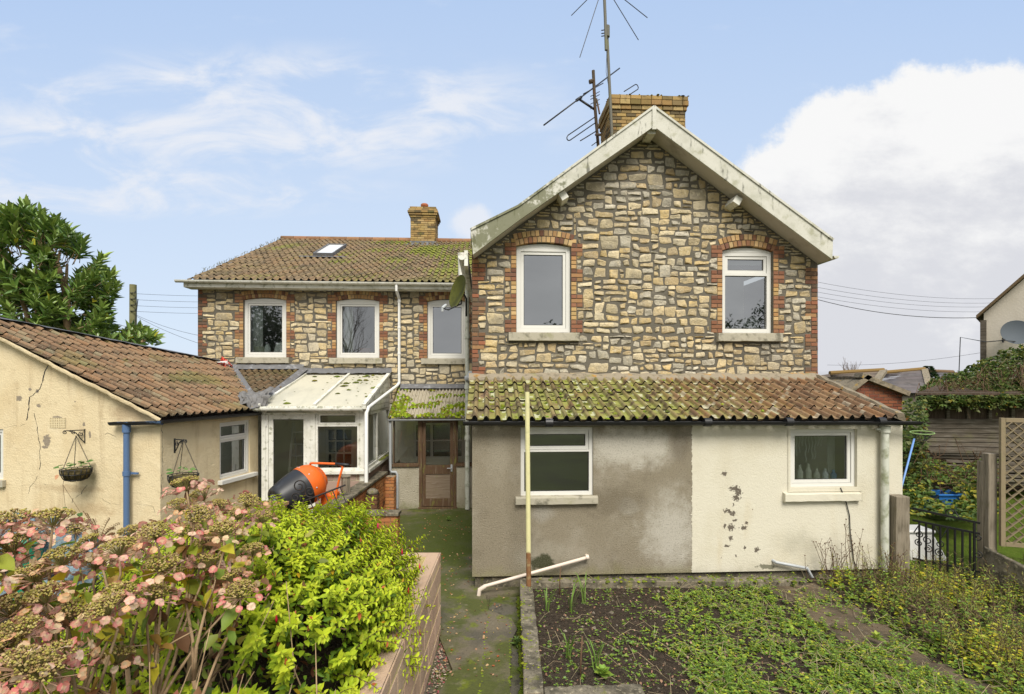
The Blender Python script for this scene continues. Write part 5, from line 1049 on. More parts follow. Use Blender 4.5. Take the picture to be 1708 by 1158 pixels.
# timber stub post
wp = MB(); zt_p = WF.hit(577, 795, (0, 9.2, 0), (0, 1, 0)); X_ = zt_p.x
wp.tube([(X_ + .01, 9.2, -.03), (X_, 9.2, zt_p.z)], [.085, .08], 7); wp.tube([(X_, 9.2, zt_p.z), (X_, 9.2, zt_p.z + .02)], [.10, .095], 7)
m_grey_wood = M('grey_weathered_timber', (.235, .20, .15), .9, .1, [dict(col=(.10, .085, .06), s=6, st=(5, 5, .5), lo=.45, hi=.7, a=.8), dict(col=(.34, .31, .25), s=7, st=(5, 5, .5), lo=.55, hi=.75, a=.6), dict(col=(.15, .155, .05), s=3, lo=.58, hi=.75, a=.6)], [(16, .006, 'noise', (5, 5, .5))])
solo('timber_post', wp, m_grey_wood, 'stubby weathered timber post behind the orange brick dwarf wall', 'post', base=(X_, 9.2, 0), autos=50)
# concrete mixer
mx = thing('cement_mixer', 'orange and black electric cement mixer tipped towards the garden', 'cement mixer', WF, (-3.55, 8.6, 0), own=True)
m_or = M('orange_paint', (.72, .135, .018), .38, .45, [dict(col=(.45, .2, .1), s=9, lo=.64, hi=.8, a=.4)]); m_bk = M('black_drum_plastic', (.022, .023, .026), .42, .4, [dict(col=(.10, .10, .10), s=6, st=(1, 1, .2), lo=.55, hi=.8, a=.4)])
ax_ = Vector((-.56, -.76, -.34)).normalized(); cM = Matrix.Translation((-.02, .1, 1.12)) @ ax_.to_track_quat('Z', 'Y').to_matrix().to_4x4()
d_ = MB(); d_.lathe([(.0, .50), (.14, .50), (.15, .515), (.215, .51), (.235, .49), (.25, .44), (.285, .30), (.315, .14), (.33, .02), (.335, .0)], 40, cM); part('drum_front', d_, m_bk, mx, smooth=True)
d_ = MB(); d_.lathe([(.337, .015), (.338, -.06), (.325, -.16), (.30, -.235), (.24, -.30), (.20, -.315), (.19, -.36), (.10, -.40), (.0, -.41)], 40, cM); drb = part('drum_back', d_, m_or, mx, autos=35)
bl_b = MB()
for k in range(8): a = 2 * math.pi * k / 8; bl_b.lathe([(0, .012), (.012, .008), (.014, 0)], 8, cM @ Matrix.Translation((.338 * math.cos(a), .338 * math.sin(a), -.05)) @ Vector((math.cos(a), math.sin(a), 0)).to_track_quat('Z', 'Y').to_matrix().to_4x4())
part('bolts', bl_b, m_greypipe, drb)
gl_ = MB()
for r_ in (.05, .10, .145): gl_.tube([cM @ Vector((r_ * math.cos(a * math.pi / 12), r_ * math.sin(a * math.pi / 12), .512)) for a in range(25)], .004, 5)
for k in range(8): a = k * math.pi / 4; gl_.tube([cM @ Vector((.02 * math.cos(a), .02 * math.sin(a), .512)), cM @ Vector((.145 * math.cos(a), .145 * math.sin(a), .512))], .004, 5)
part('mouth_grille', gl_, m_greypipe, mx)
fr_ = MB(); fr_.tube([(.04, .25, 1.44), (.07, .2, 1.50), (.12, .15, 1.515), (.62, .05, 1.515), (.68, .04, 1.47), (.63, .04, 1.3), (.57, .05, 1.05), (.55, .06, .8), (.5, .06, .3), (.5, .06, .03)], .019, 10); fr_.tube([(.04, .28, 1.44), (-.02, .45, 1.1), (.3, .5, .75), (.55, .06, .78)], .022, 8); fr_.tube([(.3, .5, .75), (.2, .6, .03)], .022, 8); fr_.tube([(-.3, -.25, .03), (.0, .2, .7), (.3, .5, .75)], .022, 8)
part('frame', fr_, m_or, mx, smooth=True); hg = MB(); hg.tube([(.55, .065, 1.515), (.80, .0, 1.505)], .024, 10); part('handle_grip', hg, m_bk, mx, smooth=True)
mb_ = MB(); mb_.box(.2, .45, .3, .6, .62, .95); part('motor_box', mb_, m_or, mx, bev=.03)
# terracotta trough with seedlings
tr = thing('planter', 'terracotta trough with small green seedlings in front of the cement mixer', 'planter', WF, (-3.95, 8.05, .75), own=True)
q = MB(); A0 = [(-.22, -.13), (.30, -.17), (.36, .1), (-.16, .14)]; s8 = lambda f, z: [(x * f, y * f, z) for x, y in A0]
vs = s8(.85, -.05) + s8(1.0, .20) + s8(1.06, .20) + s8(1.06, .25) + s8(.95, .25) + s8(.92, .16); q.add(vs, [(4 * j + i, 4 * j + (i + 1) % 4, 4 * j + 4 + (i + 1) % 4, 4 * j + 4 + i) for j in range(5) for i in range(4)] + [(3, 2, 1, 0)])
part('pot', q, M('terracotta', (.42, .26, .15), .9, .12, [dict(col=(.25, .15, .09), s=7, lo=.5, hi=.7, a=.6)], [(50, .004, 'noise')]), tr); q = MB(); q.add(s8(.93, .17), [(0, 1, 2, 3)]); part('compost', q, m_soil, tr)
tst = MB((.3, .25, .2)); tst.box(-4.35, -3.6, 7.9, 8.3, -.05, .70); solo('stone_block', tst, m_conc, 'rough concrete block carrying the terracotta trough', 'block', base=(-3.95, 8.1, 0), bev=.03)
# old wrought iron scroll gate leaning behind the shrub
sg_ = thing('iron_gate', 'rusty scrolled iron gate top leaning beside the cement mixer', 'gate', WF, (-3.1, 7.75, .0)); m_iron = M('rusty_iron', (.028, .024, .022), .7, .3, [dict(col=(.14, .05, .02), s=9, lo=.55, hi=.7, a=.7)])
def spiral(c, r, turns, a0, u, v, n=22, sgn=1): return [Vector(c) + (Vector(u) * math.cos(a0 + sgn * turns * 2 * math.pi * k / n) + Vector(v) * math.sin(a0 + sgn * turns * 2 * math.pi * k / n)) * (r * (1 - .75 * k / n)) for k in range(n + 1)]
q = MB(); P0 = Vector((-3.35, 7.75, 1.02)); P1 = Vector((-2.55, 7.8, 1.33)); ud = (P1 - P0).normalized(); vd = Vector((-ud.z, 0, ud.x)); q.tube([P0, P1], .014, 6); q.tube([P0 + vd * -.35, P1 + vd * -.35], .014, 6)
for i in range(7): a = P0.lerp(P1, (i + .3) / 7); q.tube([a, a - vd * 1.0], .009, 6)
part('bars', q, m_iron, sg_, smooth=True); q = MB()
for off, r_, sg in ((.10, .085, 1), (.33, .085, -1), (.21, .11, 1)): c0 = P0 + ud * off + vd * (.10 if r_ < .1 else .24); q.tube(spiral(c0, r_, 1.5, -1.57, ud, vd, sgn=sg), .010, 6)
part('scrolls', q, m_iron, sg_, smooth=True)
# rusty clothes post in the kerb
cp = MB(); py_ = 6.72; pb = WF.hit(882, 987, (0, py_, 0), (0, 1, 0)); pt_ = WF.hit(879.3, 643, (0, py_, 0), (0, 1, 0)); cp.tube([(pb.x, py_, .1), (pb.x * .6 + pt_.x * .4, py_, 1.2), (pt_.x, py_, pt_.z)], [.034, .032, .031], 12)
cp.tube([(pt_.x, py_, pt_.z - .005), (pt_.x, py_, pt_.z + .012)], .036, 10)
solo('clothes_post', cp, M('cream_paint_over_rust', (.66, .62, .33), .55, .3, [dict(k='grad', ax=2, g0=.74, g1=.52, col=(.19, .075, .03), s=9, nz=.9, lo=.3, hi=.45, a=.95), dict(col=(.30, .12, .04), s=5, st=(1, 1, .35), lo=.62, hi=.68, a=.9), dict(k='grad', ax=2, g0=2.765, g1=2.785, col=(.08, .05, .03), s=9, nz=.2, lo=.4, hi=.6, a=.95), dict(col=(.48, .47, .24), s=7, lo=.5, hi=.7, a=.5)], [(30, .002, 'noise')]), 'tall thin cream clothes post with rust at its foot', 'post', base=(pb.x, py_, 0), autos=50)

# ================================================================== right side: gate, posts, trellis
def post(px0, px1, pyt, Y, zb, name, lab, d=.12, seg=4):
    a = WF.hit(px0, pyt, (0, Y, 0), (0, 1, 0)); b = WF.hit(px1, pyt, (0, Y, 0), (0, 1, 0)); q = MB(); n = 8; vs = []
    for i in range(n + 1):
        z = zb + (a.z - zb) * i / n; j = lambda: random.uniform(-.004, .004); vs += [(a.x + j(), Y + j(), z), (b.x + j(), Y + j(), z), (b.x + j(), Y + d, z), (a.x + j(), Y + d, z)]
    q.add(vs, [(4 * i + k, 4 * i + (k + 1) % 4, 4 * i + 4 + (k + 1) % 4, 4 * i + 4 + k) for i in range(n) for k in range(4)] + [(4 * n, 4 * n + 1, 4 * n + 2, 4 * n + 3)])
    return solo(name, q, m_grey_wood, lab, 'post', base=(a.x, Y, zb), bev=.008)
post(1495, 1518, 829, 7.25, -.05, 'gate_post', 'square grey timber gate post at the corner of the lean-to', .18)
post(1649, 1664, 757, 6.85, .1, 'gate_post', 'taller grey timber gate post beside the trellis', .11); post(1639, 1649.5, 770, 6.93, .1, 'gate_post', 'slimmer timber post tight against the taller gate post', .09)
ga = thing('garden_gate', 'black wrought iron garden gate with scrolls standing open', 'gate', WF, (5.85, 7.3, .2)); m_black = M('black_iron_paint', (.012, .012, .012), .45, .4)
G0 = WF.hit(1522, 848, (0, 7.3, 0), (0, 1, 0)); G1 = WF.hit(1635, 873, (0, 6.72, 0), (0, 1, 0)); gd = Vector((G1.x - G0.x, G1.y - G0.y, 0)); zb0, zb1 = .32, .36
def GP(q, z): return Vector((G0.x + gd.x * q, G0.y + gd.y * q, z))
ztop = lambda q: G0.z + (G1.z - G0.z) * q; zr2 = lambda q: ztop(q) - .17 + .03 * q
q = MB()
for a in (0.02, .99): q.bar(GP(a, .25), GP(a, ztop(a)), .03, .03)
for k in range(1, 9):
    a = k / 9.3; q.bar(GP(a, .28), GP(a, zr2(a)), .018, .018, up=(1, 0, 0))
q.bar(GP(.92, .28), GP(.92, ztop(.92)), .022, .022, up=(1, 0, 0)); part('bars', q, m_black, ga)
for za_, zb_ in ((ztop(0), ztop(1)), (zr2(0), zr2(1)), (.38, .40)): q = MB(); q.bar(GP(0, za_), GP(1, zb_), .012, .028); part('rail', q, m_black, ga)
q = MB(); gu = gd.normalized(); U3 = Vector((gu.x, gu.y, 0)); Z3 = Vector((0, 0, 1))
for a, z, r_, sg in ((.24, .68, .055, 1), (.24, .56, .055, -1), (.10, .74, .05, -1), (.10, .62, .05, 1), (.42, .66, .05, -1), (.42, .54, .055, 1), (.97, .85, .05, 1), (.97, .62, .05, -1)): q = MB(); q.tube(spiral(GP(a, z), r_, 1.4, 1.57, U3, Z3, sgn=sg), .007, 5); part('scroll', q, m_black, ga, smooth=True); q = MB()
for a in (.22, .40, .58): q = MB() if a > .3 else q; q.tube(spiral(GP(a, ztop(a) + .055), .06, 1.3, -1.57, U3, Z3, sgn=1 if a < .5 else -1), .008, 5)
part('scroll', q, m_black, ga, smooth=True); q = MB(); q.tube([GP(.64, ztop(.64) + .1), GP(.70, ztop(.7) + .02), GP(.78, ztop(.78) + .0)], .008, 5); q.tube([GP(.33, zr2(.33)), GP(.45, .75), GP(.55, zr2(.55))], .007, 5); q.tube([GP(.12, .9), GP(.02, .75)], .007, 5)
part('brace_bars', q, m_black, ga, smooth=True)
# trellis panel on the boundary, running towards the camera
T0 = WF.hit(1667, 697, (0, 6.8, 0), (0, 1, 0)); T1 = Vector((T0.x + 1.1, 6.45, 0)); td = Vector((T1.x - T0.x, T1.y - T0.y, 0)); tln = td.length; td.normalize(); zT0, zT1 = .72, T0.z; TPt = lambda u, z, o=0: Vector((T0.x, T0.y, 0)) + td * u + Vector((td.y, -td.x, 0)) * o + Vector((0, 0, z))
te = thing('trellis_panel', 'diamond lattice timber trellis panel on the right boundary', 'trellis', WF, (T0.x, T0.y, zT0)); m_trel = M('pale_softwood', (.25, .20, .125), .85, .12, [dict(col=(.20, .16, .10), s=7, lo=.5, hi=.7, a=.6), dict(col=(.21, .22, .09), s=3, lo=.52, hi=.7, a=.5)], [(20, .003, 'noise')])
q = MB()
q.bar(TPt(.03, zT0), TPt(.03, zT1), .055, .05, up=td); q.bar(TPt(tln - .03, zT0), TPt(tln - .03, zT1), .055, .05, up=td); q.bar(TPt(.06, zT1 - .03), TPt(tln - .06, zT1 - .03), .045, .055); q.bar(TPt(.06, zT0 + .03), TPt(tln - .06, zT0 + .03), .045, .055); part('frame', q, m_trel, te, bev=.003)
def latt(sg, off):
    q = MB(); st_ = .125; H_ = zT1 - zT0 - .10; c = -H_
    while c < tln + H_:
        # line u = c + sg*s ... clip to the frame
        pts = []
        for (u, z) in ((c, 0), (c + H_, H_)) if sg > 0 else ((c, H_), (c + H_, 0)): pts.append((u, z))
        (ua, za), (ub, zb) = pts; lo, hi = .05, tln - .05
        if ub > lo and ua < hi:
            f0 = max(0, (lo - ua) / (ub - ua)); f1 = min(1, (hi - ua) / (ub - ua))
            if f1 - f0 > .02: q.bar(TPt(ua + (ub - ua) * f0, zT0 + .05 + za + (zb - za) * f0, off), TPt(ua + (ub - ua) * f1, zT0 + .05 + za + (zb - za) * f1, off), .008, .046, up=TPt(0, 0, 1) - TPt(0, 0, 0))
        c += st_
    return q
for sg, off in ((1, .008), (-1, -.008)):
    qq = latt(sg, off); part('lattice', qq, m_trel, te)
# concrete gravel boards at its foot
a = WF.hit(1640, 912, (0, 6.8, 0), (0, 1, 0)); b = WF.hit(1715, 950, (0, 6.2, 0), (0, 1, 0)); q = MB(); q.hexa([(a.x - .05, 6.75, 0), (b.x, 6.15, 0), (b.x + .08, 6.2, 0), (a.x + .03, 6.85, 0), (a.x, 6.78, a.z), (b.x, 6.18, b.z), (b.x + .08, 6.22, b.z), (a.x + .06, 6.86, a.z)])
solo('retaining_slab', q, m_conc, 'leaning brown concrete slab holding the bank under the trellis', 'slab', base=(a.x, 6.8, 0), bev=.015)
# white trough behind the gate, blue crate, pond net
q = thing('sink', 'old white ceramic sink standing on the grass behind the iron gate', 'sink', WF, (6.35, 8.0, .15), own=True); k = MB(); L_, W_, H_ = .52, .38, .42
k.hexa([(-L_ / 2 + .03, -W_ / 2, 0), (L_ / 2 + .1, -W_ / 2, 0), (L_ / 2, W_ / 2, 0), (-L_ / 2, W_ / 2, 0), (-L_ / 2, -W_ / 2 + .06, H_), (L_ / 2 - .10, -W_ / 2 + .06, H_), (L_ / 2 - .10, W_ / 2, H_), (-L_ / 2, W_ / 2, H_)])
part('basin', k, M('glazed_ceramic', (.78, .77, .74), .3, .5, [dict(col=(.4, .36, .28), s=4, lo=.6, hi=.75, a=.5)]), q, bev=.03); k = MB(); k.box(-L_ / 2 - .01, L_ / 2 - .08, -W_ / 2 + .03, W_ / 2, H_ + .002, H_ + .05); part('rim', k, bpy.data.materials['glazed_ceramic'], q, bev=.02)
cr8 = thing('plastic_crate', 'bright blue plastic crate half buried in brambles', 'crate', WF, (8.3, 9.75, .42), own=True); k = MB(); k.wall(-.26, .26, 0, .36, [(-.20 + i * .1, -.13 + i * .1, .22, .28) for i in range(4)], -.16, .02)
k.box(-.26, -.235, -.15, .2, 0, .36); k.box(.235, .26, -.15, .2, 0, .36); k.box(-.235, .235, .18, .2, 0, .36); k.box(-.235, .235, -.15, .18, .0, .02); m_bluep = M('blue_plastic', (.02, .12, .36), .4, .4); part('body', k, m_bluep, cr8); k = MB(); k.box(-.29, .29, -.19, -.165, .34, .38); k.box(-.29, .29, .2, .23, .34, .38); part('rim', k, m_bluep, cr8, bev=.01)
pn = thing('pond_net', 'long blue handled pond net leaning against the lean-to corner', 'net', WF, (6.35, 8.2, .3)); a = WF.hit(1507, 800, (0, 8.2, 0), (0, 1, 0)); b = WF.hit(1525, 732, (0, 8.4, 0), (0, 1, 0)); k = MB(); k.tube([a - (b - a) * 1.0, b], .014, 8); part('handle', k, M('pale_blue_pole', (.16, .30, .62), .4, .4), pn, smooth=True)
k = MB(); c = b + Vector((.13, .0, .10)); k.tube([c + Vector((.19 * math.cos(i * math.pi / 12), .10 * math.sin(i * math.pi / 12), .02 * math.sin(i * math.pi / 12))) for i in range(25)], .009, 6); part('hoop', k, M('green_hoop', (.20, .30, .10), .5, .3), pn, smooth=True)
k = MB(); k.add([tuple(c + Vector((.19 * f * math.cos(i * math.pi / 8), .1 * f * math.sin(i * math.pi / 8), -.12 * (1 - f)))) for f in (1, .75, .4) for i in range(16)], []); 
for f in (.95, .7, .4): k.tube([c + Vector((.19 * f * math.cos(i * math.pi / 8), .1 * f * math.sin(i * math.pi / 8), -.2 * (1 - f))) for i in range(17)], .003, 4)
for i in range(8): k.tube([c + Vector((.19 * f * math.cos(i * math.pi / 4), .1 * f * math.sin(i * math.pi / 4), -.2 * (1 - f))) for f in (1, .7, .3, 0)], .003, 4)
part('netting', k, m_black, pn)
# dark timber shed under the brambles
SF = Frame(8.9, 11.6, R(-7)); sh = thing('shed', 'dark weathered timber shed half buried under brambles', 'shed', SF, (0, 0, .3)); SZ = lambda py: SF.d(1600, py, 0)[1]; SX = lambda px: SF.d(px, 720, 0)[0]
m_dwood = M('dark_shed_boards', (.105, .088, .068), .92, .1, [dict(col=(.19, .17, .14), s=5, st=(.5, 1, 7), lo=.45, hi=.7, a=.8), dict(col=(.04, .032, .024), s=4, st=(.5, 1, 5), lo=.5, hi=.7, a=.8), dict(col=(.14, .14, .05), s=2, lo=.55, hi=.75, a=.5)], [(14, .006, 'noise', (.5, 1, 8))])
m_dwoodv = M('dark_shed_panels', (.065, .047, .033), .92, .1, [dict(col=(.13, .10, .075), s=7, st=(7, 1, .4), lo=.45, hi=.7, a=.7)], [(14, .006, 'noise', (8, 1, .5))])
xs0, xs1 = SX(1533), SX(1800); zl0, zl1, zu1 = SZ(752), SZ(699), SZ(660); k = MB(); nb = 7
for i in range(nb): a = zl0 + (zl1 - zl0) * i / nb; b = zl0 + (zl1 - zl0) * (i + 1) / nb; k.hexa([(xs0, -.03, a), (xs1, -.03, a), (xs1, .02, a), (xs0, .02, a), (xs0, -.008, b + .005), (xs1, -.008, b + .005), (xs1, .02, b + .005), (xs0, .02, b + .005)])
part('weatherboards', k, m_dwood, sh); k = MB(); k.box(xs0, xs1, .03, .05, zl1, zu1 + .1);  k.box(xs0, xs1, .6, .65, .2, zl0); part('wall_panels', k, m_dwoodv, sh)
for px in (1533, 1578, 1612, 1648, 1686): k = MB(); x = SX(px); k.box(x, x + .07, -.02, .03, zl1 + .006, zu1); part('batten', k, m_dwood, sh)
k = MB(); k.hexa([(xs0 - .2, -.25, zu1 + .02), (xs1, -.25, zu1 + .02), (xs1, 3, zu1 + .3), (xs0 + 2.6, 3, zu1 + .3), (xs0 - .2, -.25, zu1 + .06), (xs1, -.25, zu1 + .06), (xs1, 3, zu1 + .35), (xs0 + 2.6, 3, zu1 + .35)]); part('roof', k, m_dwoodv, sh)
k = MB()
for i in range(9): z = SZ(800) + i * .085; a = random.uniform(-.2, .5); k.bar((xs0 + a, -.35 + random.uniform(-.15, .1) + i * .03, z + random.uniform(-.03, .03)), (xs1, -.3 + i * .03, z + random.uniform(-.05, .05)), .16, .06)
solo('timber_stack', k, m_dwood, 'stack of rotten dark planks below the shed boards', 'timber stack', fr=SF, base=(1.5, -.3, .3))
# ================================================================== neighbours and far things
nc = WF.hit(1641, 590, (0, 15.5, 0), (0, 1, 0)); NF = Frame(nc.x, nc.y, R(-46)); ND = lambda px, py: NF.hit(px, py, (0, 0, 0), (0, 1, 0))
nh = thing('rendered_house', 'cream rendered gable end of a neighbouring house at the right edge', 'house', NF, (0, 0, 0)); e1 = ND(1629, 527); e2 = ND(1712, 455); sl_n = (e2.z - e1.z) / (e2.x - e1.x)
k = MB(); zr0 = e1.z - e1.x * sl_n - .12; k.extrude([(0, 0), (7, 0), (7, zr0), (3.5, zr0 + 3.5 * sl_n), (0, zr0)][::-1], 0, 8); part('wall', k, M('pale_render', (.55, .50, .42), .92, .1, [dict(col=(.46, .41, .33), s=1.2, lo=.45, hi=.7, a=.5), dict(col=(.38, .33, .26), s=3, st=(1, 1, .2), lo=.58, hi=.75, a=.5)], [(20, .008, 'noise')]), nh)
k = MB()
for xa_, za_, xb_, zb2 in ((e1.x, e1.z, 3.5, e1.z + (3.5 - e1.x) * sl_n), (7.3, e1.z, 3.5, e1.z + (3.5 - e1.x) * sl_n)): k.hexa([(xa_, -.2, za_ - .10), (xb_, -.2, zb2 - .10), (xb_, 8.2, zb2 - .10), (xa_, 8.2, za_ - .10), (xa_, -.2, za_), (xb_, -.2, zb2), (xb_, 8.2, zb2), (xa_, 8.2, za_)], (.13, .09, .05))
part('roof', k, m_tile, nh); k = MB(); k.box(-.08, .06, -.06, .1, .5, e1.z - .15); part('corner_post', k, m_dwood, nh)
def dish(name, lab, c, ax, r, mat, arm, lnb, fr=WF):
    t_ = thing(name, lab, 'satellite dish', fr, tuple(c), own=True); q = Vector(ax).normalized().to_track_quat('Z', 'Y').to_matrix().to_4x4(); k = MB(); n = 7
    prof = [(r * i / n, .22 * r * (i / n) ** 2) for i in range(n + 1)]; k.lathe([(p[0] + 1e-4, p[1]) for p in prof] + [(r * 1.02, .22 * r + .004), (r, .20 * r)] + [(p[0] + 1e-4, p[1] - .012) for p in prof[::-1]], 36, q); part('reflector', k, mat, t_, smooth=True)
    k = MB(); k.tube([Vector(p) for p in arm], .013, 8); part('arm', k, m_dark, t_, smooth=True); k = MB(); l = Vector(lnb); dl_ = (-l).normalized(); k.tube([l, l + dl_ * .05, l + dl_ * .10], [.03, .03, .022], 10); k.tube([l - Vector((0, 0, .06)), l + Vector((0, 0, .01))], .022, 8); part('receiver', k, m_greypipe if mat is m_dishgreen else m_dark, t_, autos=40); return t_
m_dishgreen = M('algae_covered_dish', (.11, .115, .025), .8, .15, [dict(col=(.03, .032, .012), s=4, lo=.45, hi=.7, a=.7), dict(col=(.13, .14, .04), s=9, lo=.58, hi=.75, a=.5)]); m_dishgrey = M('grey_dish', (.085, .10, .115), .7, .2)
c = WF.hit(768, 488, (0, 9.1, 0), (0, 1, 0)); l = WF.hit(738, 514, (0, 8.85, 0), (0, 1, 0)) - c
t_ = dish('satellite_dish', 'green algae covered satellite dish on the inner corner of the stone house', c, (-.88, -.52, .22), .30, m_dishgreen, [(.0, 0, -.02), (.02, .0, -.2), l + Vector((.1, 0, -.03)), l], l, WF)
k = MB(); k.tube([(.0, .0, .0), (.06, .04, -.03), (.10, .06, -.10), (.10, .06, -.42)], .018, 8); part('wall_bracket', k, m_dark, t_, smooth=True)
c = WF.hit(1695, 556, (0, 14.7, 0), (0, 1, 0)); l = WF.hit(1673, 568, (0, 14.3, 0), (0, 1, 0)) - c
t_ = dish('satellite_dish', 'grey satellite dish on the cream rendered neighbouring house', c, (-.45, -.85, .30), .36, m_dishgrey, [(.0, 0, -.1), (.05, 0, -.25), l], l, WF); k = MB(); k.tube([(0, 0, -.05), (.1, .4, -.1), (.1, .85, -.1)], .02, 8); k.tube([tuple(l), tuple(l + Vector((-.2, .3, -.02))), (-.95, .75, -.05), (-.97, .78, -1.2)], .012, 6); part('wall_bracket', k, m_dark, t_)
# brick outhouse gable and far roofs
ou = thing('brick_outhouse', 'small red brick outhouse gable with mortared verges beyond the lean-to', 'outhouse', WF, (8.3, 12.2, 0)); OY = 12.2; OD = lambda px, py: WF.hit(px, py, (0, OY, 0), (0, 1, 0)); p = [OD(1395, 668), OD(1441, 632), OD(1505, 657), OD(1505, 720), OD(1395, 720)]
k = MB((.3, .25, .2)); k.extrude([(v.x, v.z) for v in p][::-1], OY, OY + 2.5); b0 = len(k.f); kk = MB(); courses(kk, TF(OY), p[4].x, p[2].x, p[3].z, p[1].z, [(.24, .085, .045), (.27, .10, .05), (.20, .07, .04)], bl=.225)
clp = [((p[0].x, 0, p[0].z), (-(p[1].z - p[0].z), 0, p[1].x - p[0].x)), ((p[1].x, 0, p[1].z), (-(p[2].z - p[1].z), 0, p[2].x - p[1].x))]; kk.clips = clp; part('wall', k, m_mortar, ou); part('brickwork', kk, m_brick, ou)
k = MB()
for a, b in ((p[0], p[1]), (p[1], p[2])): dd = (b - a).normalized(); k.bar(a - dd * .15 + Vector((0, 0, .03)), b + dd * .08 + Vector((0, 0, .03)), .3, .11); k.hexa([(a.x - .1, OY + .1, a.z), (b.x, OY + .1, b.z), (b.x, OY + 2.6, b.z), (a.x - .1, OY + 2.6, a.z), (a.x - .1, OY + .1, a.z + .06), (b.x, OY + .1, b.z + .06), (b.x, OY + 2.6, b.z + .06), (a.x - .1, OY + 2.6, a.z + .06)])
part('roof', k, bpy.data.materials['lichened_verge_mortar'], ou)
def farhouse(name, lab, ridge, eave, Y, dY, col, ext=0):
    t_ = thing(name, lab, 'house', WF, (WF.hit(*eave[0], (0, Y, 0), (0, 1, 0)).x, Y, 0)); a = [WF.hit(*q, (0, Y, 0), (0, 1, 0)) for q in eave]; b = [WF.hit(*q, (0, Y + dY, 0), (0, 1, 0)) for q in ridge]; k = MB(col); n = 14; vs = []
    for i in range(n):
        for f, h in ((i / n, .03), ((i + 1) / n, -.02)):
            vs += [b[0].lerp(a[0], f) + Vector((0, 0, h)), b[1].lerp(a[1], f) + Vector((0, 0, h))]
    for i in range(n): k.add([vs[4 * i], vs[4 * i + 1], vs[4 * i + 3], vs[4 * i + 2]], [(0, 2, 3, 1)], jit(col, .2))
    k.quad(b[0], a[0], a[0] + Vector((0, dY * 2, 0)), b[0] + Vector((0, .1, 0)), col); k.quad(b[1], b[0], a[0] + Vector((0, 2 * dY, 0)), a[1] + Vector((0, 2 * dY, 0)), col); part('roof', k, m_ftile, t_)
    k = MB(); k.box(a[0].x + .3, a[1].x - .3, Y + .3, Y + 2 * dY - .3, 0, a[0].z + .05); part('wall', k, m_mortar, t_)
    k = MB(); k.tube([b[0] + Vector((0, 0, .05)), b[1] + Vector((0, 0, .05))], .14, 8); part('ridge_tiles', k, M('far_ridge_' + ('ochre' if ext else 'brown'), (.20, .13, .05) if ext else (.15, .10, .06), .9, .1), t_)
    if ext: k = MB(); k.bar(b[1], a[1], .35, .2); part('verge', k, bpy.data.materials['lichened_verge_mortar'], t_)
m_ftile = M('distant_tiles', 'attr', .9, .15, [dict(col=(.05, .045, .04), s=1.5, lo=.45, hi=.7, a=.5)])
farhouse('distant_house', 'distant brown tiled roof with pale verge behind the red brick outhouse', [(1384, 624), (1474, 619)], [(1392, 648), (1452, 650)], 27, 5, (.15, .115, .085), 1)
farhouse('distant_house', 'distant dark slate coloured roof near the brambles', [(1474, 623), (1542, 617)], [(1452, 655), (1552, 655)], 30, 5, (.12, .105, .10), 1)
farhouse('distant_house', 'farther grey roof partly hidden by the bramble thicket', [(1546, 620), (1590, 622)], [(1546, 660), (1620, 660)], 32, 5, (.105, .10, .105))
# telegraph pole and wires
k = MB(); tp0 = WF.hit(222, 475, (0, 20, 0), (0, 1, 0)); k.tube([(tp0.x, 20, 0), (tp0.x, 20, tp0.z)], [.14, .12], 10); tpo = thing('telegraph_pole', 'mossy wooden telegraph pole beyond the laurel', 'pole', WF, (tp0.x, 20, 0)); part('shaft', k, M('mossy_pole', (.20, .19, .10), .9, .1, [dict(col=(.12, .12, .04), s=3, lo=.45, hi=.7, a=.7)]), tpo, autos=40)
k = MB()
for py in (490, 500, 510, 520): z = WF.hit(222, py, (0, 20, 0), (0, 1, 0)).z; k.tube([(tp0.x, 19.85, z), (tp0.x + .2, 19.85, z), (tp0.x + .2, 19.85, z + .08)], .02, 6)
k.tube([(tp0.x + .15, 19.85, WF.hit(222, 555, (0, 20, 0), (0, 1, 0)).z), (tp0.x + .3, 19.85, WF.hit(222, 500, (0, 20, 0), (0, 1, 0)).z)], .015, 6); part('insulators', k, m_dark, tpo)
m_wire = M('black_cable', (.02, .02, .022), .6, .2)
def wire(pts, r, lab): 
    q = MB(); q.tube(pts, r, 5); solo('overhead_wire', q, m_wire, lab, 'wire', group='overhead wires', base=tuple(pts[0]))
hit2 = lambda px, py, Y: WF.hit(px, py, (0, Y, 0), (0, 1, 0))
def sag(a, b, s_, n=16): return [a.lerp(b, i / n) - Vector((0, 0, s_ * 4 * (i / n) * (1 - i / n))) for i in range(n + 1)]
for i, (y0, y1) in enumerate(((490, 492), (500, 502), (510, 511.5), (519.5, 521))): wire(sag(hit2(226, y0, 20), hit2(420, y1 + .8, 24), .06), .006, ['topmost', 'second from top', 'third from top', 'fourth from top'][i] + ' of the thin wires between telegraph pole and stone wing')
wire(sag(hit2(228, 526, 20), hit2(345, 562, 18), .1), .006, 'steeper upper drop wire from telegraph pole down behind the wing'); wire(sag(hit2(228, 528, 20), hit2(345, 577, 17), .08), .006, 'steepest drop wire from telegraph pole down behind the wing')
for i, (y0, y1) in enumerate(((464, 496), (473, 503), (481, 509), (489, 517))): wire(sag(hit2(1330, y0, 20), hit2(1700, y1, 26), .35), .006, ['topmost', 'second', 'third', 'fourth'][i] + ' thin wire in the sky right of the gable, counted from the top')
wire(sag(hit2(1330, 490, 17), hit2(1631, 530, 15.5), .25), .010, 'thicker sagging cable running to the eave of the cream house'); wire(sag(hit2(1380, 609, 30), hit2(1645, 587, 24), .2), .007, 'lowest faint wire crossing above the distant roofs')
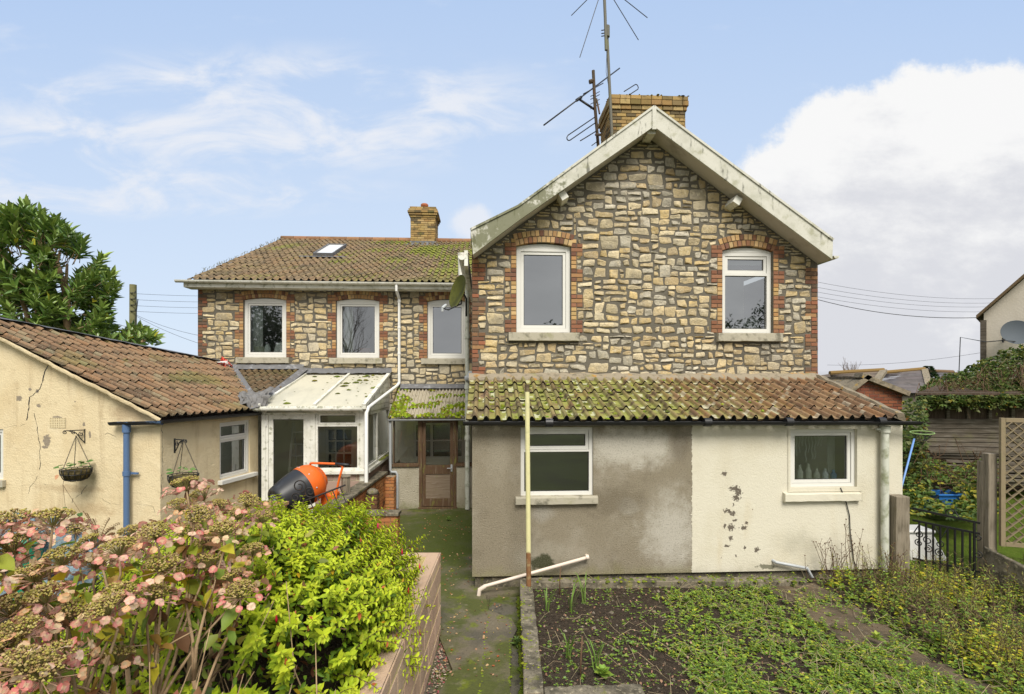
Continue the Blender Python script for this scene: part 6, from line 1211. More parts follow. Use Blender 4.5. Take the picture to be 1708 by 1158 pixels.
# ================================================================== aerials
ae = thing('aerial_mast', 'tall two part aerial mast with thin drooping radials strapped to the big chimney', 'aerial', HF, (cx0 + .05, 1.95, czb)); m_al = M('dull_aluminium', (.13, .125, .10), .6, .3, [dict(col=(.17, .18, .06), s=2, lo=.5, hi=.7, a=.7)]); AD = lambda px, py, d=1.92: Vector((HF.d(px, py, d)[0], d, HF.d(px, py, d)[1]))
k = MB(); k.tube([AD(1021, 232), AD(1017, 150), AD(1012, 48)], .032, 10); k.tube([AD(1011, 84, 1.86), AD(1009.5, 30, 1.86), AD(1007, -30, 1.86)], .032, 10); k.tube([AD(1012.5, 62, 1.9), AD(1012.5, 44, 1.9)], .06, 8); part('pole', k, m_al, ae, autos=40)
hub = AD(1007, -28, 1.86); k = MB()
for px, py in ((953, 26), (967, 96), (1065, 67), (1080, 30)): k.tube([hub.lerp(AD(px, py), .02), AD(px, py)], .009, 5)
part('radials', k, m_dark, ae); k = MB()
for dx in (-.0, .07, .13): p_ = AD(1003, 51 + dx * 75); k.tube([p_, p_ + Vector((.17, .0, .03))], .011, 5)
k.tube([AD(1012, 90), AD(1011, 120), AD(1016, 150)], .006, 5); part('stub_antenna', k, m_dark, ae)
a2 = thing('tv_aerial', 'rusty old television aerial with folded dipole on a short mast beside the chimney', 'aerial', HF, (cx0 - .25, 2.6, 6.5)); m_ra = M('rusted_mast', (.10, .075, .05), .8, .2, [dict(col=(.16, .07, .03), s=6, lo=.5, hi=.7, a=.7)]); B2 = lambda px, py, d=2.6: AD(px, py, d)
k = MB(); k.tube([B2(998, 246), B2(992.5, 180), B2(989.5, 118)], .036, 10); k.tube([B2(983, 137), B2(990, 135)], .05, 8); k.tube([B2(995, 165), B2(1000, 190, 2.4)], .02, 6); k.tube([B2(994, 225), B2(1002, 225, 2.3)], .03, 6); part('pole', k, m_ra, a2, autos=40)
k = MB(); k.tube([B2(907, 209, 1.9), B2(1033.5, 114, 3.4)], .016, 6); k.tube([B2(965, 165), B2(992, 183)], .026, 6); k.tube([B2(961, 168), B2(970, 162)], .035, 8); k.tube([B2(973, 157, 2.4), B2(1006, 139, 2.9)], .012, 6); part('boom_rods', k, m_dark, a2, smooth=True)
def loop(a, b, wv): return [a + wv, b + wv, b + (b - a).normalized() * .06 + wv * .6, b + (b - a).normalized() * .075, b + (b - a).normalized() * .06 - wv * .6, b - wv, a - wv]
k = MB(); k.tube(loop(B2(993, 200), B2(949, 230, 2.1), Vector((-.02, 0, .055))), .012, 6); k.tube(loop(B2(1043, 157, 3.2), B2(1062, 145, 3.6), Vector((-.03, 0, .06))), .012, 6); k.tube([B2(968, 235, 2.2), B2(996, 218)], .012, 6); k.tube([B2(987, 243, 2.4), B2(998, 235)], .01, 6)
for py in (155, 160, 168, 176): k.tube([B2(985, py + 6, 2.5), B2(1000, py - 2, 2.7)], .009, 5)
part('dipole', k, m_dark, a2, smooth=True)
# ================================================================== small things on the left
def basket(px, py, pyh, lab, blab, tx):
    x, z = OF.d(px, py, -.24); xh, zh = OF.d(px, pyh, -.22); t_ = thing('hanging_basket', lab, 'hanging basket', OF, (x, -.24, z - .1), own=True); k = MB(); r = .20; h = .19
    for i in range(16): a = i * math.pi / 8; k.tube([(r * math.cos(a) * f, r * math.sin(a) * f, .10 - h * q) for f, q in ((1, 0), (.97, .35), (.8, .75), (.45, .97), (.2, 1))], .006, 5)
    for f, q in ((1, 0), (.96, .4), (.72, .85)): k.tube([(r * f * math.cos(i * math.pi / 12), r * f * math.sin(i * math.pi / 12), .10 - h * q) for i in range(25)], .007, 5)
    part('wire_frame', k, m_black, t_, smooth=True); k = MB(); k.lathe([(.03, -.085), (.09, -.08), (.15, -.04), (.18, .03), (.185, .085), (.16, .09), (.0, .07)], 16); part('liner', k, M('dry_moss_liner', (.09, .075, .035), 1, .05, [dict(col=(.22, .17, .08), s=18, st=(1, 1, .3), lo=.5, hi=.7, a=.7)], [(30, .03, 'noise')]) if 'dry_moss_liner' not in bpy.data.materials else bpy.data.materials['dry_moss_liner'], t_, smooth=True)
    top = Vector((xh - x, .02, zh - z + .1 - .0)); k = MB()
    for i in range(3):
        a = math.pi * (.15 + i * 2 / 3); p0 = Vector((r * math.cos(a), r * math.sin(a), .10)); n = int((top - p0).length / .022)
        for j in range(n):
            c0 = p0.lerp(top, (j + .5) / n); dd = (top - p0).normalized(); w_ = (dd.cross(Vector((0, 1, 0))) if j % 2 else dd.cross(Vector((1, 0, 0)))).normalized(); k.tube([c0 + dd * .014 * math.cos(b * math.pi / 3) + w_ * .006 * math.sin(b * math.pi / 3) for b in range(7)], .0026, 4)
    part('chains', k, m_black, t_); lf_ = MB(); return t_, top
hb1, top1 = basket(127, 782, 727, 'round wire hanging basket with trailing plant on the ochre wall, left of the blue pipe', '', 0)
hb2, top2 = basket(306, 792, 733, 'hanging basket with sparse leaves between the blue pipe and outbuilding window', '', 0)
def bracket(px, py, sgn, lab):
    x, z = OF.d(px, py, -.01); t_ = thing('basket_bracket', lab, 'bracket', OF, (x, 0, z), own=True); t_.rotation_euler[2] += sgn; k = MB(); k.box(-.012, .012, -.012, -.001, -.17, .06); part('wall_plate', k, m_black, t_); k = MB(); k.bar((0, -.006, .045), (0, -.26, .045), .014, .014)
    k.tube([(0, -.012, -.15), (0, -.05, -.10), (0, -.11, .0), (0, -.2, .04)], .008, 6); part('arm', k, m_black, t_); k = MB()
    for c0, r_ in (((0, -.05, -.02), .035), ((0, -.14, .012), .03), ((0, -.245, .02), .028)): k.tube(spiral(c0, r_, 1.3, 1.57, (0, 1, 0), (0, 0, 1)), .006, 5)
    part('scrolls', k, m_black, t_, smooth=True)
bracket(141, 722, R(-38), 'black scrolled iron bracket above the left hanging basket'); bracket(290, 738, R(80), 'black scrolled iron bracket right of the blue downpipe')
# things on the roof valley
def crumple(n, m, f, amp, sc, seed): return MB().add([Vector(f(i / n, j / m)) + Vector((mnoise.noise(Vector((i * sc, j * sc, seed))), mnoise.noise(Vector((i * sc, j * sc, seed + 5))), mnoise.noise(Vector((i * sc, j * sc, seed + 9))))) * amp for j in range(m + 1) for i in range(n + 1)], [(j * (n + 1) + i, j * (n + 1) + i + 1, (j + 1) * (n + 1) + i + 1, (j + 1) * (n + 1) + i) for j in range(m) for i in range(n)])
TA = hit2(392, 661, 10.25); TB = hit2(425, 681, 9.85); TCn = hit2(455, 651, 10.5); TD = hit2(447, 679, 10.0)
def tarp(u, v):
    top = (TA + Vector((0, .15, .03))).lerp(TCn + Vector((0, .1, .05)), u); bot = TB.lerp(TD, u) + Vector((-.22 * (1 - u) , -.02, .02 - .04 * u)); p = top.lerp(bot, v); return p + Vector((0, -.10 * math.sin(v * 3.1), .07 * math.sin(v * 3.0) + .03 * math.sin(u * 9)))
m_tarp = M('grey_damp_proof_sheet', (.155, .15, .145), .7, .25, [dict(col=(.21, .205, .2), s=3, lo=.5, hi=.7, a=.5)])
solo('plastic_sheet', crumple(26, 20, tarp, .075, .33, 4), m_tarp, 'crumpled grey sheet draped over the roof valley by the conservatory', 'sheet', base=tuple(TA), smooth=True)
RB = hit2(374, 609, 12.1)
def bagf(u, v): a = u * 2 * math.pi; t_ = v * math.pi; return RB + Vector((.15 * math.cos(a) * math.sin(t_), .12 * math.sin(a) * math.sin(t_), .10 * math.cos(t_)))
k = crumple(16, 12, bagf, .13, .6, 8); k.c = [(.55, .06, .035) if mnoise.noise(Vector((i * .05, 1, 2))) > -.12 else (.65, .62, .60) for i in range(len(k.f))]
solo('plastic_bag', k, M('shiny_plastic_bag', 'attr', .35, .4), 'crumpled red and white plastic bag on the roof against the wing', 'bag', base=tuple(RB), smooth=True)
# blue netting bags and a green lid behind the hydrangea
NB = hit2(60, 925, 5.2)
def nbag(u, v): a = u * 2 * math.pi; t_ = v * math.pi / 2; return NB + Vector((-.1 + .75 * math.cos(a) * math.cos(t_), .3 * math.sin(a) * math.cos(t_), -.3 + .62 * math.sin(t_)))
solo('netting_heap', crumple(40, 16, nbag, .16, .45, 3), M('pale_blue_netting', (.27, .37, .42), .8, .15, [dict(col=(.14, .21, .26), s=25, st=(1, 1, 3), lo=.45, hi=.65, a=.8), dict(col=(.42, .50, .53), s=12, lo=.55, hi=.75, a=.5)], [(60, .02, 'noise', (1, 1, 4))]), 'heap of pale blue netting behind the pink hydrangea', 'netting', base=(NB.x, NB.y, .72), smooth=True)
LB2 = hit2(42, 906, 4.9); k = MB(); k.lathe([(0, .05), (.13, .05), (.145, .035), (.15, 0), (.14, 0)], 24, Matrix.Translation(LB2)); t_ = thing('bucket', 'green lidded bucket among the blue netting', 'bucket', WF, (LB2.x, LB2.y, .72)); part('lid', k, M('green_plastic', (.02, .22, .12), .4, .4), t_, autos=40); k = MB(); k.lathe([(.0, -.5), (.11, -.5), (.135, 0), (0, 0)], 24, Matrix.Translation(LB2)); part('body', k, bpy.data.materials['green_plastic'], t_, autos=40)
# ================================================================== plants
class LV:
    """many leaves, each eight points: pointed, folded along its midrib and drooping"""
    def __init__(s): s.p = []; s.d = []; s.n = []; s.L = []; s.W = []; s.c = []
    def add(s, p, d, n, L, W, c): s.p.append(tuple(p)); s.d.append(tuple(d)); s.n.append(tuple(n)); s.L.append(L); s.W.append(W); s.c.append(tuple(c))
    def build(s, name, mat, parent=None, basec=None, tipk=None, fold=.18, droop=.15, w1=.46, w2=.40, t1=.30, t2=.66, off=None):
        p = np.array(s.p); d = np.array(s.d); n = np.array(s.n); L = np.array(s.L)[:, None]; W = np.array(s.W)[:, None]; c = np.array(s.c); N = len(p)
        d /= np.linalg.norm(d, axis=1, keepdims=True) + 1e-9; r = np.cross(d, n); r /= np.linalg.norm(r, axis=1, keepdims=True) + 1e-9; u = np.cross(r, d)
        P_ = lambda t_, x, z: p + d * L * t_ + r * W * x + u * (L * (z - droop * t_ * t_))
        V = np.stack([P_(0, 0, 0), P_(t1, -w1, fold * .5), P_(t1, 0, -fold * .3), P_(t1, w1, fold * .5), P_(t2, -w2, fold * .4), P_(t2, 0, -fold * .25), P_(t2, w2, fold * .4), P_(1, 0, 0)], 1).reshape(-1, 3)
        off = BASE[parent.name] if parent is not None else (off or (0, 0, 0)); V = V - np.array(off)
        F = np.array([[0, 2, 1, 1], [0, 3, 2, 2], [1, 2, 5, 4], [2, 3, 6, 5], [4, 5, 7, 7], [5, 6, 7, 7]]); q = [[0, 2, 1], [0, 3, 2], [1, 2, 5, 4], [2, 3, 6, 5], [4, 5, 7], [5, 6, 7]]
        cnt = np.array([3, 3, 4, 4, 3, 3]); loops = np.concatenate([np.array(x) for x in q]); nl = len(loops)
        me = bpy.data.meshes.new(name); me.vertices.add(8 * N); me.vertices.foreach_set('co', V.astype(np.float32).ravel())
        me.loops.add(nl * N); me.loops.foreach_set('vertex_index', (loops[None, :] + 8 * np.arange(N)[:, None]).astype(np.int32).ravel())
        me.polygons.add(6 * N); st_ = np.concatenate([[0], np.cumsum(cnt)[:-1]]); me.polygons.foreach_set('loop_start', (st_[None, :] + nl * np.arange(N)[:, None]).astype(np.int32).ravel())
        a = me.color_attributes.new('Col', 'FLOAT_COLOR', 'CORNER'); cc = np.ones((N, nl, 4)); cc[:, :, :3] = c[:, None, :]
        if basec is not None: cc[:, :6, :3] = c[:, None, :] * .35 + np.array(basec) * .65
        if tipk is not None: cc[:, 14:, :3] *= np.array(tipk)
        a.data.foreach_set('color', cc.astype(np.float32).ravel())
        me.materials.append(mat); me.polygons.foreach_set('use_smooth', np.ones(6 * N, dtype=bool)); me.update(calc_edges=True); me.validate()
        o = link(bpy.data.objects.new(name, me))
        if parent is not None: o.parent = parent; BASE[o.name] = off
        else: o.location = off
        return o
def rv(): return Vector((random.gauss(0, 1), random.gauss(0, 1), random.gauss(0, 1))).normalized()
def mixc(a, b, f=None): return lerp(a, b, random.random() if f is None else f)
m_leaf = M('soft_leaf', 'attr', .55, .3, [dict(col=(.05, .07, .01), s=30, lo=.55, hi=.8, a=.3)], trans=.3)
m_gloss = M('glossy_leaf', 'attr', .32, .5, trans=.15)
m_petal = M('dry_petal', 'attr', .8, .15, [dict(col=(.30, .17, .09), s=55, lo=.52, hi=.72, a=.5)], trans=.25)
m_bark = M('pale_woody_stem', (.40, .28, .165), .9, .1, [dict(col=(.14, .09, .05), s=9, st=(1, 1, .4), lo=.45, hi=.7, a=.7), dict(col=(.42, .34, .24), s=22, lo=.55, hi=.75, a=.5)], [(30, .006, 'noise')])
m_twig = M('brown_twig', (.12, .075, .045), .9, .1, [dict(col=(.22, .15, .10), s=12, lo=.5, hi=.7, a=.5)])

# ---- fuchsia spilling over the block wall
fu = thing('fuchsia_bush', 'bright lime green fuchsia bush with red flowers spilling over the block wall', 'shrub', WF, (-1.8, 4.3, .72))
FC = Vector((-2.02, 4.25, .78)); fa_, fb_, fc_ = 1.20, 1.66, .97
def fsurf(th, phi):
    d = Vector((math.cos(th) * math.sin(phi), math.sin(th) * math.sin(phi), math.cos(phi))); k = (abs(d.x / fa_) ** 2.6 + abs(d.y / fb_) ** 2.6 + abs(d.z / fc_) ** 2.4) ** (-1 / 2.5)
    k *= 1 + .16 * mnoise.noise(d * 3.1); return FC + d * k, d
lv = LV(); stm = MB((.2, .1, .05)); fl_ = MB()
for s_ in range(1350):
    th = random.uniform(0, 2 * math.pi); phi = math.acos(random.uniform(-.28, 1)); tip, d = fsurf(th, phi)
    if tip.x < -2.9 and random.random() < .3: continue
    if tip.y > 5.6 and tip.z < 1.2: continue
    ln = random.uniform(.28, .48); o = (d + Vector((0, 0, .25)) + rv() * .35).normalized(); ext = random.choice([0, 0, 0, 0, .05, .14]) * (1 if d.z > -.1 else .3)
    p2 = tip + o * ext; p0 = tip - o * ln - Vector((0, 0, .05)); p1 = p0.lerp(p2, .6) + Vector((0, 0, .07)); pts = [p0 * (1 - t_) ** 2 + p1 * 2 * t_ * (1 - t_) + p2 * t_ * t_ for t_ in [i / 7 for i in range(8)]]
    stm.tube(pts, [.004] * 4 + [.003, .0025, .002, .0015], 4, caps=False); n = int(ln / .028); rot = random.uniform(0, 6); vig = random.random()
    for i in range(n):
        t_ = (i + .5) / n; p = p0 * (1 - t_) ** 2 + p1 * 2 * t_ * (1 - t_) + p2 * t_ * t_; ax2 = ((p1 - p0) * (1 - t_) + (p2 - p1) * t_).normalized(); e1_ = ax2.orthogonal().normalized(); e2_ = ax2.cross(e1_)
        for h in (0, math.pi):
            a = rot + i * math.pi / 2 + h + random.uniform(-.4, .4); dd = (e1_ * math.cos(a) + e2_ * math.sin(a)) + ax2 * .55 + Vector((0, 0, -.12)); L = (.064 if t_ < .6 else .064 - .085 * (t_ - .6)) * random.uniform(.75, 1.2)
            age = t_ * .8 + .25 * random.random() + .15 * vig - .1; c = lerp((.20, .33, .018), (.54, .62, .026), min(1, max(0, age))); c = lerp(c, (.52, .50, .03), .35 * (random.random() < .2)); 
            if random.random() < .012: c = random.choice([(.55, .35, .02), (.45, .12, .04)])
            lv.add(p, dd, (ax2 * .7 + Vector((0, 0, 1)) + d * .5), L, L * random.uniform(.42, .52), jit(c, .12))
    if random.random() < .045 and tip.y < 5.4 and d.z < .9:
        q = p2 - Vector((0, 0, random.uniform(.03, .08))); fl_.tube([p2, q], .0015, 4, (.2, .03, .03)); fl_.tube([q, q - Vector((0, 0, .018)), q - Vector((0, 0, .03)), q - Vector((0, 0, .055))], [.004, .006, .010, .003], 6, random.choice([(.45, .01, .04), (.55, .02, .10), (.40, .01, .02)]))
for i in range(5200):
    th = random.uniform(0, 2 * math.pi); phi = math.acos(random.uniform(-.25, 1)); p, d = fsurf(th, phi); p = FC + (p - FC) * random.uniform(.62, .93)
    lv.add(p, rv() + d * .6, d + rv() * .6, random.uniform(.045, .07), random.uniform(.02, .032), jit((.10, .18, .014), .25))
for i in range(40):
    th = random.uniform(0, 6.28); tip, d = fsurf(th, random.uniform(.2, 1.3)); b0 = Vector((-1.85 + random.uniform(-.2, .2), 4.3 + random.uniform(-.3, .3), .7)); stm.tube([b0, b0.lerp(tip, .5) + Vector((0, 0, .12)), tip - d * .1], [.012, .008, .004], 5)
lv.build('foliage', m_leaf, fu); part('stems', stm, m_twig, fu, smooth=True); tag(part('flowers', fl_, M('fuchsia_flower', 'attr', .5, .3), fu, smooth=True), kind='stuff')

# ---- pink hydrangea in the foreground
hy = thing('hydrangea_bush', 'large pink faded lacecap hydrangea with bare woody stems in the foreground', 'shrub', WF, (-1.8, 2.5, .72))
HD = [(18, 866, 90), (90, 862, 95), (309, 806, 66), (334, 824, 62), (300, 842, 60), (328, 860, 75), (368, 842, 60), (398, 857, 62), (414, 836, 60), (437, 862, 58), (374, 882, 72), (257, 887, 78), (216, 886, 62), (312, 885, 66), (198, 912, 80), (127, 880, 66), (46, 884, 75), (146, 904, 72), (105, 927, 84), (10, 928, 84), (272, 940, 82), (343, 936, 72), (312, 955, 70), (420, 916, 60), (424, 943, 58), (402, 985, 76), (383, 962, 76), (71, 992, 100), (198, 992, 86), (173, 1014, 94), (254, 987, 82), (114, 1020, 92), (12, 1012, 100), (6, 1070, 108), (46, 1100, 108), (90, 1096, 100), (198, 1092, 92), (18, 1124, 104), (66, 1118, 104), (230, 905, 72), (160, 935, 78), (60, 955, 84), (345, 905, 66), (290, 915, 72), (225, 965, 80), (130, 965, 84), (285, 868, 64), (355, 868, 64), (-30, 900, 90), (-40, 980, 100), (-50, 1060, 105), (20, 905, 80), (180, 860, 62), (240, 930, 74), (30, 1050, 100), (-20, 1110, 105)]
pet = LV(); bd = MB((.2, .17, .06)); stw = MB((.3, .2, .12)); hl = LV(); heads = []
PK = [(.68, .31, .26), (.74, .46, .37), (.78, .60, .44), (.58, .18, .17), (.66, .40, .20), (.62, .50, .28), (.57, .27, .21)]
for (px, py, w_) in HD[:43] + HD[48:52] + HD[54:]:
    w_ *= random.uniform(.95, 1.1); Y = .235 * 850 / w_; H = WF.hit(px, py, (0, Y, 0), (0, 1, 0)); Rr = .118 * random.uniform(.9, 1.1); tone = random.random(); nrm = (Vector((0, 0, 1)) + Vector((random.gauss(0, .2), random.gauss(-.12, .2), 0))).normalized(); u = nrm.orthogonal().normalized(); v = nrm.cross(u); heads.append((H, nrm))
    for i in range(170):
        r_ = Rr * .56 * math.sqrt(random.random()); a = random.uniform(0, 6.28); p = H + (u * math.cos(a) + v * math.sin(a)) * r_ + nrm * (.028 - .055 * (r_ / Rr) ** 2 + random.uniform(-.008, .008)); s5 = random.uniform(.004, .007)
        bd.add([p + Vector(q) * s5 for q in ((1, 0, 0), (-1, 0, 0), (0, 1, 0), (0, -1, 0), (0, 0, 1), (0, 0, -1))], [(0, 2, 4), (2, 1, 4), (1, 3, 4), (3, 0, 4), (2, 0, 5), (1, 2, 5), (3, 1, 5), (0, 3, 5)], jit(random.choice([(.32, .27, .07), (.27, .23, .06), (.37, .29, .12), (.24, .16, .07)]), .25))
        if i % 4 == 0: bd.tube([H - nrm * .05, p], .0014, 3, (.22, .20, .07), caps=False)
    for i in range(random.randint(15, 21)):
        a = 6.283 * i / 13 + random.uniform(-.2, .2); o = u * math.cos(a) + v * math.sin(a); p = H + o * Rr * random.uniform(.58, 1.04) + nrm * random.uniform(-.045, -.005); fn = (o * random.uniform(.1, .9) + nrm * random.uniform(-.1, 1) + rv() * .35).normalized(); fu_ = fn.orthogonal().normalized(); fv = fn.cross(fu_); col = PK[min(6, int(abs(tone * 7 + random.gauss(0, 1.6))) % 7)]; a0 = random.uniform(0, 6)
        bd.tube([H - nrm * .04, p], .0018, 3, (.32, .2, .13), caps=False)
        for k in range(4):
            b = a0 + k * 1.571; L = random.uniform(.015, .025); pet.add(p, fu_ * math.cos(b) + fv * math.sin(b) + fn * random.uniform(-.1, .35), fn, L, L * 1.15, jit(lerp(col, random.choice(PK), .25), .14))
bases = [Vector((-1.72, 2.28, .70)), Vector((-1.42, 2.30, .70)), Vector((-2.02, 2.1, .70)), Vector((-2.3, 2.7, .70)), Vector((-1.95, 2.85, .7))]
hp2 = np.array([h[0] for h in heads]); cen = hp2[rng.choice(len(hp2), 15, replace=False)]
for it in range(8):
    lab_ = np.argmin(((hp2[:, None] - cen[None]) ** 2).sum(2), 1)
    for k in range(15):
        if (lab_ == k).any(): cen[k] = hp2[lab_ == k].mean(0)
for k in range(15):
    ids = np.where(lab_ == k)[0]
    if not len(ids): continue
    c = Vector(cen[k]); b = min(bases, key=lambda q: (q - c).length + random.uniform(0, .35)); nd = c.lerp(b, .34) + Vector((random.uniform(-.06, .06), random.uniform(-.06, .06), -.22)); m1 = b.lerp(nd, .5) + rv() * .07 - Vector((0, 0, .02)); b2 = b + Vector((random.uniform(-.08, .08), random.uniform(-.08, .08), 0))
    stw.tube([b2, b2.lerp(m1, .5) + rv() * .02, m1, m1.lerp(nd, .5) + rv() * .025, nd], [.021, .017, .015, .012, .011], 8)
    for i in ids:
        H, nrm = heads[i]; e = H - nrm * .045; g = nd.lerp(e, .55) + rv() * .04 - Vector((0, 0, .04)); stw.tube([nd, nd.lerp(g, .5) + rv() * .015, g, e - nrm * .08, e], [.010, .008, .0065, .005, .004], 6)
        for q in range(random.randint(5, 9)):
            p = g.lerp(e, random.uniform(0, .9)); L = random.uniform(.07, .12); col = random.choice([(.56, .46, .03), (.48, .44, .04), (.24, .30, .04), (.17, .25, .035), (.30, .34, .04), (.40, .24, .06), (.22, .11, .05)]); hl.add(p, rv() + Vector((0, 0, -.2)), Vector((0, 0, 1)) + rv() * .5, L, L * .62, jit(col, .15))
        if random.random() < .6: q = g + rv() * .2; stw.tube([g, g.lerp(q, .5) + rv() * .02, q], [.006, .004, .002], 5)
for k in range(90):
    b = random.choice(bases) + Vector((random.uniform(-.6, .3), random.uniform(-.3, .9), 0)); q = b + Vector((random.uniform(-.4, .4), random.uniform(-.3, .3), random.uniform(.3, 1.1))); stw.tube([b, b.lerp(q, .5) + rv() * .08, q], [.007, .005, .002], 5)
for k in range(380): p = Vector((random.uniform(-3.4, -1.3), random.uniform(2.0, 4.0), random.uniform(.78, 1.75))); L = random.uniform(.05, .1); hl.add(p, rv(), rv() + Vector((0, 0, .6)), L, L * .6, jit(random.choice([(.10, .15, .03), (.15, .18, .03), (.20, .08, .04), (.24, .13, .06), (.30, .27, .05), (.30, .12, .07), (.18, .22, .04)]), .2))
pet.build('petals', m_petal, hy, basec=(.62, .50, .30), tipk=(.86, .70, .66), fold=.16, droop=.18, w1=.44, w2=.50, t1=.34, t2=.74); part('flower_centres', bd, M('seed_heads', 'attr', .95, .05), hy); part('stems', stw, m_bark, hy, smooth=True); hl.build('foliage', m_leaf, hy, droop=.3)

# ---- trees
def limbs(mb, p, d, ln, r, depth, tips, spread=.6, up=.15, seg=6):
    n = 3; pts = [p]; rs = [r]
    for i in range(n): d = (d + rv() * .16 + Vector((0, 0, up * .4))).normalized(); p = p + d * ln / n; pts.append(p); rs.append(r * (1 - .35 * (i + 1) / n))
    mb.tube(pts, rs, seg if depth > 1 else 4, caps=False)
    if depth == 0: tips.append((p, d)); return
    for k in range(random.choice([2, 3, 3])): limbs(mb, pts[random.choice([2, 3, 3])], (d + rv() * spread + Vector((0, 0, up))).normalized(), ln * random.uniform(.62, .85), rs[-1] * .72, depth - 1, tips, spread, up, seg)
la_ = thing('laurel_tree', 'glossy dark green laurel tree behind the outbuilding roof', 'tree', WF, (-10.3, 12.2, 0)); wd = MB(); lv = LV()
def hl3(px, py, Y): return WF.hit(px, py, (0, Y, 0), (0, 1, 0))
outl = [(40, 338), (75, 352), (120, 372), (150, 410), (178, 440), (195, 475), (215, 505), (235, 545), (265, 562), (225, 575), (180, 570), (120, 560), (60, 545), (-10, 540), (-60, 460), (-40, 380), (0, 350)]
def inside(px, py):
    c = False; j = len(outl) - 1
    for i in range(len(outl)):
        (xi, yi), (xj, yj) = outl[i], outl[j]
        if (yi > py) != (yj > py) and px < (xj - xi) * (py - yi) / (yj - yi) + xi: c = not c
        j = i
    return c
cc = hl3(80, 470, 12.2); n_ = 0
while n_ < 620:
    px, py = random.uniform(-70, 270), random.uniform(332, 585)
    if not inside(px, py): continue
    nz = mnoise.noise(Vector((px * .022, py * .022, 4)))
    if nz < -.12 and py > 390: continue
    Y = random.uniform(11.0, 13.4); n_ += 1; p = hl3(px, py, Y); o = (p - cc).normalized(); ax2 = (o * .7 + Vector((0, 0, .8)) + rv() * .5).normalized(); e1_ = ax2.orthogonal().normalized(); e2_ = ax2.cross(e1_); young = random.random()
    wd.tube([p - ax2 * .35 - o * .2, p], [.008, .004], 4, caps=False)
    for i in range(random.randint(7, 11)):
        a = i * 2.4 + random.uniform(-.3, .3); t_ = i / 10; L = random.uniform(.2, .32); c = lerp((.09, .17, .035), (.28, .38, .07), max(0, t_ * .7 + .35 * young - .15 + random.uniform(-.15, .15))); 
        if random.random() < .012: c = (.35, .33, .03)
        lv.add(p - ax2 * (.30 * (1 - t_)), (e1_ * math.cos(a) + e2_ * math.sin(a)) * (1.0 - .6 * t_) + ax2 * (.5 + .7 * t_) + Vector((0, 0, .15)), ax2 + Vector((0, 0, .5)), L, L * .33, jit(c, .22))
lv.build('foliage', m_gloss, la_, droop=.16)
for (px0, px1, py0, py1) in ((66, 60, 580, 440), (116, 112, 580, 440), (60, 20, 575, 450), (120, 165, 600, 500), (112, 80, 500, 400), (64, 100, 520, 420), (210, 245, 600, 560), (20, -20, 590, 480)):
    a = hl3(px0, py0, 12.0); b = hl3(px1, py1, 12.0); wd.tube([Vector((a.x, a.y, 1)), a, a.lerp(b, .5) + rv() * .06, b], [.085, .07, .05, .025], 8)
part('trunk', wd, m_bark, la_, smooth=True)
bt_ = thing('bare_tree', 'leafless twiggy tree top showing above the distant roofs', 'tree', WF, (hl3(1420, 640, 34).x, 34, 0)); k = MB(); tips = []; b = hl3(1418, 640, 34); k.tube([Vector((b.x, 34, 0)), b - Vector((0, 0, .8))], [.2, .14], 8)
for i in range(7): limbs(k, b - Vector((0, 0, .8 - .1 * i)), Vector((random.uniform(-.9, .9), 0, 1)).normalized(), .75, .04, 3, tips, .5, .3, 5)
part('branches', k, m_twig, bt_)
cf = thing('conifer', 'dark evergreen tip just above the distant roofs', 'tree', WF, (hl3(1548, 640, 36).x, 36, 0)); lv = LV(); k = MB(); tp_ = hl3(1548, 611, 36); k.tube([Vector((tp_.x, 36, 0)), tp_], [.15, .02], 6)
for i in range(500): f = random.random(); r_ = .9 * f; a = random.uniform(0, 6.28); p = tp_ + Vector((r_ * math.cos(a), r_ * math.sin(a), -1.8 * f)); lv.add(p, Vector((math.cos(a), math.sin(a), .2)), Vector((0, 0, 1)), .3, .12, jit((.03, .06, .02), .3))
lv.build('foliage', m_leaf, cf); part('trunk', k, m_twig, cf)

# ---- brambles: over the shed, and on the bank behind the gate
br = thing('bramble_thicket', 'tangled bramble thicket heaped over the dark shed roof', 'bramble', SF, (2.0, .5, .3)); lv = LV(); cn = MB()
def bramble(p, o, sc=1.0, pal=None):
    c0 = random.choice(pal or [(.075, .12, .025), (.10, .15, .03), (.05, .085, .02), (.16, .18, .04), (.13, .15, .05)]); d0 = (o + rv() * .7).normalized()
    for a in (-.9, 0, .9):
        q = Matrix.Rotation(a, 3, 'Z') @ d0; L = random.uniform(.07, .12) * sc; c = jit(c0, .2); c = random.choice([(.35, .28, .04), (.25, .10, .03)]) if random.random() < .03 else c; lv.add(p, q + Vector((0, 0, -.15)), Vector((0, 0, 1)) + rv() * .55 - Vector((0, .35, 0)), L, L * .68, c)
topl = [(1530, 655), (1560, 632), (1600, 622), (1640, 602), (1680, 585), (1715, 572), (1800, 550)]
for i in range(4200):
    px = random.uniform(1535, 1760); k_ = 0
    while topl[k_ + 1][0] < px: k_ += 1
    f = (px - topl[k_][0]) / (topl[k_ + 1][0] - topl[k_][0]); yt = topl[k_][1] + (topl[k_ + 1][1] - topl[k_][1]) * f; q = random.random() ** .85; yb = 672 + 14 * mnoise.noise(Vector((px * .05, 1, 1))); py = yt + (yb - yt) * q + 5 * mnoise.noise(Vector((px * .08, py if i else 0, 2))); d_ = 3.2 * (1 - q) - .35 + random.uniform(-.15, .15)
    p = SF.hit(px, py, (0, d_, 0), (0, 1, 0)); bramble(p, Vector((random.uniform(-.5, .5), -.6, .5)))
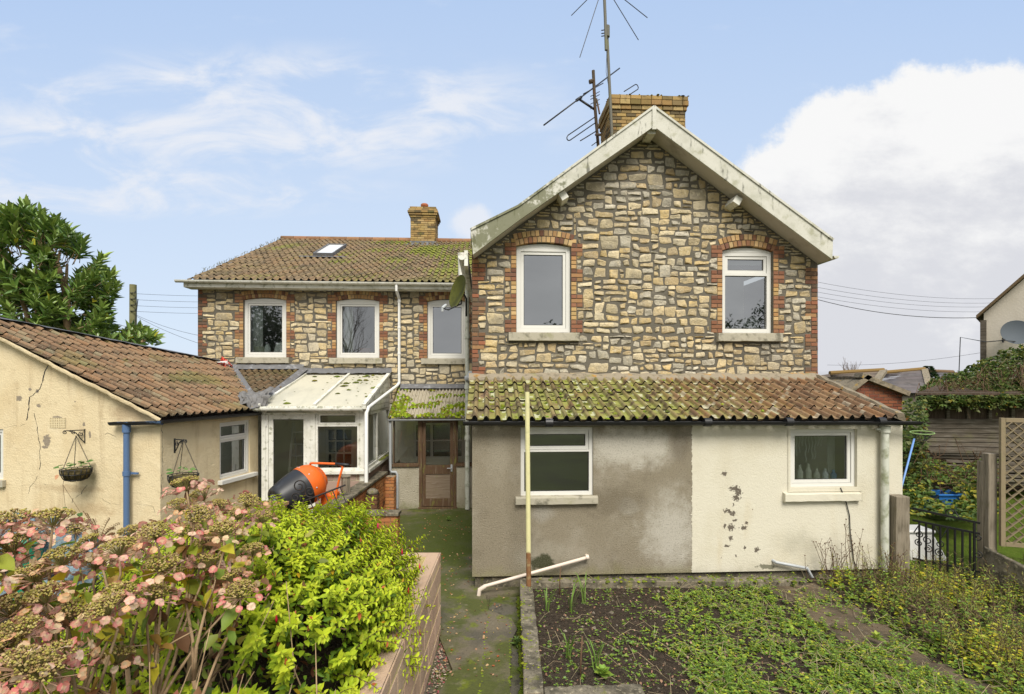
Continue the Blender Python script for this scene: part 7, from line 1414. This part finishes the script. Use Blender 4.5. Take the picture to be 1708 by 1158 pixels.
for i in range(800):
    px = random.uniform(1530, 1715); q = abs(random.gauss(0, .4)); p = SF.hit(px, 660 + 34 * q * (.6 + .6 * mnoise.noise(Vector((px * .04, 3, 3)))), (0, -.35, 0), (0, 1, 0)); bramble(p, Vector((0, -.4, -.4)), .8)
for i in range(70):
    px = random.uniform(1540, 1720); p = SF.hit(px, 665 - (px - 1535) * .3 * random.random(), (0, .3 + random.random(), 0), (0, 1, 0)); dx = random.uniform(-.9, .9); cn.tube([p, p + Vector((dx * .4, -.3, .35)), p + Vector((dx, -.7, random.uniform(-.6, .15)))], [.007, .006, .003], 4, caps=False)
lv.build('foliage', m_leaf, br, droop=.2); part('canes', cn, m_twig, br, smooth=True)
b2_ = thing('bramble_patch', 'low bramble patch on the bank behind the iron gate, around the blue crate', 'bramble', WF, (7.6, 9.6, .2)); lv = LV(); cn = MB()
for i in range(1500):
    px = random.uniform(1508, 1660); py = random.uniform(772, 862) ; Y = 11.0 - 2.3 * (py - 770) / 90 + random.uniform(-.3, .3)
    if 1552 < px < 1592 and 806 < py < 842 and random.random() < .86: continue
    bramble(hl3(px, py + 6 * math.sin(px * .06), Y), Vector((random.uniform(-.4, .4), -.5, .6)), .85, [(.09, .15, .03), (.12, .20, .04), (.06, .10, .02), (.17, .22, .05), (.30, .28, .03)])
for i in range(420): px = random.uniform(1505, 1545); py = random.uniform(668, 780); bramble(hl3(px, py, 10.2 + random.uniform(-.4, .4)), Vector((random.uniform(-.4, .4), -.6, .3)), .8)
for i in range(50): p = hl3(random.uniform(1510, 1655), random.uniform(770, 830), 9.8); cn.tube([p, p + rv() * .3 + Vector((0, 0, .2)), p + rv() * .7 + Vector((0, -.2, -.1))], [.006, .005, .002], 4, caps=False)
lv.build('foliage', m_leaf, b2_, droop=.2); part('canes', cn, m_twig, b2_, smooth=True)

# ---- weeds over the bed: nobody could count these
def proj(x, y, z): return CX + FPX * x / y, HY - FPX * (z - EYE) / y
gc = LV(); stk = MB((.2, .15, .08)); straw = MB((.5, .4, .25)); fallen = LV()
GRN = [(.19, .31, .035), (.24, .36, .04), (.14, .24, .035), (.28, .37, .05), (.18, .29, .07)]; YLW = [(.52, .48, .04), (.42, .44, .04), (.60, .48, .03), (.36, .41, .04)]; BRN = [(.16, .11, .06), (.20, .14, .08), (.12, .08, .05)]
def rosette(p, n, L, pal, up=.4, wr=.5):
    a0 = random.uniform(0, 6)
    for i in range(n): a = a0 + i * 6.283 / n + random.uniform(-.3, .3); l = L * random.uniform(.6, 1.2); gc.add(p, Vector((math.cos(a), math.sin(a), up * random.uniform(.2, 1.4))), Vector((0, 0, 1)) + rv() * .3, l, l * wr, jit(random.choice(pal), .2))
def herb(p, h, n, L, pal, stemc, wr=.5):
    lean = Vector((random.gauss(0, .22), random.gauss(0, .22), 1)).normalized(); q = p + lean * h; stk.tube([p, p.lerp(q, .5) + rv() * h * .06, q], [.0035, .003, .0015], 4, stemc, caps=False)
    for i in range(n): t_ = (i + 1) / n; a = i * 2.4 + random.uniform(-.5, .5); l = L * random.uniform(.6, 1.2) * (1.15 - .5 * t_); gc.add(p.lerp(q, .15 + .85 * t_), Vector((math.cos(a), math.sin(a), random.uniform(-.1, .5))), Vector((0, 0, 1)) + rv() * .4, l, l * wr, jit(random.choice(pal), .2))
def zones(px, py, x, y):
    """how green, how tall: bare soil on the left, weeds across the middle, a thick stand on the right"""
    n = mnoise.noise(Vector((x * 1.6, y * 1.6, 5))); edge = 1150 + (py - 1000) * -.25 + 130 * n; g = sstep(edge - 70, edge + 70, px) * sstep(-.55, .15, mnoise.noise(Vector((x * 2.3, y * 2.3, 15))) + .1)
    soil2 = sstep(.8, .3, math.hypot((px - 1310) / 120, (py - 1110) / 45)); fl = 0
    for (a, b) in ((1330, 985), (1395, 1030), (1445, 1062)): fl = max(fl, sstep(1.15, .7, math.hypot((px - a) / 46, (py - b) / 19)))
    line = 1330 + (py - 960) * 1.55; tall = sstep(line + 10, line + 70, px + 40 * n); return g * (1 - .75 * soil2) * (1 - .9 * fl), tall * (1 - .9 * fl)
for i in range(22000):
    x = random.uniform(.3, 9.2); y = random.uniform(4.36, 7.15) if random.random() < .75 else random.uniform(4.36, 5.4); px, py = proj(x, y, .15)
    if px > 1760: continue
    g, tall = zones(px, py, x, y); p = Vector((x, y, .13)); r_ = random.random()
    if r_ < .26 + .2 * (mnoise.noise(Vector((x * 3, y * 3, 2))) > .1) and tall < .3: rosette(p, random.randint(3, 6), random.uniform(.014, .028), GRN[:4] + [(.20, .30, .12)], .5)
    if random.random() < g * .50 * (1 - tall): rosette(p + Vector((0, 0, .01)), random.randint(5, 8), random.uniform(.025, .045), GRN + YLW[1:2], .6, .6)
    if random.random() < g * .22 * (1 - tall): herb(p, random.uniform(.05, .14), random.randint(6, 10), random.uniform(.03, .05), GRN + YLW[1:2], (.15, .18, .05))
    zn = mnoise.noise(Vector((x * 1.3, y * 1.3, 40))); hs_ = .6 + 1.1 * max(0, .35 + mnoise.noise(Vector((x * 2, y * 2, 50))))
    if random.random() < tall * (.24 + .08 * (zn > .1)): herb(p, random.uniform(.08, .32) * hs_, random.randint(6, 12), random.uniform(.035, .08), (YLW + GRN[:2] if zn > .12 else GRN + YLW[:2] if zn > -.34 else GRN + BRN), random.choice([(.10, .07, .04), (.20, .15, .08), (.14, .15, .05)]))
    if random.random() < tall * (.06 + .06 * (zn < -.1)):
        h = random.uniform(.2, .6); lean = Vector((random.gauss(0, .25), random.gauss(0, .25), 1)).normalized(); q = p + lean * h; stk.tube([p, q], [.003, .0015], 4, (.09, .06, .04), caps=False)
        for k in range(14): t_ = .35 + .65 * k / 14; a = random.uniform(0, 6.28); pp_ = p.lerp(q, t_); stk.tube([pp_, pp_ + Vector((math.cos(a), math.sin(a), .8)) * random.uniform(.02, .06)], [.0018, .0012], 3, random.choice([(.16, .11, .06), (.28, .25, .08), (.12, .08, .05), (.32, .34, .09)]), caps=False)
    if random.random() < .014 + .06 * g * (1 - tall): a = random.uniform(0, 6.28); l = random.uniform(.1, .4); p2 = p + Vector((0, 0, .03)); straw.tube([p2, p2 + Vector((math.cos(a) * l * .5, math.sin(a) * l * .5, random.uniform(.0, .1))), p2 + Vector((math.cos(a) * l, math.sin(a) * l, random.uniform(-.01, .04)))], [.0022, .002, .0015], 4, jit((.42, .34, .21), .3), caps=False)
    if random.random() < .10 * (1 - tall): fallen.add(p + Vector((0, 0, .015)), rv() + Vector((0, 0, -.1)), Vector((0, 0, 1)) + rv() * .4, random.uniform(.018, .04), random.uniform(.014, .03), jit(random.choice([(.33, .19, .12), (.24, .13, .08), (.42, .28, .2), (.15, .08, .05), (.40, .24, .16)]), .25))
tag(gc.build('ground_cover', m_leaf, off=(3, 5.7, .13)), 'green and yellow weeds spreading over the vegetable bed', 'weeds', kind='stuff')
solo('weed_stems', stk, M('weed_stem', 'attr', .9, .1), kind='stuff', label='brown and green stems among the bed weeds', cat='weeds'); solo('dry_straw', straw, m_petal, kind='stuff', label='pale dry straw lying over the bed', cat='straw')
# fallen leaves on the path, moss pads on the kerb
for i in range(900):
    x, y = random.uniform(-2.0, .05), random.uniform(5.0, 11.6)
    if x < wx and y < wy + .1: continue
    if y < 7.3 and x > -.05: continue
    f = mnoise.noise(Vector((x * 1.2, y * .8, 2)));
    if f < -.15 and random.random() < .7: continue
    L = random.uniform(.016, .042); fallen.add((x, y, .008), rv() * Vector((1, 1, .2)), Vector((0, 0, 1)) + rv() * .35, L, L * .7, jit(random.choice([(.42, .24, .14), (.50, .33, .18), (.30, .15, .08), (.45, .36, .12), (.2, .11, .07), (.45, .13, .05)]), .25))
tag(fallen.build('fallen_leaves', m_petal, off=(0, 7, 0)), 'small brown fallen leaves on path and soil', 'leaves', kind='stuff')
k = MB()
for i in range(240):
    if random.random() < .6: moss_blob(k, (random.uniform(.3, 4.0), random.uniform(6.85, 7.02), .215), random.uniform(.01, .035), random.uniform(.008, .02), col=random.choice([(.17, .20, .02), (.11, .14, .02)]))
    else: moss_blob(k, (random.choice([random.uniform(.10, .16), random.uniform(.12, .26)]), random.uniform(4.6, 6.8), .215), random.uniform(.008, .022), random.uniform(.006, .014), col=(.20, .24, .02))
for i in range(200): moss_blob(k, (random.uniform(.085, .12), random.uniform(4.4, 6.9), random.uniform(-.04, .0)), random.uniform(.015, .04), .02, col=(.10, .13, .015))
for i in range(110): moss_blob(k, (random.choice([-.02, -.3]) + random.uniform(-.012, .012), random.uniform(4.4, 6.3), -.005), random.uniform(.008, .02), .01, col=(.16, .20, .02))
solo('moss', k, m_moss, kind='stuff', label='green moss pads along the kerb and path edges', cat='moss')

# ---- single plants one could count
def blades(name, lab, px, py, n, h, col, grp='daffodil shoots in the bed'):
    x, y = WF.z(px, py, .14); t_ = MB()
    for i in range(n):
        a = random.uniform(0, 6.28); p = Vector((x + random.gauss(0, .018), y + random.gauss(0, .018), .12)); l = h * random.uniform(.7, 1.1); d = Vector((math.cos(a) * .22, math.sin(a) * .22, 1)); r = Vector((-math.sin(a), math.cos(a), 0)) * .007; q = [p, p + d * l * .55, p + d * l * .9 + Vector((math.cos(a), math.sin(a), 0)) * l * .12, p + d * l + Vector((math.cos(a) * l * .25, math.sin(a) * l * .25, -.02))]
        t_.add([q[0] - r, q[0] + r, q[1] - r, q[1] + r, q[2] - r * .8, q[2] + r * .8, q[3]], [(0, 1, 3, 2), (2, 3, 5, 4), (4, 5, 6)], jit(col, .2))
    solo(name, t_, m_leaf, lab, 'plant', base=(x, y, .12), group=grp, smooth=True)
for a in ((915, 1017, 7, .30, 'upright green shoots nearest the kerb end and clothes post'), (955, 1019, 9, .33, 'arching shoots with yellowing tips left of centre near the back kerb'), (974, 1005, 6, .36, 'tall thin shoots close to the back kerb below the cream waste pipe'), (948, 1098, 8, .30, 'green shoots beside the brown stake at the front of the bed'), (994, 1112, 9, .28, 'short thick shoots behind the lettuce-like weed at the front')): blades('daffodil_shoots', a[4], a[0], a[1], a[2], a[3], (.16, .26, .05))
for (px, py, h, lab) in ((933, 990, .34, 'thin brown stake standing near the back kerb'), (968, 1127, .36, 'brown stick pushed upright at the front left of the bed')):
    x, y = WF.z(px, py, .14); k = MB(); k.tube([(x, y, .08), (x + .005, y, .3), (x + .02, y + .02, .14 + h)], [.009, .009, .008], 7); solo('garden_stake', k, m_twig, lab, 'stake', base=(x, y, .1), smooth=True)
def leafy(name, lab, px, py, z, n, L, pal, cat='plant', wr=.7, h=.06):
    x, y = WF.z(px, py, z); lv = LV()
    for i in range(n): a = i * 2.4; f = i / n; lv.add((x, y, z + h * f), Vector((math.cos(a), math.sin(a), .25 + 1.0 * f)), Vector((0, 0, 1)) - Vector((math.cos(a), math.sin(a), 0)) * .5, L * (1.1 - .5 * f), L * wr * (1.1 - .5 * f), jit(random.choice(pal), .15))
    tag(lv.build(name, m_leaf, off=(x, y, z)), lab, cat)
leafy('leafy_weed', 'bright lettuce-like weed at the front of the bed', 1006, 1128, .14, 16, .10, [(.26, .36, .05), (.20, .32, .05)]); leafy('leafy_weed', 'pale green broad leaved weed on the flagstones', 1462, 1068, .2, 12, .08, [(.24, .34, .05), (.32, .38, .05)]); leafy('leafy_weed', 'soft green weed at the edge between soil and weeds', 1145, 1007, .15, 20, .08, [(.18, .26, .05), (.22, .3, .06)], wr=.5)
leafy('leafy_weed', 'green tuft growing between path and kerb', 862, 1078, -.03, 18, .09, [(.14, .22, .05), (.10, .17, .04)], wr=.3, h=.08); leafy('leafy_weed', 'small seedling on the mossy path before the porch', 748, 868, .01, 10, .07, [(.14, .24, .04)], wr=.5)
leafy('leafy_weed', 'tall nettle-like weed near the front of the bed centre', 1215, 1150, .15, 22, .09, [(.16, .27, .04), (.21, .32, .05)], wr=.35, h=.2)
def stalks(lab, px, py, n, h, spread):
    x, y = WF.z(px, py, .15); t_ = thing('dried_weed', lab, 'dead plant', WF, (x, y, .13), group='dead flower stalks against the cream wall'); k = MB(); hd = MB()
    for i in range(n):
        p = Vector((x + random.gauss(0, .10), y + random.gauss(0, .05), .13)); q = p + Vector((random.gauss(0, spread), random.gauss(-.05, .08), h * random.uniform(.55, 1.05))); m = p.lerp(q, .5) + rv() * .03; k.tube([p, m, q], [.0045, .0035, .002], 5, caps=False)
        hd.lathe([(.0, .010), (.009, .006), (.011, 0), (.006, -.008), (0, -.01)], 6, Matrix.Translation(q))
        for j in range(random.randint(0, 4)):
            s0 = m.lerp(q, random.random()); e = s0 + Vector((random.gauss(0, .05), random.gauss(0, .03), random.uniform(.04, .12))); k.tube([s0, e], [.002, .0014], 4, caps=False); hd.lathe([(.0, .007), (.006, .003), (.004, -.006), (0, -.007)], 6, Matrix.Translation(e))
    part('stalks', k, m_twig, t_, smooth=True); part('seed_heads', hd, m_twig, t_)
stalks('fan of dead stalks with round seed heads left of the black cable', 1382, 962, 17, .52, .16); stalks('tall dead branching stalks at the black cable end', 1424, 965, 8, .80, .06); stalks('sparse dead twigs at the foot of the lean-to downpipe', 1478, 972, 9, .55, .10); stalks('wiry dead stalks in front of the square gate post', 1512, 1000, 10, .45, .12)
fn_ = MB(); x, y = OF.d(165, 885, -.12)[0], -.12
for i in range(9):
    a = random.uniform(-1, 1); p = Vector((x, y, .35)); q = p + Vector((a * .45, -.05, random.uniform(.25, .5))); m = p.lerp(q, .5) + Vector((0, 0, .12)); pts = [p * (1 - t_) ** 2 + m * 2 * t_ * (1 - t_) + q * t_ * t_ for t_ in [j / 10 for j in range(11)]]; fn_.tube(pts, .004, 4, caps=False)
    for j in range(2, 11):
        for sg in (-1, 1): fn_.tube([pts[j], pts[j] + Vector((sg * .05 * (1.1 - j / 11), -.02, .035))], .0035, 3, caps=False)
solo('dead_fern', fn_, M('dead_fern_brown', (.20, .12, .06), .95, .05), 'brown dead fern fronds at the foot of the ochre wall', 'fern', fr=OF, base=(x, y, .3))
for t_, top, seed in ((hb1, top1, 3), (hb2, top2, 5)):
    random.seed(seed); lv = LV(); stw = MB()
    for i in range(26 if seed == 3 else 14):
        a = random.uniform(0, 6.28); r_ = .16 * math.sqrt(random.random()); p = Vector((r_ * math.cos(a), r_ * math.sin(a), .12 + random.uniform(0, .08))); L = random.uniform(.05, .085)
        lv.add(p, Vector((math.cos(a), math.sin(a) - .3, random.uniform(-.3, .4))), Vector((0, -.4, 1)) + rv() * .3, L, L * .9, jit(random.choice([(.07, .16, .04), (.10, .21, .05), (.14, .24, .06)]), .2))
    if seed == 3:
        for (dx, dz) in ((-.26, -.55), (.04, -.62)):
            e = Vector((dx, .05, dz)); stw.tube([(-.12, -.05, .1), (-.2, -.04, -.15), e], [.004, .003, .002], 5)
            for i in range(5): a = random.uniform(0, 6.28); lv.add(e + Vector((random.uniform(-.04, .04), 0, random.uniform(-.03, .03))), Vector((math.cos(a), -.4, .2 * math.sin(a))), (0, -1, .6), .05, .045, jit((.07, .16, .04), .2))
        lv.add((-.2, -.1, .02), (-.3, -.3, -.6), (0, -1, .3), .09, .075, (.62, .34, .2)); lv.add((-.22, -.08, .12), (-1, -.2, .1), (0, -.5, 1), .10, .07, (.10, .2, .05))
        part('trailing_stems', stw, m_twig, t_)
    lv.build('foliage', m_leaf, t_)
random.seed(77)
lv = LV()
for i in range(34): a = random.uniform(0, 6.28); lv.add((random.uniform(-.18, .3), random.uniform(-.12, .1), .18 + random.uniform(0, .09)), (math.cos(a), math.sin(a), .8), Vector((0, 0, 1)) + rv() * .4, .055, .028, jit((.10, .20, .04), .25))
lv.build('seedlings', m_leaf, tr)
# ---- trees behind the camera: they show only in the window panes
tb = thing('bare_tree', 'big leafless garden tree mirrored in the wing windows', 'tree', WF, (-9.5, -12, 0)); k = MB(); tips = []; k.tube([(-9.5, -12, 0), (-9.5, -12, 3.2)], [.35, .26], 8)
for i in range(6): limbs(k, Vector((-9.5, -12, 2.6 + .25 * i)), Vector((random.uniform(-.8, .8), random.uniform(-.8, .8), 1)).normalized(), 2.3, .14, 5, tips, .55, .12, 5)
part('branches', k, m_twig, tb)
def mirrored(name, lab, x, y, h, r, n=3000):
    t_ = thing(name, lab, 'tree', WF, (x, y, 0)); lv = LV(); k = MB(); k.tube([(x, y, 0), (x, y, h * .8)], [.2, .05], 7); part('trunk', k, m_twig, t_)
    for i in range(n):
        d = rv(); p = Vector((x, y, h * .58)) + Vector((d.x * r, d.y * r, d.z * h * .42)) * (random.random() ** .33) * (1 + .3 * mnoise.noise(d * 2.5)); lv.add(p, rv(), rv(), .30, .15, jit((.035, .06, .02), .3))
    lv.build('foliage', m_leaf, t_)
mirrored('evergreen_tree', 'dark evergreen mirrored in the left wing window', -14.6, -10.5, 8.3, 1.9); mirrored('evergreen_tree', 'rounded evergreen mirrored low in the right gable window', 22.5, -26, 9.0, 3.2); mirrored('evergreen_tree', 'broad evergreen mirrored beside it in the right gable window', 27, -25, 9.8, 3.2); mirrored('evergreen_tree', 'low evergreen mirrored at the foot of the left gable window', 7.5, -26, 8.0, 2.5)
